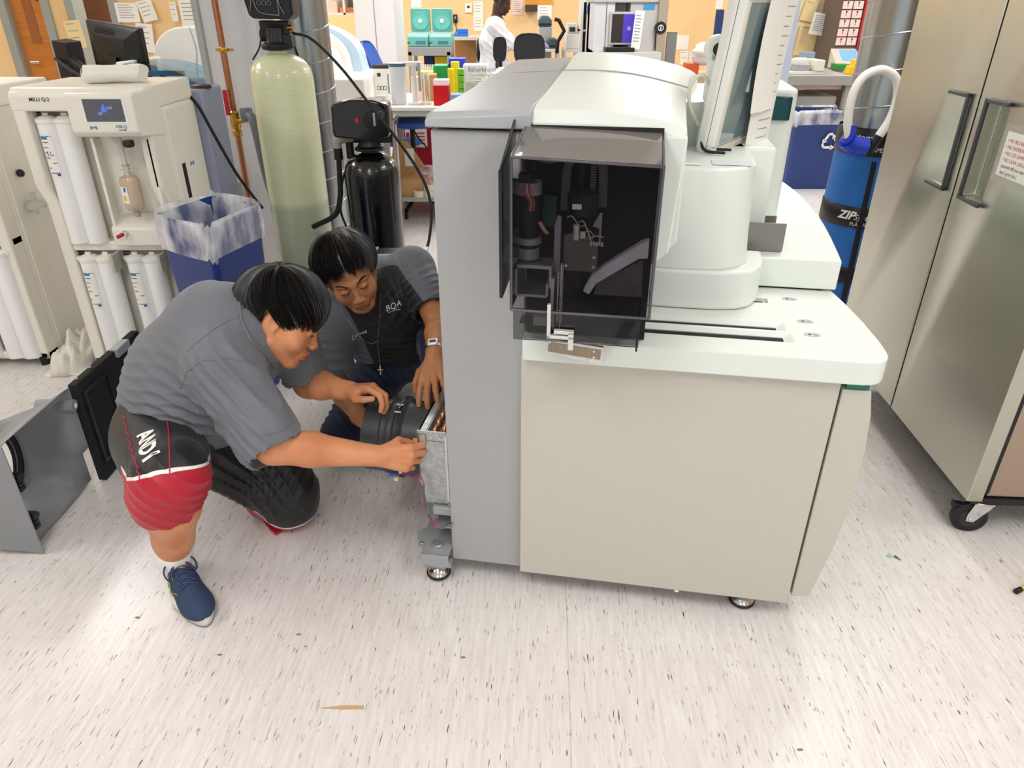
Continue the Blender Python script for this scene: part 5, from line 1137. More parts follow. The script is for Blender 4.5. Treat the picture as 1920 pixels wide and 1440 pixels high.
def vnormals(V,Q):
    n=np.cross(V[Q[:,2]]-V[Q[:,0]],V[Q[:,3]]-V[Q[:,1]]); N=np.zeros_like(V)
    for i in range(4): np.add.at(N,Q[:,i],n)
    return N/(np.linalg.norm(N,axis=1,keepdims=True)+1e-12)
def smoothv(V,Q,it=1,f=.5):
    E_=np.concatenate([Q[:,[0,1]],Q[:,[1,2]],Q[:,[2,3]],Q[:,[3,0]]])
    for _ in range(it):
        S=np.zeros_like(V); C=np.zeros(len(V)); np.add.at(S,E_[:,0],V[E_[:,1]]); np.add.at(C,E_[:,0],1); np.add.at(S,E_[:,1],V[E_[:,0]]); np.add.at(C,E_[:,1],1)
        V=V*(1-f)+S/C[:,None]*f
    return V
def qmesh(name,V,Q,mats,parent,midx=None,attrs=None):
    me=bpy.data.meshes.new(name); me.vertices.add(len(V)); me.vertices.foreach_set('co',V.astype(np.float32).ravel())
    me.loops.add(Q.size); me.loops.foreach_set('vertex_index',Q.astype(np.int32).ravel()); me.polygons.add(len(Q)); me.polygons.foreach_set('loop_start',np.arange(0,Q.size,4,dtype=np.int32)); me.polygons.foreach_set('loop_total',np.full(len(Q),4,np.int32))
    for m in mats: me.materials.append(m)
    me.update(calc_edges=True); me.polygons.foreach_set('use_smooth',[True]*len(Q))
    if midx is not None: me.polygons.foreach_set('material_index',midx.astype(np.int32))
    for k,v in (attrs or {}).items():
        a=me.attributes.new(k,'FLOAT','POINT'); a.data.foreach_set('value',v.astype(np.float32))
    me.validate(); o=bpy.data.objects.new(name,me); COL.objects.link(o)
    if parent is not None:
        o.parent=parent
        Mi=pm(parent).inverted(); me.transform(Mi)
    return o
def vnoise(P,sc,seed=0):
    r=np.random.RandomState(seed); out=np.zeros(len(P))
    for k in range(7):
        d=r.normal(size=3); d/=np.linalg.norm(d); out+=np.sin((P*sc)@d*(1+.5*k*.5)+r.uniform(0,6.28)+1.3*np.sin((P*sc)@r.normal(size=3)*.6+r.uniform(0,6)))/(1+.35*k)
    return out/3
A3=lambda v: np.array(v,float)
# ---- head
class Head:
    def __init__(s,c,f,u,sc=1.0):
        f=A3(f)/np.linalg.norm(f); u=A3(u)-f*(A3(u)@f); u/=np.linalg.norm(u); s.c=A3(c); s.f=f; s.u=u; s.r=np.cross(f,u); s.sc=sc; s.M=np.stack([s.r,f,u],1)
    def p(s,x,y,z): return s.c+s.M@(A3((x,y,z))*s.sc)
    def loc(s,V): return (V-s.c)@s.M/s.sc
def head_sdf(v,h,full=1.0):
    sc=h.sc; E=lambda c,r,k=.01,mode='u': v.ell(h.p(*c),A3(r)*sc,h.M,k,mode); C=lambda a,b,ra,rb=None,k=.008,mode='u': v.cap(h.p(*a),h.p(*b),ra*sc,(ra if rb is None else rb)*sc,k,mode)
    E((0,-.012,.038),(.076,.098,.088)); E((0,.028,-.022),(.064*full,.066,.082),.02)
    for s_ in (-1,1):
        E((s_*.038*full,.055,-.035),(.030*full,.030,.034),.015)
        C((s_*.055*full,.0,-.055),(s_*.022,.062,-.098),.020*full,.018,.02)
        C((s_*.012,.088,.024),(s_*.046,.070,.022),.009,.009,.012)
        E((s_*.031,.097,.003),(.019,.014,.012),None or .010,'s')
        E((s_*.031,.0795,.001),(.0155,.0125,.0115),.004)
        E((s_*.014,.103,-.036),(.0085,.011,.0075),.005)
        # ear
        E((s_*.077,-.014,-.010),(.010,.022,.034),.005); E((s_*.087,-.009,-.006),(.0065,.011,.020),.003,'s'); E((s_*.077,-.004,-.038),(.007,.010,.010),.005)
        E((s_*.007,.112,-.041),(.0035,.005,.003),.002,'s')
    E((0,.070,-.100),(.026*full,.022,.019),.015)
    C((0,.086,.018),(0,.103,-.026),.008,.0095,.010); E((0,.107,-.032),(.0125,.0115,.0105),.007)
    E((0,.084,-.066),(.028,.020,.019),.012)
    C((-.022,.092,-.0645),(0,.1015,-.0605),.0045,.0060,.004); C((.022,.092,-.0645),(0,.1015,-.0605),.0045,.0060,.004)
    C((-.018,.092,-.0735),(0,.1005,-.0750),.0050,.0068,.004); C((.018,.092,-.0735),(0,.1005,-.0750),.0050,.0068,.004)
    C((-.024,.094,-.069),(.024,.094,-.069),.0018,.0018,.003,'s'); C((-.01,.104,-.0685),(.01,.104,-.0685),.0016,.0016,.003,'s')
    E((0,.098,-.084),(.014,.006,.004),.005,'s')
def lips_mask(h,V):
    L=h.loc(V); return (L[:,1]<.125)&(np.abs(L[:,0])<.025)&(L[:,1]>.085)&(L[:,2]<-.0568)&(L[:,2]>-.081)&(np.abs(L[:,2]+.069)<.0125*(1-(np.abs(L[:,0])/.027)**2))
def lid_lines(h,parent,name,m_):
    for s_ in (-1,1):
        mb=MB(); pts=[h.p(s_*(.031+.0165*t),.0945-.007*t*t-.0012,-.0045+.003*t*t) for t in np.linspace(-1,1,9)]
        mb.tube([Vector(p) for p in pts],[.0006,.0012,.0016,.0018,.0019,.0018,.0017,.0013,.0006],6)
        mb.build(name,m_,parent,ang=80,world=True)
def brows(h,parent,bvh):
    rnd=random.Random(3)
    for s_ in (-1,1):
        mb=MB()
        for k in range(90):
            t=rnd.random(); x=s_*(.014+.036*t); z=.0245+.006*math.sin(t*2.4)+rnd.uniform(-.0035,.0035)*(1-.5*t)
            o=Vector(h.p(x,.2,z)); d=-Vector(h.f); hit=bvh.ray_cast(o,d)
            if hit[0] is None: continue
            a=hit[0]; q=Vector(h.M@A3((s_*.006,-.001,.0025*(1-t))))
            mb.tube([a,a+q*.5+hit[1]*.0008,a+q],[.0006,.0005,.0002],4)
        if mb.v: mb.build('eyebrow',M_['hair'],parent,ang=80,world=True)
# ---- hand
def hand_sdf(v,w,x,z,left,curls,thumb,sc=1.0,splay=(.10,.02,-.06,-.14),pr=.0265):
    x=A3(x)/np.linalg.norm(x); z=A3(z)-x*(A3(z)@x); z/=np.linalg.norm(z); y=np.cross(z,x)*(1 if not left else -1); w=A3(w)
    P=lambda a,b,c: w+(x*a+y*b+z*c)*sc
    mc=[(.088,.029),(.092,.0095),(.088,-.0105),(.079,-.029)]; wr=[(.012,.014),(.010,.005),(.010,-.005),(.012,-.014)]
    v.cap(P(-.02,0,0),P(.02,0,0),.024*sc,.024*sc,.015)
    for i in range(4): v.cap(P(wr[i][0],wr[i][1],0),P(mc[i][0],mc[i][1],.001),.0165*sc,.0125*sc,.006)
    v.cap(P(.025,.016,-.008),P(.05,.030,-.010),.016*sc,.014*sc,.01); v.cap(P(.02,-.016,-.008),P(.055,-.022,-.008),.014*sc,.013*sc,.01)
    ln=[(.043,.026,.020),(.047,.030,.021),(.044,.028,.020),(.034,.021,.018)]; rad=[.0096,.0098,.0092,.0083]; tips=[]
    for i in range(4):
        p=P(mc[i][0],mc[i][1],.001); a=0; sp=splay[i]; chain=[p]; rs=[rad[i]*1.12*sc]
        for j in range(3):
            a+=curls[i][j]; d=x*math.cos(a)*math.cos(sp)+y*math.sin(sp)*math.cos(a*.3)-z*math.sin(a); d/=np.linalg.norm(d); p=p+d*ln[i][j]*sc; chain.append(p); rs.append(rad[i]*(1.0,.94,.82)[j]*sc)
        v.cap(chain[0],chain[1],rs[0],rs[1],.004); v.cap(chain[1],chain[2],rs[1]*1.04,rs[2],.0015); v.cap(chain[2],chain[3],rs[2]*1.02,rs[3],.0015); tips.append((chain[3],d))
    tp=[P(*t) for t in thumb]; v.cap(P(.022,.016,-.006),tp[0],.016*sc,.0125*sc,.010); v.cap(tp[0],tp[1],.0118*sc,.0105*sc,.004); v.cap(tp[1],tp[2],.0108*sc,.0088*sc,.002)
    return tips,tp,(x,y,z)
def hairmat():
    m=bpy.data.materials.new('black_hair'); m.use_nodes=True; b=m.node_tree.nodes['Principled BSDF']; b.inputs['Base Color'].default_value=lin('1c1a19'); b.inputs['Roughness'].default_value=.3; b.inputs['Specular IOR Level'].default_value=.6; return m
M_['hair']=hairmat()
def hair(h,parent,crown,endfn,rad,n,seed,thick=.018,flow=None,base=None,hang=0):
    """strands flow from the crown over an ellipsoid; endfn(azimuth)->polar angle where a strand ends"""
    rnd=random.Random(seed); cr=A3(crown)/np.linalg.norm(crown); t1=np.cross(cr,(0,1,0.001)); t1/=np.linalg.norm(t1); t2=np.cross(cr,t1)
    ctr=A3(base or (0,-.012,.026)); R3=A3(rad)
    en0=lambda a: max(endfn(a),.5)
    mb=MB()
    def pt(az,po,off):
        d=cr*math.cos(po)+(t1*math.cos(az)+t2*math.sin(az))*math.sin(po); back=max(0,-d[1]); return ctr+d*(R3+off)*(1-.20*max(0,po-1.35)*(.25+.9*back))/np.linalg.norm(d)
    cl=[(rnd.uniform(0,2*PI),rnd.uniform(-.003,thick*.6),rnd.uniform(-.2,.2)) for _ in range(150)]
    for k in range(n):
        ca,co,ctw=cl[k%150]; az=ca+rnd.gauss(0,.028) if k%12 else rnd.uniform(0,2*PI); en=endfn(az+(flow(az) if flow else 0))*(rnd.uniform(.86,1.05) if k%9 else rnd.uniform(1.03,1.13)); st=rnd.uniform(0,.55)*en if rnd.random()<.6 else rnd.uniform(0,.08)
        off=co+rnd.uniform(-.001,.002)+.004; N=9; pts=[]; tw=ctw*.6+rnd.uniform(-.03,.03)
        for i in range(N):
            t=i/(N-1); po=st+(en-st)*t; a=az+tw*t+(flow(az)*t*t if flow else 0); lift=.012*math.sin(PI*min(1,t))-.006*max(0,t-.7)*3
            pts.append(Vector(h.p(*pt(a,po,.003+(off-.003)*math.sin(PI*min(1,.12+.74*po/en0(az)))+lift*.4))))
        r0=rnd.uniform(.0011,.0024); mb.tube(pts,[r0*(.5+.5*math.sin(PI*min(1,.15+i/N))) if i<N-1 else .0002 for i in range(N)],3,cap=False)
    # base cap of hair
    m2=MB(); NA,NP=72,22; vs=[]; 
    for j in range(NP+1):
        for i in range(NA):
            az=2*PI*i/NA; en=endfn(az+(flow(az) if flow else 0))*.97; po=en*j/NP; a=az+(flow(az)*(j/NP)**2 if flow else 0)
            rip=.0022*math.sin(az*34+3*math.sin(az*5))+.0015*math.sin(az*61); vs.append(Vector(h.p(*pt(a,po,.002+rip*min(1,j/4)+.006*math.sin(PI*j/NP)))))
    fs=[(j*NA+i,j*NA+(i+1)%NA,(j+1)*NA+(i+1)%NA,(j+1)*NA+i) for j in range(NP) for i in range(NA)]
    inner=[Vector(h.p(*(h.loc(np.array(v)[None,:])[0]*.90+ctr*.10))) for v in vs[-NA:]]
    o=len(vs); vs+=inner; fs+=[((NP)*NA+i,(NP)*NA+(i+1)%NA,o+(i+1)%NA,o+i) for i in range(NA)]
    mb.add(vs,fs); return mb.build('hair',M_['hair'],parent,ang=80,world=True)
def skin(name,c,c2,rough=.42):
    return mat(name,c,rough,spec=.4,sss=.12,var=((9,9,9),c2),bump=((220,220,220),.00025))
def cloth_mat(name,c,rough=.75,spec=.3):
    m=mat(name,c,rough,spec=spec,sheen=.15,bump=((700,700,700),.00012)); return m
def zone_mat(name,attr,stops,rough=.7,bumpd=.0001):
    m=bpy.data.materials.new(name); m.use_nodes=True; nt=m.node_tree; b=nt.nodes['Principled BSDF']; a=nt.nodes.new('ShaderNodeAttribute'); a.attribute_name=attr
    r=nt.nodes.new('ShaderNodeValToRGB'); r.color_ramp.interpolation='CONSTANT'; e=r.color_ramp.elements
    while len(e)<len(stops): e.new(.5)
    for i,(p,c) in enumerate(stops): e[i].position=p; e[i].color=lin(c)
    nt.links.new(a.outputs['Fac'],r.inputs[0]); nt.links.new(r.outputs[0],b.inputs['Base Color']); b.inputs['Roughness'].default_value=rough; b.inputs['Sheen Weight'].default_value=.1; return m
def seg_t(V,a,b):
    a=A3(a);b=A3(b); ab=b-a; t=((V-a)@ab)/(ab@ab); d=np.linalg.norm(V-a-np.clip(t,0,1)[:,None]*ab,axis=1); return t,d
def wrinkle(V,Q,spots,amp=.004):
    """folds radiating around joints: spots = (centre, axis, radius, wavelength, amplitude)"""
    N=vnormals(V,Q); D=np.zeros(len(V))
    for c,ax,rad,wl,am in spots:
        c=A3(c); ax=A3(ax)/np.linalg.norm(ax); r=np.linalg.norm(V-c,axis=1); w_=np.exp(-(r/rad)**2)
        ph=(V-c)@ax+.018*vnoise(V,12,int(wl*1e4)); D+=2.1*am*w_*(np.abs(np.sin(PI*ph/wl))**.7-.5)*-1
    D+=amp*vnoise(V,9,5)*.6; return V+N*D[:,None]
def shoe(name,heel,toe,parent,cols,laces=True,M_logo=True):
    heel=A3((*heel,0)); toe=A3((*toe,0)); d=(toe-heel); L=np.linalg.norm(d); d/=L; s=A3((-d[1],d[0],0)) # s = left side
    P=lambda a,b,c: heel+d*a*L+s*b+A3((0,0,c))
    v=Vol(np.minimum(heel,toe)-.1,np.maximum(heel,toe)+A3((.1,.1,.17)),.0033)
    Mx=np.stack([d,s,A3((0,0,1))],1)
    v.ell(P(.17,0,.055),(.052,.036,.05),Mx); v.ell(P(.5,.0,.04),(.10,.043,.052),Mx,.02); v.ell(P(.76,.004,.032),(.078,.049,.040),Mx,.02); v.cap(P(.16,0,.06),P(.24,0,.115),.036,.040,.02); v.cap(P(.22,0,.10),P(.5,0,.065),.036,.030,.02)
    v.cap(P(.18,0,.10),P(.20,0,.19),.037,.046,.003,'s'); v.plane_cut(.028)
    V,Q=v.mesh(); V=smoothv(V,Q,2); sh=thing(name,'x','x'); del sh['label']; del sh['category']; sh.parent=parent; 
    qmesh('upper',V,Q,[cols[0]],sh)
    outl=[]
    for k in range(36):
        a=2*PI*k/36; ca,sa=math.cos(a),math.sin(a); x=.5+.5*ca*1.0; wd=.036+.016*math.sin(PI*min(1,max(0,(x-.1)*.95)))**1.0; 
        p=P(x*1.01,sa*wd*(1.03 if x>.5 else .98)+(.006 if x>.6 else 0),0); outl.append(p)
    rings=[[Vector((p[0],p[1],z))+ (Vector((p[0],p[1],0))-Vector((*P(.5,0,0)[:2],0)))*sc for p in outl] for z,sc in ((.002,-.03),(.006,.0),(.022,.015),(.034,-.01),(.036,-.06))]
    MB().loft(rings).build('sole',cols[1],sh,ang=50,world=True)
    rings=[[Vector((p[0],p[1],z))+(Vector((p[0],p[1],0))-Vector((*P(.5,0,0)[:2],0)))*sc for p in outl] for z,sc in ((0,-.02),(.004,.008),(.008,.008))]
    MB().loft(rings).build('outsole',cols[2],sh,ang=50,world=True)
    if laces:
        bv=BVHTree.FromPolygons([tuple(x) for x in V],[tuple(int(i) for i in q) for q in Q]); 
        def top(a,b,off=.0025):
            hit=bv.ray_cast(Vector(P(a,b,.3)),Vector((0,0,-1))); return (hit[0]+hit[1]*off) if hit[0] else Vector(P(a,b,.1))
        lc=MB()
        for i,a in enumerate((.34,.41,.48,.55,.61)):
            for s1 in (1,-1): lc.tube([top(a,-.024*s1),top(a+.02,-.012*s1),top(a+.035,.0,.004),top(a+.05,.012*s1),top(a+.06,.024*s1)],.0026,6)
        for s1 in (1,-1):
            lc.tube(bez([top(.36,0,.006),top(.37,.02*s1,.018),top(.42,.045*s1,.014),top(.47,.035*s1,.006),top(.42,.015*s1,.008),top(.37,.0,.006)],6),.0028,6)
            lc.tube(bez([top(.36,0,.006),top(.43,.012*s1,.012),top(.52,.03*s1,.008)],6),.0024,6)
        lc.build('laces',cols[3],sh,ang=80,world=True)
        tg=MB(); a=[top(.245,-.018,.003),top(.245,.018,.003),top(.30,.018,.003),top(.30,-.018,.003)]; 
        # side letter mark
        def side(a,z,off=.0022,sg=-1):
            hit=bv.ray_cast(Vector(P(a,sg*.2,z)),Vector(s*-sg)); return (hit[0]+hit[1]*off) if hit[0] else Vector(P(a,sg*.05,z))
        lg=MB()
        for dd in (0,.0):
            lg.tube([side(.36,.040),side(.43,.085),side(.50,.088),side(.545,.040)],.0016,5); lg.tube([side(.41,.040),side(.455,.070),side(.48,.070),side(.50,.040),side(.545,.040),side(.62,.062),side(.66,.064)],.0016,5)
        if M_logo: lg.build('side_mark',mat('mark_yellow','e4e23a',.5),sh,ang=80,world=True)
    return sh
def surface_bvh(o):
    me=o.data; Mw=pm(o); return BVHTree.FromPolygons([Mw@v.co for v in me.vertices],[tuple(p.vertices) for p in me.polygons])
def cam_hit(bv,px,py,off=0):
    hit=bv.ray_cast(Vector((0,0,H)),ray(px,py).normalized()); return (hit[0]+hit[1]*off,hit[1]) if hit[0] is not None else None
def surf_text(name,txt,bv,px,py,px2,py2,size,material,parent,off=.0015,**k):
    a=cam_hit(bv,px,py); b=cam_hit(bv,px2,py2)
    if not a or not b: return None
    x=(b[0]-a[0]).normalized(); n=(a[1]+b[1]).normalized(); y=n.cross(x)
    me=text_mesh(txt,size,extrude=0,**k); bm=bmesh.new(); bm.from_mesh(me); bmesh.ops.triangulate(bm,faces=bm.faces)
    bmesh.ops.subdivide_edges(bm,edges=[e for e in bm.edges if e.calc_length()>size*.15],cuts=2)
    Mx=frame(a[0],x,y)
    for v in bm.verts:
        p=Mx@v.co; hit=bv.ray_cast(p+n*.12,-n)
        v.co=(hit[0]+hit[1]*off) if hit[0] is not None else p
    bm.to_mesh(me); bm.free(); me.materials.clear(); me.materials.append(material); me.name=name; o=bpy.data.objects.new(name,me); COL.objects.link(o); o.parent=parent; me.transform(pm(parent).inverted()); return o
def surf_line(bv,pts,r,name,material,parent,off=.001,n=5,jit=0,seg=6):
    P_=[]; 
    for i in range(len(pts)-1):
        for k in range(n):
            t=k/n; x=pts[i][0]*(1-t)+pts[i+1][0]*t+(jit*math.sin((i*n+k)*1.7)); y=pts[i][1]*(1-t)+pts[i+1][1]*t; h_=cam_hit(bv,x,y,off)
            if h_: P_.append(h_[0])
    h_=cam_hit(bv,*pts[-1],off); 
    if h_: P_.append(h_[0])
    if len(P_)<2: return None
    return MB().tube(P_,r,seg).build(name,material,parent,ang=80,world=True)
# ---------------------------------------------------------------- person at the left, kneeling
p1=thing('person','kneeling person in grey polo, black and red shorts and blue running shoe','person',(-1.0,1.9,0))
S1=skin('skin_warm','d9966c','c98259')
HD1=Head(pY(529,596,1.93),(.86,.03,-.50),(.42,.30,.86),1.08)
J1=dict(pelvis=(-1.06,1.98,.47),belly=(-.97,1.93,.60),chest=(-.84,1.92,.72),neck=(-.745,1.91,.775),
 rsh=(-.80,1.76,.72),rel=(-.655,1.645,.525),rwr=(-.385,1.70,.455),
 lsh=(-.72,2.07,.70),lel=(-.665,2.06,.50),lwr=(-.525,1.965,.525),
 rhip=(-1.08,1.86,.43),rkn=(-.925,1.575,.475),rank=(-1.035,1.675,.10),
 lhip=(-.99,2.08,.40),lkn=(-.765,1.965,.085),lank=(-1.05,2.25,.06))
J1={k:A3(v) for k,v in J1.items()}
v=Vol((-1.32,1.36,0.0),(-.20,2.42,1.02),.0036)
v.chain([J1['pelvis'],J1['belly'],J1['chest'],J1['neck']],[.14,.15,.14,.07],.03)
v.cap(J1['neck'],HD1.p(0,-.035,-.05),.068,.062,.02)
v.chain([J1['rsh'],J1['rel']],[.062,.052],.03); v.chain([J1['rel'],J1['rel']+(J1['rwr']-J1['rel'])*.35,J1['rwr']],[.050,.049,.029],.015)
v.chain([J1['lsh'],J1['lel']],[.062,.052],.03); v.chain([J1['lel'],J1['lel']+(J1['lwr']-J1['lel'])*.35,J1['lwr']],[.050,.047,.029],.015)
v.cap(J1['chest'],J1['rsh'],.1,.06,.03); v.cap(J1['chest'],J1['lsh'],.1,.06,.03)
v.chain([J1['rhip'],J1['rkn']],[.09,.065],.02); sh=J1['rank']-J1['rkn']
v.chain([J1['rkn'],J1['rkn']+sh*.35,J1['rkn']+sh*.75,J1['rank']],[.068,.077,.056,.044],.02); v.cap(J1['rkn']+sh*.3+A3((-.012,.02,0)),J1['rkn']+sh*.5+A3((-.012,.02,0)),.068,.060,.02)
v.chain([J1['rank'],J1['rank']+A3((.06,-.07,-.045))],[.036,.03],.02)
v.chain([J1['lhip'],J1['lkn'],J1['lank']],[.09,.062,.045],.02)
head_sdf(v,HD1,1.14)
t1_,th1,_=hand_sdf(v,J1['rwr'],(.95,.05,-.12),(-.12,-.88,.35),False,[(.75,1.15,.5),(.85,1.25,.6),(.95,1.3,.6),(1.0,1.3,.6)],[(.052,.040,-.030),(.078,.034,-.046),(.098,.026,-.052)],1.04)
t2_,th2,_=hand_sdf(v,J1['lwr'],(.93,-.15,.16),(-.1,.35,.93),True,[(.55,.85,.5),(.65,.9,.5),(.7,.95,.5),(.75,.95,.5)],[(.050,.045,-.022),(.080,.052,-.026),(.106,.050,-.026)],1.04)
V,Q=v.mesh(); del v; V=smoothv(V,Q,1,.35)
lm=lips_mask(HD1,V)[Q].all(1)
body1=qmesh('body',V,Q,[S1,skin('lip_rose','b8695a','a85c50',.35)],p1,lm.astype(int))
bv1=BVHTree.FromPolygons([tuple(x) for x in V],[tuple(int(i) for i in q) for q in Q])
brows(HD1,p1,bv1); lid_lines(HD1,p1,'eyelash',M_['hair'])
# shirt
SH1=cloth_mat('polo_grey','6c7077',.6,.4)
v=Vol((-1.40,1.40,.25),(-.45,2.36,1.0),.0055)
v.chain([J1['pelvis']+A3((.02,0,.035)),J1['belly']+A3((.01,0,-.01)),J1['chest'],J1['neck']+A3((-.03,0,-.03))],[.185,.19,.170,.100],.05)
v.cap(J1['pelvis']+A3((.01,-.03,-.02)),J1['belly']+A3((.02,-.05,-.05)),.17,.16,.05)
v.cap(J1['chest']+A3((-.03,0,.0)),J1['rsh'],.13,.096,.05); v.cap(J1['chest'],J1['lsh'],.13,.092,.05)
rse=J1['rsh']+(J1['rel']-J1['rsh'])*.93; v.cap(J1['rsh'],rse,.096,.088,.03); v.cap(J1['rsh']+A3((-.02,.01,-.05)),rse+A3((-.04,.02,-.03)),.08,.062,.04)
lse=J1['lsh']+(J1['lel']-J1['lsh'])*.80; v.cap(J1['lsh'],lse,.09,.08,.03)
v.cap(J1['neck']+A3((-.01,0,.0)),HD1.p(0,-.045,-.075),.084,.080,.012)      # collar
# open ends
for a,b,r_ in ((rse,J1['rel'],.068),(lse,J1['lel'],.068)):
    d=(b-a)/np.linalg.norm(b-a); v.cap(a+d*.02,b+d*.12,r_+.004,r_+.05,.004,'s')
v.cap(J1['neck']+A3((.02,0,.02)),HD1.p(0,-.02,-.02),.068,.078,.006,'s')
hc=J1['pelvis']+A3((-.02,0,-.06)); v.ell(hc+A3((.0,-.03,-.13)),(.30,.30,.11),None,.02,'s')
V,Q=v.mesh(); V=smoothv(V,Q,2)
V=wrinkle(V,Q,[(rse+A3((-.02,0,-.02)),(.5,-.1,.8),.13,.030,.009),(J1['rsh']+A3((.03,-.06,-.05)),(.75,.1,.65),.12,.034,.009),(J1['belly']+A3((.08,-.16,-.06)),(.5,.2,.9),.17,.038,.010),(J1['pelvis']+A3((0,-.18,.05)),(-.1,.2,1),.17,.034,.008),(J1['chest']+A3((.05,-.1,-.05)),(.9,0,.4),.10,.03,.006),(J1['lel'],(.3,.2,.9),.1,.026,.006)])
shirt1=qmesh('polo_shirt',V,Q,[SH1],p1)
bvs=surface_bvh(shirt1)
surf_line(bvs,[(350,660),(372,640),(400,618),(430,600),(452,592)],.0012,'seam',SH1,p1,.0005,6)
surf_line(bvs,[(338,730),(350,698),(380,676),(430,672),(480,682)],.0012,'seam',SH1,p1,.0005,6)
surf_line(bvs,[(484,818),(505,815),(530,806),(550,790)],.0012,'seam',SH1,p1,.0005,6)
surf_line(bvs,[(448,560),(452,600),(470,640),(500,668),(516,690)],.0035,'collar_edge',SH1,p1,.002,6)
# shorts
v=Vol((-1.32,1.36,0.0),(-.56,2.32,.62),.005)
hemR=A3((-.965,1.60,.385)); kn=J1['rkn']
v.cap(J1['pelvis']+A3((0,0,-.02)),J1['pelvis']+A3((.04,0,-.06)),.175,.16,.03)
v.chain([J1['rhip'],kn+A3((0,.02,-.01))],[.142,.097],.04); v.chain([kn,hemR],[.097,.098],.03); v.cap(J1['rhip']+A3((-.01,-.03,-.04)),hemR+A3((-.02,.05,.03)),.10,.085,.05)
v.chain([J1['lhip'],J1['lkn']+A3((.01,0,.05))],[.14,.098],.04); v.cap(J1['lkn']+A3((.0,0,.04)),J1['lkn']+A3((.0,-.01,.01)),.092,.090,.03); v.cap(J1['lkn'],J1['lkn']+A3((-.10,.06,-.03)),.09,.075,.03)
v.cap(J1['rhip']+A3((.08,.0,-.02)),J1['lkn']+A3((-.12,.0,.08)),.11,.08,.05)
ax=hemR-kn; ax/=np.linalg.norm(ax); v.cap(hemR+A3((-.01,.02,.02)),hemR+ax*.12,.088,.11,.004,'s'); v.ell(hemR+A3((-.01,.02,-.125)),(.2,.2,.075),None,.006,'s')
v.plane_cut(.012)
V,Q=v.mesh(); V=smoothv(V,Q,2)
V=wrinkle(V,Q,[(kn+A3((.02,0,-.05)),(.6,.2,.7),.12,.035,.007),((-.88,1.86,.25),(.8,.3,.5),.14,.035,.008),(J1['lkn']+A3((-.05,0,.1)),(.7,.2,-.6),.12,.03,.006)])
V[:,2]=np.maximum(V[:,2],.006)
t,d=seg_t(V,kn+A3((0,0,.05)),hemR); tl,dl=seg_t(V,J1['lhip'],J1['lkn'])
nearR=np.linalg.norm(V-(kn+hemR)/2,axis=1)<np.linalg.norm(V-J1['lkn'],axis=1)
ang=np.arctan2(V[:,1]-kn[1],V[:,0]-kn[0]); zR=(V[:,2]-.478+np.where(np.minimum(seg_t(V,kn,hemR)[1],9)>.15,-9,0)*-1-.012)-.045*np.cos(ang+1.2)
sR=.5-zR*3.0
zL=V[:,2]-.052-.30*np.clip(-(V[:,0]+.80),-.04,.10)+.0*V[:,1]; sL=.5-zL*3.0
zone=np.where(nearR,sR,sL); zone=np.where((V[:,1]>1.98)|(V[:,0]<-1.22),0.0,zone); zone=np.clip(zone,0,1)
SHM=zone_mat('shorts_cloth','zone',[(0,'17171a'),(.478,'f2eeea'),(.505,'b5122c')],.5)
shorts1=qmesh('shorts',V,Q,[SHM],p1,None,{'zone':zone})
bvh_=surface_bvh(shorts1)
surf_text('lettering','AND1',bvh_,258,818,287,892,.062,mat('print_white','f4f2ee',.6),p1,bold=.0022,spacing=.95)
surf_line(bvh_,[(232,780),(240,812),(246,840),(256,868),(262,895),(272,918)],.0016,'piping',mat('piping_red','c02338',.6),p1,.001,7,jit=2.2)
surf_line(bvh_,[(296,776),(314,786),(317,820),(318,860),(318,888)],.0016,'piping',mat('piping_red','c02338',.6),p1,.001,6)
fl=[pz(x,y,.008) for x,y in ((476,955),(500,966),(530,972),(562,972),(545,984),(517,1003),(505,992))]
MB().prism([(p.x,p.y) for p in fl],.004,.014).build('hem_flap',mat('shorts_red','b5122c',.5),p1,world=True,bevel=.002)
MB().tube(bez([pz(474,953,.03),pz(500,964,.02),pz(530,971,.015),pz(562,973,.012)],6),.0035,6).build('piping',mat('print_white','f4f2ee',.6),p1,world=True)
# hair
az=lambda f: f
def end1(a):
    return 1.62+.18*math.cos(a-2.6)
cr1=(.015,-.045,.10)
def mk_end(h,crown,base,rad,fn):
    cr=A3(crown)/np.linalg.norm(crown); t1=np.cross(cr,(0,1,0.001)); t1/=np.linalg.norm(t1); t2=np.cross(cr,t1)
    def f(a):
        d=t1*math.cos(a)+t2*math.sin(a); return fn(math.atan2(d[0],d[1]))  # 0 = forward, + = right side
    return f
def flow1(a):
    c_=A3(cr1)/np.linalg.norm(cr1); t1=np.cross(c_,(0,1,0.001)); t1/=np.linalg.norm(t1); t2=np.cross(c_,t1); d=t1*math.cos(a)+t2*math.sin(a); b=math.atan2(d[0],d[1]); a2=a+.05; d=t1*math.cos(a2)+t2*math.sin(a2); s=1 if math.atan2(d[0],d[1])>b else -1
    return -s*(1 if b>0 else -1)*.45*math.sin(min(abs(b),PI))**2 if abs(b)<2.3 else 0.0
def fn1(b):
    b=abs(b)  # forward 0, side pi/2, back pi
    return float(np.interp(b,[0,.5,.9,1.2,1.36,1.5,1.78,1.98,2.3,PI],[1.98,1.96,1.84,1.86,1.84,1.34,1.34,1.90,2.15,2.45]))
hair(HD1,p1,cr1,mk_end(HD1,cr1,None,None,fn1),(.088,.110,.103),4000,4,.024,flow=flow1)
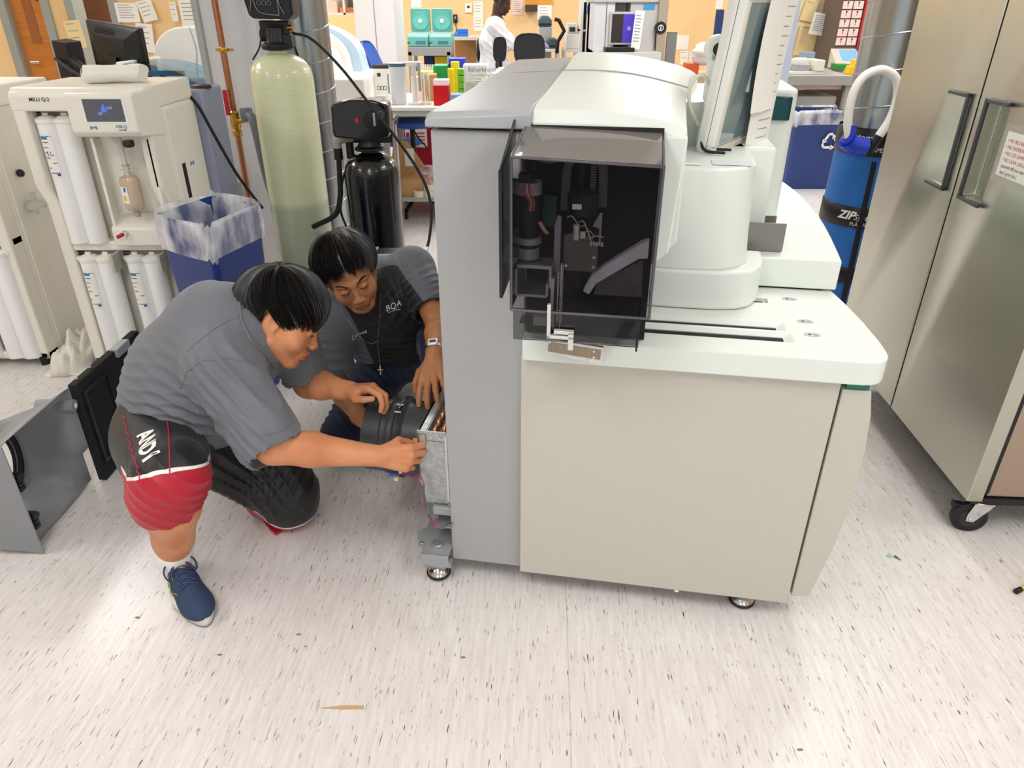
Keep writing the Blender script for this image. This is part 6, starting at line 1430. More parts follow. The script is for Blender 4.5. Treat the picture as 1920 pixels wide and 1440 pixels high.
# shoe and sock
sock=MB(); a=Vector(J1['rank']+A3((0,0,-.02))); b=Vector(J1['rank']+A3((.012,-.016,.045))); sock.tube([a,b,b+Vector((.002,-.002,.006))],[.053,.053,.050],24); sock.build('sock',mat('sock_white','efece8',.85,bump=((400,400,60),.0006)),p1,world=True,ang=60)
shoe('shoe',(-1.085,1.738),(-.89,1.488),p1,[mat('shoe_navy','2f4160',.75,bump=((500,500,500),.0005)),mat('shoe_sole_white','dedbd2',.6),mat('shoe_grey','8a8d92',.6),mat('lace_navy','39486a',.8)])
shoe('shoe',(-1.17,2.33),(-.98,2.16),p1,[_m['shoe_navy'],_m['shoe_sole_white'],_m['shoe_grey'],_m['lace_navy']],laces=False)
# ---------------------------------------------------------------- second person, crouching behind the duct
p2=thing('person','crouching person in dark polo and navy trousers with silver watch and cross necklace','person',(-.5,2.5,0))
S2=skin('skin_tan','c48a63','b37850')
HD2=Head(pY(655,512,2.31),(.33,-.86,-.34),(-.18,-.30,.80),1.03)
J2=dict(pelvis=(-.40,2.78,.34),belly=(-.43,2.66,.46),chest=(-.50,2.53,.60),neck=(-.545,2.42,.69),
 rsh=(-.665,2.42,.60),rel=(-.645,2.30,.37),rwr=(-.52,2.12,.325),
 lsh=(-.375,2.56,.715),lel=(-.262,2.31,.61),lwr=(-.252,2.075,.585),
 lhip=(-.33,2.72,.33),lkn=(-.27,2.44,.47),lank=(-.27,2.52,.10),
 rhip=(-.50,2.74,.30),rkn=(-.66,2.36,.10),rank=(-.58,2.78,.06))
J2={k:A3(v_) for k,v_ in J2.items()}
v=Vol((-.90,1.82,0.0),(-.10,2.96,1.02),.0036)
v.chain([J2['pelvis'],J2['belly'],J2['chest'],J2['neck']],[.12,.115,.11,.06],.03); v.cap(J2['neck'],HD2.p(0,-.035,-.05),.056,.054,.02)
v.cap(J2['chest'],J2['rsh'],.08,.05,.03); v.cap(J2['chest'],J2['lsh'],.08,.05,.03)
v.chain([J2['rsh'],J2['rel']],[.052,.043],.02); v.chain([J2['rel'],J2['rel']+(J2['rwr']-J2['rel'])*.35,J2['rwr']],[.042,.042,.027],.012)
v.chain([J2['lsh'],J2['lel']],[.052,.043],.02); v.chain([J2['lel'],J2['lel']+(J2['lwr']-J2['lel'])*.35,J2['lwr']],[.042,.040,.027],.012)
v.chain([J2['rhip'],J2['rkn'],J2['rank']],[.08,.055,.04],.02); v.chain([J2['lhip'],J2['lkn'],J2['lank']],[.08,.055,.04],.02)
head_sdf(v,HD2,1.02)
hand_sdf(v,J2['lwr'],(-.02,-.92,-.32),(-.15,-.32,.90),True,[(.25,.45,.25),(.22,.5,.3),(.25,.55,.3),(.35,.6,.3)],[(.045,.045,-.012),(.072,.060,-.030),(.092,.064,-.052)],1.03,(.16,.05,-.08,-.2))
hand_sdf(v,J2['rwr'],(.85,-.45,-.1),(.1,-.1,.95),False,[(.4,.7,.4)]*4,[(.05,.045,-.02),(.08,.05,-.03),(.10,.045,-.03)],1.0)
V,Q=v.mesh(); del v; V=smoothv(V,Q,1,.35); lm=lips_mask(HD2,V)[Q].all(1)
body2=qmesh('body',V,Q,[S2,skin('lip_brown','a5655a','965850',.35)],p2,lm.astype(int))
bv2=BVHTree.FromPolygons([tuple(x) for x in V],[tuple(int(i) for i in q) for q in Q])
brows(HD2,p2,bv2); lid_lines(HD2,p2,'eyelash',M_['hair'])
v=Vol((-.92,2.10,.12),(-.14,3.02,.98),.0052)
v.chain([J2['pelvis']+A3((0,0,.06)),J2['belly'],J2['chest'],J2['neck']+A3((0,.02,-.03))],[.165,.175,.16,.085],.05)
v.cap(J2['chest'],J2['rsh'],.11,.078,.05); v.cap(J2['chest'],J2['lsh'],.11,.080,.05); v.cap((-.59,2.46,.56),(-.56,2.52,.43),.085,.085,.05)
rs2=J2['rsh']+(J2['rel']-J2['rsh'])*.80; ls2=J2['lsh']+(J2['lel']-J2['lsh'])*.72
v.cap(J2['rsh'],rs2,.080,.072,.03); v.cap(J2['lsh'],ls2,.082,.074,.03)
v.cap(J2['neck'],HD2.p(0,-.05,-.08),.07,.068,.012)
for a,b,r_ in ((rs2,J2['rel'],.056),(ls2,J2['lel'],.056)):
    d=(b-a)/np.linalg.norm(b-a); v.cap(a+d*.02,b+d*.12,r_+.003,r_+.05,.004,'s')
v.cap(J2['neck']+A3((.0,-.03,.02)),HD2.p(0,-.02,-.02),.058,.07,.006,'s')
V,Q=v.mesh(); V=smoothv(V,Q,2)
V=wrinkle(V,Q,[(ls2,(.6,-.4,-.6),.12,.030,.008),(J2['lsh']+A3((-.05,-.06,-.06)),(.8,.1,.5),.10,.03,.007),(rs2,(.2,0,1),.10,.028,.007),(J2['belly']+A3((0,-.12,0)),(.3,.1,.9),.16,.034,.007)])
# dark front panel: measured across the chest from left to right shoulder
lat=(J2['lsh']-J2['rsh']); lat/=np.linalg.norm(lat); ctr=(J2['lsh']+J2['rsh'])/2; x_=(V-ctr)@lat; up_=(J2['neck']-J2['pelvis']); up_/=np.linalg.norm(up_); fr_=np.cross(lat,up_); fr_=fr_ if fr_[1]<0 else -fr_; y_=(V-ctr)@fr_
zone=np.where((np.abs(x_)<.115)&(y_>-.02),1.0,0.0)*1.0; e_=np.clip(.5+(.118-np.abs(x_))*20,0,1)*np.clip(.5+(y_+.01)*20,0,1)
shirt2=qmesh('polo_shirt',V,Q,[zone_mat('polo_two_tone','zone',[(0,'656b73'),(.5,'1d1e21')],.6)],p2,None,{'zone':e_})
bvs2=surface_bvh(shirt2); pw=mat('print_white','f4f2ee',.6)
surf_text('lettering','BQA',bvs2,724,585,748,574,.030,pw,p2,shear=.3); surf_text('lettering','Cuevas',bvs2,660,640,686,624,.022,pw,p2,shear=.4)
surf_line(bvs2,[(727,587),(738,582),(751,580)],.0008,'underline',pw,p2,.001,4)
# trousers
NV=cloth_mat('trousers_navy','262c45',.75); v=Vol((-.86,2.10,0.0),(-.12,3.02,.66),.0055)
v.cap(J2['pelvis'],J2['pelvis']+A3((-.02,-.02,-.05)),.15,.14,.03)
v.chain([J2['lhip'],J2['lkn']],[.12,.085],.04); v.chain([J2['lkn'],J2['lank']],[.085,.070],.02)
v.chain([J2['rhip'],J2['rkn']+A3((0,0,.01))],[.12,.088],.04); v.chain([J2['rkn'],J2['rank']],[.085,.068],.02); v.cap(J2['lhip']+A3((0,-.1,0)),J2['rhip']+A3((0,-.1,.0)),.10,.10,.04)
v.plane_cut(.012); V,Q=v.mesh(); V=smoothv(V,Q,2); V=wrinkle(V,Q,[(J2['lkn']+A3((-.03,.05,-.02)),(.5,.7,.3),.14,.032,.007),(J2['rkn']+A3((.05,.1,.06)),(.6,.6,.4),.14,.032,.007),(A3((-.42,2.5,.38)),(.7,.5,.3),.14,.03,.006)]); V[:,2]=np.maximum(V[:,2],.006)
qmesh('trousers',V,Q,[NV],p2)
shoe('shoe',(-.275,2.50),(-.262,2.24),p2,[M_['rubber'],M_['black'],M_['black'],M_['black']],laces=False); shoe('shoe',(-.56,2.90),(-.60,2.70),p2,[M_['rubber'],M_['black'],M_['black'],M_['black']],laces=False)
cr2=(.0,-.055,.10)
def fn2(b):
    b=abs(b); return float(np.interp(b,[0,.5,.9,1.3,1.7,2.2,PI],[1.60,1.60,1.66,1.78,1.95,2.15,2.2]))
hair(HD2,p2,cr2,mk_end(HD2,cr2,None,None,fn2),(.092,.112,.104),3200,9,.024,hang=0)
# watch
wd=J2['lwr']-J2['lel']; wd/=np.linalg.norm(wd); wc=J2['lwr']-wd*.035
o=MB().lathe([(.032,-.009),(.034,-.009),(.034,.009),(.032,.009),(.032,-.009)],wc,28,axis=wd,cap=False).build('watch_band',M_['chrome'],p2,world=True,ang=40)
up=A3((-.1,-.35,.9)); up-=wd*(up@wd); up/=np.linalg.norm(up); sd=np.cross(up,wd); fm=Matrix(((sd[0],wd[0],up[0],0),(sd[1],wd[1],up[1],0),(sd[2],wd[2],up[2],0),(0,0,0,1))); fm.translation=Vector(wc+up*.036)
MB().box(-.017,.017,-.018,.018,-.003,.006,M=fm).build('watch_case',mat('watch_silver','e4e2de',.3,metal=.5),p2,world=True,bevel=.003); MB().box(-.010,.010,-.007,.007,.006,.0068,M=fm).build('watch_display',M_['ink'],p2,world=True,smooth=False)
# necklace following the shirt front, then hanging free with a cross
pts=[(640,566),(648,590),(660,610),(672,628),(686,640),(700,643)]
nk=MB(); P_=[]
for seq in (pts,[(700,643),(708,637),(711,610),(712,580),(714,545)]):
    for i in range(len(seq)-1):
        for k in range(5):
            t=k/5; hh=cam_hit(bvs2,seq[i][0]*(1-t)+seq[i+1][0]*t,seq[i][1]*(1-t)+seq[i+1][1]*t,.004)
            if hh: P_.append(hh[0])
if len(P_)>3:
    nk.tube(P_,.0011,5)
    for q_ in P_[::2]: nk.sphere(q_,.0024,8)
    a=cam_hit(bvs2,707,640,.006); b0=a[0] if a else P_[-1]
    c0=b0+Vector((.012,-.05,-.075)); nk.tube([b0,b0.lerp(c0,.5),c0],.0011,5)
    fx=frame(c0,(1,0,0),(0,.2,1)); nk.box(-.002,.002,-.032,.004,-.001,.001,M=fx); nk.box(-.010,.010,-.014,-.010,-.001,.001,M=fx)
nk.build('necklace',mat('necklace_silver','b8b0a0',.3,metal=.9),p2,world=True,ang=50)
# ---------------------------------------------------------------- monitor on the analyzer (local frame of the analyzer)
MN=thing('computer_monitor','pale flat monitor on the analyzer pedestal with printed pages taped over its screen','monitor',AO,AA)
a_=Vector((.667,.42,1.212)); xd=Vector((.43,.90,0)).normalized(); nd=Vector((.90,-.43,0)).normalized(); yd=(Vector((0,0,1))+nd*.11).normalized()
MM=frame(a_,xd,yd); MW,MH=.42,.42
m=MB(); rg=[]
for z,s in ((-.062,.82),(-.055,.93),(-.03,1),(-.004,1),(0,.985)):
    rg.append([MM@Vector((MW/2+(x-MW/2)*s,MH/2+(y-MH/2)*s,z)) for x,y in rrect(0,MW,0,MH,.02,5)])
m.loft(rg).build('housing',mat('monitor_shell','e6e6e2',.35),MN,ang=40,bevel=.002)
MB().box(.028,MW-.028,.045,MH-.03,-.004,.001,M=MM).build('screen',mat('screen_off','6f8388',.12,coat=.5),MN,smooth=False)
m=MB(); 
for (x0,x1,y0,y1) in ((.0,MW,0,.04),(0,MW,MH-.026,MH),(0,.026,.04,MH-.026),(MW-.026,MW,.04,MH-.026)): m.box(x0+.003,x1-.003,max(y0,.003),min(y1,MH-.003),-.006,.004,M=MM)
m.build('bezel',mat('bezel_cream','ddd9cc',.4),MN,bevel=.002)
m=MB(); m.box(.0,MW,.0405,.0415,-.03,.0005,M=MM).box(-.0008,.0,.0,MH,-.022,-.021,M=MM); m.build('shell_seam',M_['ink'],MN,smooth=False)
text('lettering','venturi',.012,MM@Matrix.Translation((.19,.012,.0045)),M_['greyink'],MN)
text('lettering','V2K2',.014,MM@Matrix.Translation((.10,MH-.02,.0045)),M_['greyink'],MN)
for (x0,x1,y0,y1,cv,lab,z0) in ((.20,.37,-.02,.42,.02,'page',.006),(.14,.30,.12,.40,.012,'page',.012)):
    m=MB(); n=8
    P_=[[MM@Vector((x0+(x1-x0)*i/n, y0+(y1-y0)*j/n, z0+cv*math.sin(PI*i/n*.8)+.02*(1-j/n)**2)) for i in range(n+1)] for j in range(n+1)]
    for j in range(n):
        for i in range(n): m.quad(P_[j][i],P_[j][i+1],P_[j+1][i+1],P_[j+1][i])
    if x0>.15:
        for k in range(16):
            jj=(k+1.5)/18*n; j0=int(jj); f_=jj-j0
            A=[P_[j0][i].lerp(P_[min(j0+1,n)][i],f_)+ (MM.to_3x3()@Vector((0,0,.0008))) for i in range(2,6 if k%3 else 7)]
            up_=MM.to_3x3()@Vector((0,.0012,0))
            for i in range(len(A)-1): m.quad(A[i]-up_,A[i+1]-up_,A[i+1]+up_,A[i]+up_,1)
    m.build('taped_page',[M_['paper'],M_['greyink']],MN,ang=80)
m=MB().box(.636,.682,.50,.55,1.36,1.46).box(.64,.68,.50,.55,1.28,1.355).cyl((.66,.50,1.49),(.66,.58,1.49),.034).box(.64,.70,.50,.60,1.455,1.48); m.build('support_arm',M_['awhite'],MN,bevel=.004,ang=40)
MB().cyl((.66,.492,1.49),(.66,.50,1.49),.016).build('hinge_pin',M_['black'],MN)
MB().box(.66,.76,.55,.60,1.38,1.46).build('mount_plate',M_['awhite'],MN,bevel=.004)
MB().cyl((.66,.525,1.237),(.66,.525,1.30),.03).build('mount_collar',M_['awhite'],MN)
MB().tube(bez([(.655,.49,1.40),(.62,.47,1.43),(.595,.47,1.40),(.60,.48,1.35),(.63,.49,1.30)],8),.005,8).build('cable',mat('cable_cream','d8d6c4',.5),MN)
MB().tube(bez([(.655,.495,1.33),(.64,.45,1.27),(.65,.42,1.245),(.70,.40,1.243)],8),.004,8).tube(bez([(.67,.495,1.33),(.655,.46,1.27),(.67,.43,1.25),(.72,.45,1.243)],8),.004,8).build('cable',M_['rubber'],MN)
# ---------------------------------------------------------------- removed shroud lying on the floor at the left
GC=mat('shroud_grey','8d8f92',.42,bump=(500,.00005)); GB=mat('shroud_foam_black','1a1b1d',.8,bump=(500,.0003))
sd=thing('plastic_shroud','grey plastic shroud with black foam panel and round opening lying on the floor','cover',(-1.6,2.2,0))
SX=-1.535
def ps(px,py,z): return pz(px,py,z)
top=[(SX,1.80),(SX,2.68),(SX-.05,2.68),(SX-.05,2.30),(SX-.16,2.22),(SX-.34,2.12),(SX-.34,1.80)]
MB().prism(top,.415,.42).build('top_panel',GC,sd,world=True,bevel=.001)
m=MB().prism([(SX,.42),(SX,.005),(SX-.04,.012),(SX-.34,.05),(SX-.34,.42)],1.795,1.80,'y'); m.build('end_panel',GC,sd,world=True,bevel=.001)
# funnel from the rectangular opening to the round fan hole
N=48; rings=[]
cy,cz,rr=1.97,.20,.145
def rectpt(a):
    ca,sa=math.cos(a),math.sin(a); hy,hz=.195,.20; s_=min(hy/max(abs(ca),1e-6),hz/max(abs(sa),1e-6)); return (2.0+ca*s_,.212+sa*s_)
for t in np.linspace(0,1,9):
    x=SX-.02-.22*(1-(1-t)**2.0); e=t**.6; rings.append([])
    for k in range(N):
        a=2*PI*k/N; y0,z0=rectpt(a); y1,z1=cy+rr*math.cos(a),cz+rr*math.sin(a); rings[-1].append(Vector((x if not (math.sin(a)<-.3 and t<.2) else x-.03,y0*(1-e)+y1*e,z0*(1-e)+z1*e)))
MB().loft(rings,cap=False).build('funnel',GC,sd,world=True,ang=60,solid=.003)
m=MB().tube([(SX-.24,cy+rr*math.cos(a),cz+rr*math.sin(a)) for a in np.linspace(0,2*PI,49)],.006,6,cap=False); m.tube([(SX-.225,cy+(rr+.012)*math.cos(a),cz+(rr+.012)*math.sin(a)) for a in np.linspace(-1.2,1.5,24)],.009,6,mi=0); m.build('foam_rim',[M_['rubber']],sd,world=True)
m=MB().box(SX-.03,SX,2.205,2.68,.005,.413); bp=m.build('foam_panel',GB,sd,world=True,bevel=.003)
fr=MB(); 
for (y0,y1,z0,z1) in ((2.225,2.40,.36,.375),(2.225,2.40,.07,.085),(2.225,2.24,.085,.36),(2.385,2.40,.085,.36)): fr.box(SX-.002,SX+.008,y0,y1,z0,z1)
fr.build('opening_frame',M_['black'],sd,world=True,bevel=.002)
bx(SX-.0005,SX+.002,2.24,2.385,.085,.36).build('opening',M_['dark'],sd,smooth=False); sd.children[-1].data.transform(pm(sd).inverted())
MB().box(SX-.02,SX+.012,2.48,2.58,.385,.42).build('latch_bracket',M_['mgrey'],sd,world=True,bevel=.002)
MB().cyl((SX-.14,2.18,.345),(SX-.01,2.18,.345),.022).build('boss',GC,sd,world=True,bevel=.002)
MB().cyl((SX-.009,2.18,.345),(SX-.006,2.18,.345),.009).build('boss_screw',M_['chrome'],sd,world=True)
for z in (.10,.25): 
    m=MB()
    for k in range(4): m.box(SX-.02,SX+.004,1.803+.001*k,1.825,z+.016*k,z+.012+.016*k)
    m.cyl((SX+.004,1.815,z+.05),(SX+.012,1.815,z+.05),.012); m.build('clip',M_['black'],sd,world=True,bevel=.001)
m=MB().box(SX-.20,SX-.13,1.93,1.99,.4202,.4208); m.build('warning_sticker',M_['paper'],sd,world=True,smooth=False)
m=MB().lathe([(.016,0),(.020,0),(.020,.0005),(.016,.0005)],(SX-.165,1.96,.4209),20,cap=False).box(SX-.178,SX-.152,1.958,1.962,.4209,.4213); m.build('warning_symbol',M_['redink'],sd,world=True,smooth=False)
m=MB(); [m.cyl((SX-.012+.0,y,.413),(SX-.012,y,.4215),.005,seg=8) for y in (2.24,2.33)]; m.build('rivet',M_['chrome'],sd,world=True)
# flight case behind the second person
fc=thing('equipment_case','black equipment case with silver edges standing behind the crouching person','case',(-.45,3.10,0))
z1=pY(785,480,3.0).z; xr=pY(801,560,3.0).x+.45; xl=xr-.24
bx(xl,xr,-.1,.02,.0,z1).build('case_body',M_['black'],fc,bevel=.004)
m=MB()
for x in (xl,xr): m.box(x-.012,x+.004,-.104,-.09,0,z1+.004)
m.box(xl-.004,xr+.004,-.104,-.08,z1-.012,z1+.004); m.box(xl-.004,xl+.02,-.104,.024,z1-.012,z1+.004); m.box(xr-.02,xr+.004,-.104,.024,z1-.012,z1+.004); m.build('edge_trim',M_['mgrey'],fc,bevel=.002)
# floor litter
tag(MB().prism([(pz(600,1328,0).x,pz(600,1328,0).y),(pz(640,1330,0).x,pz(640,1330,0).y-.001),(pz(682,1330,0).x,pz(682,1330,0).y),(pz(682,1323,0).x,pz(682,1323,0).y),(pz(640,1323,0).x,pz(640,1323,0).y)],.0004,.0012).build('tape_scrap',mat('tape_tan','c9a77c',.6),smooth=False),'thin tan scrap of tape lying on the floor in the foreground','scrap')
c=pz(1667,1043,0); tag(MB().lathe([(.001,0),(.008,.0),(.008,.003),(.001,.004)],(c.x,c.y,.0),14).build('bead',mat('pale_teal','9fc4cc',.4)),'tiny pale teal bead on the floor near the refrigerator','bead')
a=pz(1677,1044,0);b=pz(1690,1052,0); tag(MB().tube([a+Vector((0,0,.004)),b+Vector((0,0,.003))],[.004,.0006],6).build('plastic_chip',M_['green_teal']),'small pointed dark teal chip on the floor near the refrigerator','chip')
pn=thing('marker_pen','black and yellow marker pen on the floor at the right edge','pen',pz(1903,1113,.0)); d=(pz(1960,1085,0)-pz(1903,1113,0)); d.z=0
MB().tube([Vector((0,0,.008)),d*.16+Vector((0,0,.008))],.0085,12).build('cap',M_['black'],pn,ang=40); MB().tube([d*.16+Vector((0,0,.008)),d+Vector((0,0,.008))],.0075,12).build('barrel',mat('marker_yellow','d8cf58',.5),pn,ang=40)
for k,(px,py) in enumerate(((868,1233),(258,1158),(1500,1406),(412,1228),(560,1190))):
    c=pz(px,py,0); tag(MB().lathe([(.001,0),(.005,.0),(.0045,.0016),(.001,.002)],(0,0,0),7).build('dirt_fleck',mat('fleck','8a8478',.9)),('grey fleck on the floor below the analyzer left foot','grey fleck on the floor left of the blue shoe','grey fleck at the bottom right foreground','grey fleck below the toe of the blue shoe','grey fleck between the shoe and the red hem')[k],'fleck'); bpy.data.objects[-1] if False else None
    o_=[o for o in COL.objects if o.name.startswith('dirt_fleck')][-1]; o_.location=(c.x,c.y,.0003); o_.scale=(1.6,.7,1)
# ---------------------------------------------------------------- right background
DX,DY=1.945,3.95
duct('spiral_duct','wide silver spiral duct rising beside the refrigerator',DX,DY,.185,1.03,CEIL-.01,.165)
zw=thing('wrapped_duct','duct section wrapped in bright blue sheathing with black printed bands beside the refrigerator','duct',(DX,DY,0))
m=MB().lathe([(.215,.0),(.21,.35),(.205,.7),(.20,1.0),(.20,1.02),(.001,1.02)],seg=40); m.build('blue_sheathing',mat('sheathing_blue','2470c4',.5,bump=((4,4,2),.02)),zw,ang=50)
for (z0,z1) in ((.90,1.03),(.53,.64),(.22,.31)):
    MB().lathe([(.2055+.012*(1-z0),z0),(.2085+.012*(1-z0),z0+.004),(.208+.012*(1-z1),z1-.004),(.2045+.012*(1-z1),z1)],seg=40,cap=False).build('black_band',mat('band_black','17181a',.35),zw,ang=50)
m=MB().prism([(-.014,0),(.014,0),(.004,.88),(-.02,.88)],-.224,-.218,'y',M=Matrix.Rotation(R(-22),4,'Z')); m.build('dark_seam',M_['black'],zw,smooth=False)
def wraptext(txt,size,a0,z,r,parent,**k):
    me=text_mesh(txt,size,extrude=0,**k); bm=bmesh.new(); bm.from_mesh(me); bmesh.ops.triangulate(bm,faces=bm.faces); bmesh.ops.subdivide_edges(bm,edges=[e for e in bm.edges if e.calc_length()>size*.2],cuts=2)
    for v in bm.verts:
        a=a0+v.co.x/r; v.co=Vector((r*math.sin(a),-r*math.cos(a),z+v.co.y))
    bm.to_mesh(me); bm.free(); me.materials.clear(); me.materials.append(M_['paper']); me.name='lettering'; o=bpy.data.objects.new('lettering',me); COL.objects.link(o); o.parent=parent
wraptext('ZIP',.06,-.98,.575,.216,zw,shear=.3,bold=.002); wraptext('System',.042,-.60,.575,.216,zw,shear=.3); wraptext('FLASHING TAPE',.026,-.66,.543,.216,zw)
wraptext('System',.05,-1.25,.975,.213,zw,shear=.3); wraptext('FLASHING TAPE',.03,-1.3,.925,.213,zw)
hl=thing('hose_loop','white insulated hose bent into a tall loop in front of the silver duct','hose',(DX,3.6,0))
lp=[pY(1592,262,3.73),pY(1590,225,3.73),pY(1600,175,3.73),pY(1622,142,3.73),pY(1655,131,3.73),pY(1680,148,3.73),pY(1682,185,3.73),pY(1668,225,3.73),pY(1648,255,3.73)]
MB().tube(bez(lp,8),.021,14).build('hose',M_['white'],hl,world=True,ang=60)
MB().tube(bez([lp[-1],pY(1640,268,3.73),pY(1630,282,3.74)],5),[.023]*11,12).build('black_end',M_['black'],hl,world=True)
MB().tube(bez([lp[0]+Vector((0,0,.07)),lp[0],pY(1588,262,3.74),pY(1600,272,3.745),pY(1622,276,3.75)],6),[.024]*12+[.045]*13,14).build('blue_film',mat('blue_film','2748d0',.2,bump=((60,60,60),.004)),hl,world=True,ang=60)
# pale column
pc=thing('wall_column','pale blue-white wall column behind the paper covered monitor','column',(0,4.9,0)); a=pY(1416,100,4.9).x; b=pY(1487,100,4.9).x
bx(a,b,0,.35,0,CEIL).build('column_body',mat('column_pale','cdd8e8',.5),pc,bevel=.01)
sp=MB().tube([pY(1470,42,4.88),pY(1484,30,4.84)],.008,6).tube([pY(1470,35,4.88),pY(1482,26,4.84)],.008,6); tag(sp.build('cable_hooks',M_['black']),'small black cable hooks sticking out of the pale column','hook')
# recycling bin
q=[]; YB=6.98
rz=pY(1540,212,YB).z
a=pY(1494,215,YB).x; b=pY(1600,215,YB).x
rb2=bin_('recycling_bin','blue recycling bin with clear liner and white arrow symbol at the right','bin',[(a,YB),(b,YB),(b,YB+.42),(a,YB+.42)],rz,.93,('bin_navy','2a3f7e'),.12,7.7)
sy=MB(); cxp=pY(1556,266,YB-.02); 
for k in range(3):
    Rk=Matrix.Translation(cxp)@Matrix.Rotation(PI/2,4,'X')@Matrix.Rotation(2*PI*k/3,4,'Z')
    for (x0,y0,x1,y1) in ((-.05,-.05,.018,-.05),(-.05,-.05,-.068,-.022)):
        d=Vector((x1-x0,y1-y0)); L=d.length; d.normalize(); n=Vector((-d.y,d.x)); w_=.011
        sy.prism([(x0+n.x*w_,y0+n.y*w_),(x0-n.x*w_,y0-n.y*w_),(x1-n.x*w_,y1-n.y*w_),(x1+n.x*w_,y1+n.y*w_)],-.001,.001,M=Rk)
    sy.prism([(.012,-.074),(.052,-.05),(.012,-.026)],-.001,.001,M=Rk)
sy.build('recycling_symbol',M_['paper'],rb2,world=True,smooth=False)
# bench with instruments at the right
BY=7.6; BZ=pY(1540,142,BY).z
bn=thing('lab_bench','grey lab bench with lower shelf at the right behind the recycling bin','bench',(0,BY,0)); a=pY(1440,142,BY).x; b=pY(1604,142,BY).x
gm=mat('bench_grey','a4a29c',.5); bx(a,b,0,1.1,BZ-.09,BZ).build('bench_top',gm,bn,bevel=.004)
for x in (a+.03,b-.03): bx(x-.03,x+.03,.02,.08,0,BZ-.09).build('leg',gm,bn,smooth=False); 
for x in (a+.03,b-.03): bx(x-.03,x+.03,1.0,1.06,0,BZ-.09).build('leg',gm,bn,smooth=False)
z2=pY(1475,262,BY).z; bx(a,pY(1490,200,BY).x,0,.6,z2-.03,z2).build('lower_shelf',gm,bn,smooth=False); z3=pY(1475,312,BY).z; bx(a,pY(1490,200,BY).x,0,.6,z3-.03,z3).build('lower_shelf',gm,bn,smooth=False)
bx(pY(1498,200,BY).x,b-.1,.1,.7,.05,BZ-.2).build('under_cabinet',mat('undercab','b4b2ac',.5),bn,bevel=.005)
tag(pbox('parts_bin',mat('navy_bins','202a80',.5),1474,1499,200,232,BY+.05,.3,bevel=.01),'navy parts bin on the lower shelf of the right bench','bin')
tag(pbox('wooden_box',mat('tan_wood_box','c8a86c',.6),1462,1491,235,257,BY+.02,.3,bevel=.005),'tan box on the shelf above the orange box','box')
ob=pbox('orange_box',mat('orange_box','e5802a',.6),1460,1487,283,308,BY+.02,.3,bevel=.004); tag(ob,'orange printed carton on the lowest shelf of the right bench','box')
tag(pbox('paper_stack',M_['pinkp'],1490,1578,160,168,BY+.12,.3),'pinkish papers lying under the bench top at the right','papers')
pc2=thing('paper_cutter','cream paper cutter lying on the right bench','cutter',(0,BY+.1,BZ+.001)); a,b,z0,z1=pr(1470,1546,112,134,BY+.1)
z0=0; z1=pY(1500,113,BY+.1).z-BZ; cm=mat('device_cream','e2dfd2',.45)
bx(a,b,0,.25,z0,.03).build('base',cm,pc2,bevel=.004); bx(b-.09,b,-.01,.26,.03,z1).build('end_block',cm,pc2,bevel=.008); bx(a,b-.08,.15,.24,.03,z1).build('rail',cm,pc2,bevel=.004); bx(b-.28,b-.13,.03,.14,.032,z1*.7).build('blade_unit',M_['mgrey'],pc2,bevel=.004)
# pink-fronted storage instrument
iy=8.6; ins=thing('sample_tower','tall instrument with a grid of pink doors and tilted blue touch screen','instrument',(0,iy,0))
def q4(c,dep=0): return [pY(x,y,iy+dep) for x,y in c]
z_b=pY(1590,128,iy).z; z_t=pY(1600,0,iy).z+.1
xa=pY(1572,60,iy).x; xb=pY(1612,60,iy).x; xc=pY(1680,60,iy).x
bx(xa-.02,xb,0,.5,z_b,z_t).build('door_column',mat('instr_brown','5f5249',.5),ins,bevel=.004)
bx(xb,xc,-.02,.5,z_b,z_t).build('housing',mat('instr_grey','a3978a',.5),ins,bevel=.01)
bx(xb,xc,-.03,-.018,z_b,z_b+.28).build('base_panel',mat('instr_dark','5e584f',.5),ins,bevel=.004)
bx(xb-.012,xb+.006,-.03,-.018,z_b+.2,z_t).build('red_trim',M_['redink'],ins,smooth=False)
pk=mat('door_pink','f1cdc4',.5); nrow=6; H_=(z_t-.02-(z_b+.22))/nrow
for r_ in range(nrow):
    for c_ in range(2):
        x0=xa-.01+(xb-xa)/2*c_; x1=x0+(xb-xa)/2-.012; z0=z_b+.23+H_*r_
        d_=bx(x0,x1,-.012,0,z0,z0+H_-.012).build('small_door',pk,ins,bevel=.003)
        MB().cyl(((x0+x1)/2,-.014,z0+H_*.7),((x0+x1)/2,-.011,z0+H_*.7),.010,seg=10).box((x0+x1)/2-.003,(x0+x1)/2+.003,-.013,-.0115,z0+H_*.25,z0+H_*.7).build('latch',M_['ink'],d_,smooth=False)
MB().prism([(0,z_b+.2),(-.22,z_b+.06),(-.22,z_b+.03),(0,z_b)],xa-.05,xb,'x').build('console',mat('console_cream','cfc6ba',.5),ins,bevel=.006)
MB().prism([(-.03,z_b+.184),(-.18,z_b+.09),(-.18,z_b+.086),(-.03,z_b+.18)],xa+.03,xb-.02,'x').build('touch_screen',mat('screen_blue','6fa4e8',.3,emit='6fa4e8',es=.4),ins,smooth=False)
text('lettering','BIO',.07,XM(xb+.1,-.0305,z_b+.17),M_['paper'],ins)
bx(xb+.05,xb+.25,-.021,-.019,z_t-.45,z_t-.28).build('paper_label',mat('label_beige','c9bcae',.7),ins,smooth=False)
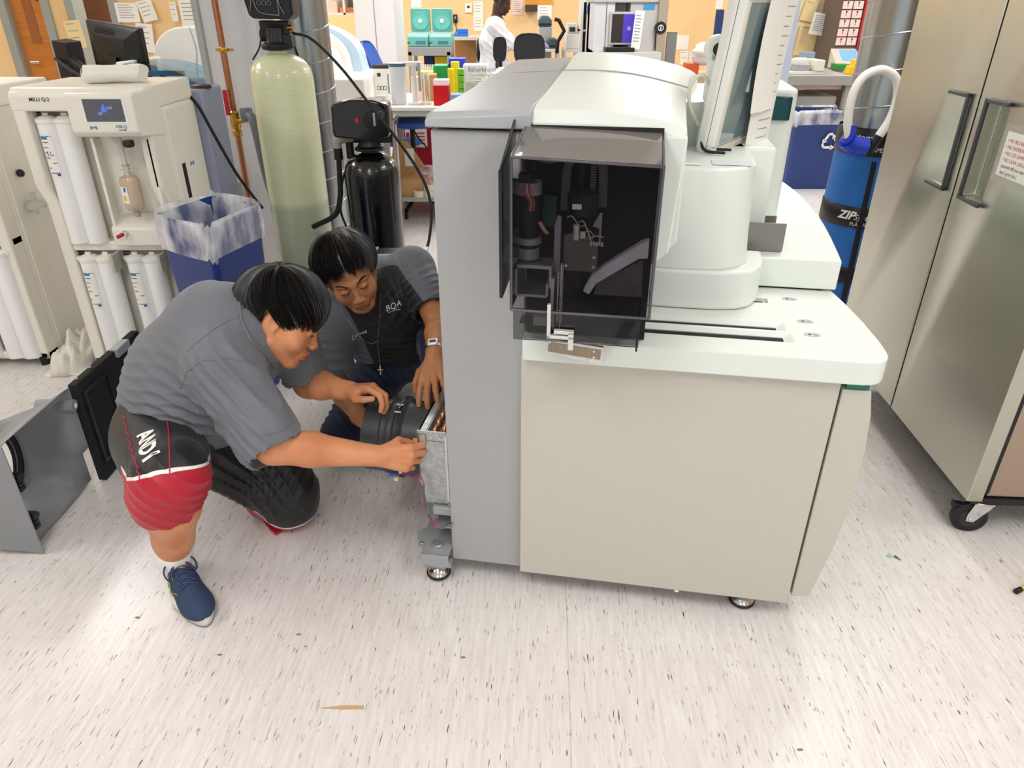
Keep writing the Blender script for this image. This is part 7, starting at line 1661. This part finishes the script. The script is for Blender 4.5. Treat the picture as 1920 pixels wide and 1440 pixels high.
tb2=thing('instrument_table','cream table under the tall pink-door instrument','table',(0,iy-.1,0)); bx(xa-.25,xc,-.1,.62,z_b-.12,z_b-.002).build('table_top',mat('table_cream','c9c2b4',.5),tb2,bevel=.005); [bx(x,x+.06,.0,.06,0,z_b-.1).build('leg',M_['dark'],tb2,smooth=False) for x in (xa-.25,xc-.1)]
tag(pbox('parts_tray',mat('tray_green','2c8a3c',.5),1571,1594,121,132,iy-.35,.2,bevel=.004),'small green tray on the table below the blue touch screen','tray')
yc=thing('document_caddy','bright yellow document caddy leaning beside the silver duct','caddy',(0,7.7,0)); a,b,_,z1=pr(1590,1622,112,160,7.7)
MB().prism([(a,BZ+.001),(b,BZ+.001),(b,z1),(a+.06,z1),(a+.045,z1-.06),(a+.02,BZ+.08)],0,.12,'y').build('caddy_body',mat('caddy_yellow','f0be18',.45),yc,bevel=.006); bx(a+.08,b,-.004,-.001,BZ+.10,BZ+.15).build('label',mat('label_brown','8a6a30',.6),yc,smooth=False)
# wall papers right
rw=thing('partition_panel','tan and cream partition covered with papers behind the right bench','panel',(0,9.2,0)); bx(pY(1480,60,9.2).x,pY(1548,60,9.2).x,0,.05,.0,2.4).build('panel',mat('panel_cream','efe0bc',.7),rw,smooth=False)
bx(pY(1548,60,9.2).x,pY(1760,60,9.2).x,.0,.05,0,2.4).build('panel',mat('panel_brown','6b5a4c',.6),rw,smooth=False)
sheet(1505,1530,0,40,9.17,'yellow folder sheet hung high on the cream partition',1,'manila',R(12)); sheet(1494,1530,45,105,9.16,'large pale yellow folder low on the cream partition',1,'manila',R(6))
cbd=sheet(1521,1554,25,66,9.0,'clipboard with a ruled list hanging on the partition',9,rot=R(8),name='clipboard',cat='clipboard'); 
tag(pbox('disc_stand',mat('stand_cream','e8dfd0',.5),1488,1512,108,134,BY+.35,.03,bevel=.01),'cream upright disc shaped stand on the right bench','stand')
tag(pbox('binder',mat('binder_slate','8fa0b4',.5),1502,1526,98,134,BY+.5,.1,bevel=.003),'slate blue binder standing on the right bench','binder')
# ---------------------------------------------------------------- third person, lab coat, far back
p3=thing('person','person in a white lab coat standing far back by the black chairs, reaching right','person',(pY(930,60,9.15).x,9.15,0))
cx=p3.location.x; Y3=9.15; S3=skin('skin_dark','4a3128','3c2820')
HD3=Head((cx+.07,Y3,1.60),(.93,-.05,-.35),(.35,0,.93),1.0)
v=Vol((cx-.5,Y3-.35,0),(cx+.75,Y3+.4,1.85),.008)
v.chain([(cx,Y3,.95),(cx-.02,Y3,1.2),(cx,Y3,1.38)],[.11,.11,.10],.03); v.cap((cx,Y3,1.38),HD3.p(0,-.03,-.05),.06,.055,.02)
for sy_,el,wr_ in ((-1,(cx+.19,Y3-.23,1.17),(cx+.42,Y3-.12,1.19)),(1,(cx-.10,Y3+.22,1.18),(cx+.12,Y3+.20,1.10))):
    v.chain([(cx,Y3+.17*sy_,1.38),el,wr_],[.05,.042,.03],.02); v.chain([(cx,Y3+.09*sy_,.95),(cx+.02,Y3+.10*sy_,.5),(cx,Y3+.1*sy_,.08)],[.09,.06,.045],.02); v.cap((cx,Y3+.1*sy_,.05),(cx+.16,Y3+.1*sy_,.04),.04,.035,.01)
head_sdf(v,HD3)
hand_sdf(v,A3((cx+.42,Y3-.12,1.19)),(1,.1,.0),(0,-.2,1),False,[(.3,.4,.2)]*4,[(.05,.045,-.02),(.08,.05,-.03),(.1,.05,-.03)])
V,Q=v.mesh(); V=smoothv(V,Q,1); qmesh('body',V,Q,[S3],p3)
v=Vol((cx-.5,Y3-.42,.4),(cx+.6,Y3+.42,1.62),.008)
v.chain([(cx,Y3,.52),(cx-.01,Y3,.9),(cx-.03,Y3,1.2),(cx-.01,Y3,1.34)],[.20,.175,.16,.12],.05); v.cap((cx-.01,Y3-.12,1.36),(cx-.01,Y3+.12,1.36),.10,.10,.04)
v.chain([(cx,Y3-.17,1.37),(cx+.19,Y3-.24,1.17),(cx+.38,Y3-.135,1.185)],[.08,.068,.055],.02); v.chain([(cx,Y3+.17,1.37),(cx-.10,Y3+.23,1.18),(cx+.06,Y3+.21,1.12)],[.08,.068,.055],.02)
v.plane_cut(.5); V,Q=v.mesh(); V=smoothv(V,Q,2); V=wrinkle(V,Q,[((cx+.1,Y3-.2,1.2),(.6,0,.8),.2,.06,.012),((cx-.02,Y3-.15,.95),(1,.1,.1),.35,.08,.015)]); qmesh('lab_coat',V,Q,[mat('coat_white','f0f1f6',.7,bump=((30,30,30),.003))],p3)
v=Vol(HD3.c-.16,HD3.c+.17,.006); v.ell(HD3.p(0,-.025,.045),(.083,.10,.09),HD3.M); v.ell(HD3.p(0,.07,-.03),(.1,.07,.075),HD3.M,.01,'s'); V,Q=v.mesh(); qmesh('hair',V,Q,[M_['hair']],p3)
v=Vol(A3((cx+.36,Y3-.25,1.05)),A3((cx+.75,Y3+.1,1.32)),.005); hand_sdf(v,A3((cx+.42,Y3-.12,1.19)),(1,.1,.0),(0,-.2,1),False,[(.3,.4,.2)]*4,[(.05,.045,-.02),(.08,.05,-.03),(.1,.05,-.03)],1.1); V,Q=v.mesh(); qmesh('glove',V,Q,[mat('glove_lilac','b8b6d8',.4)],p3)
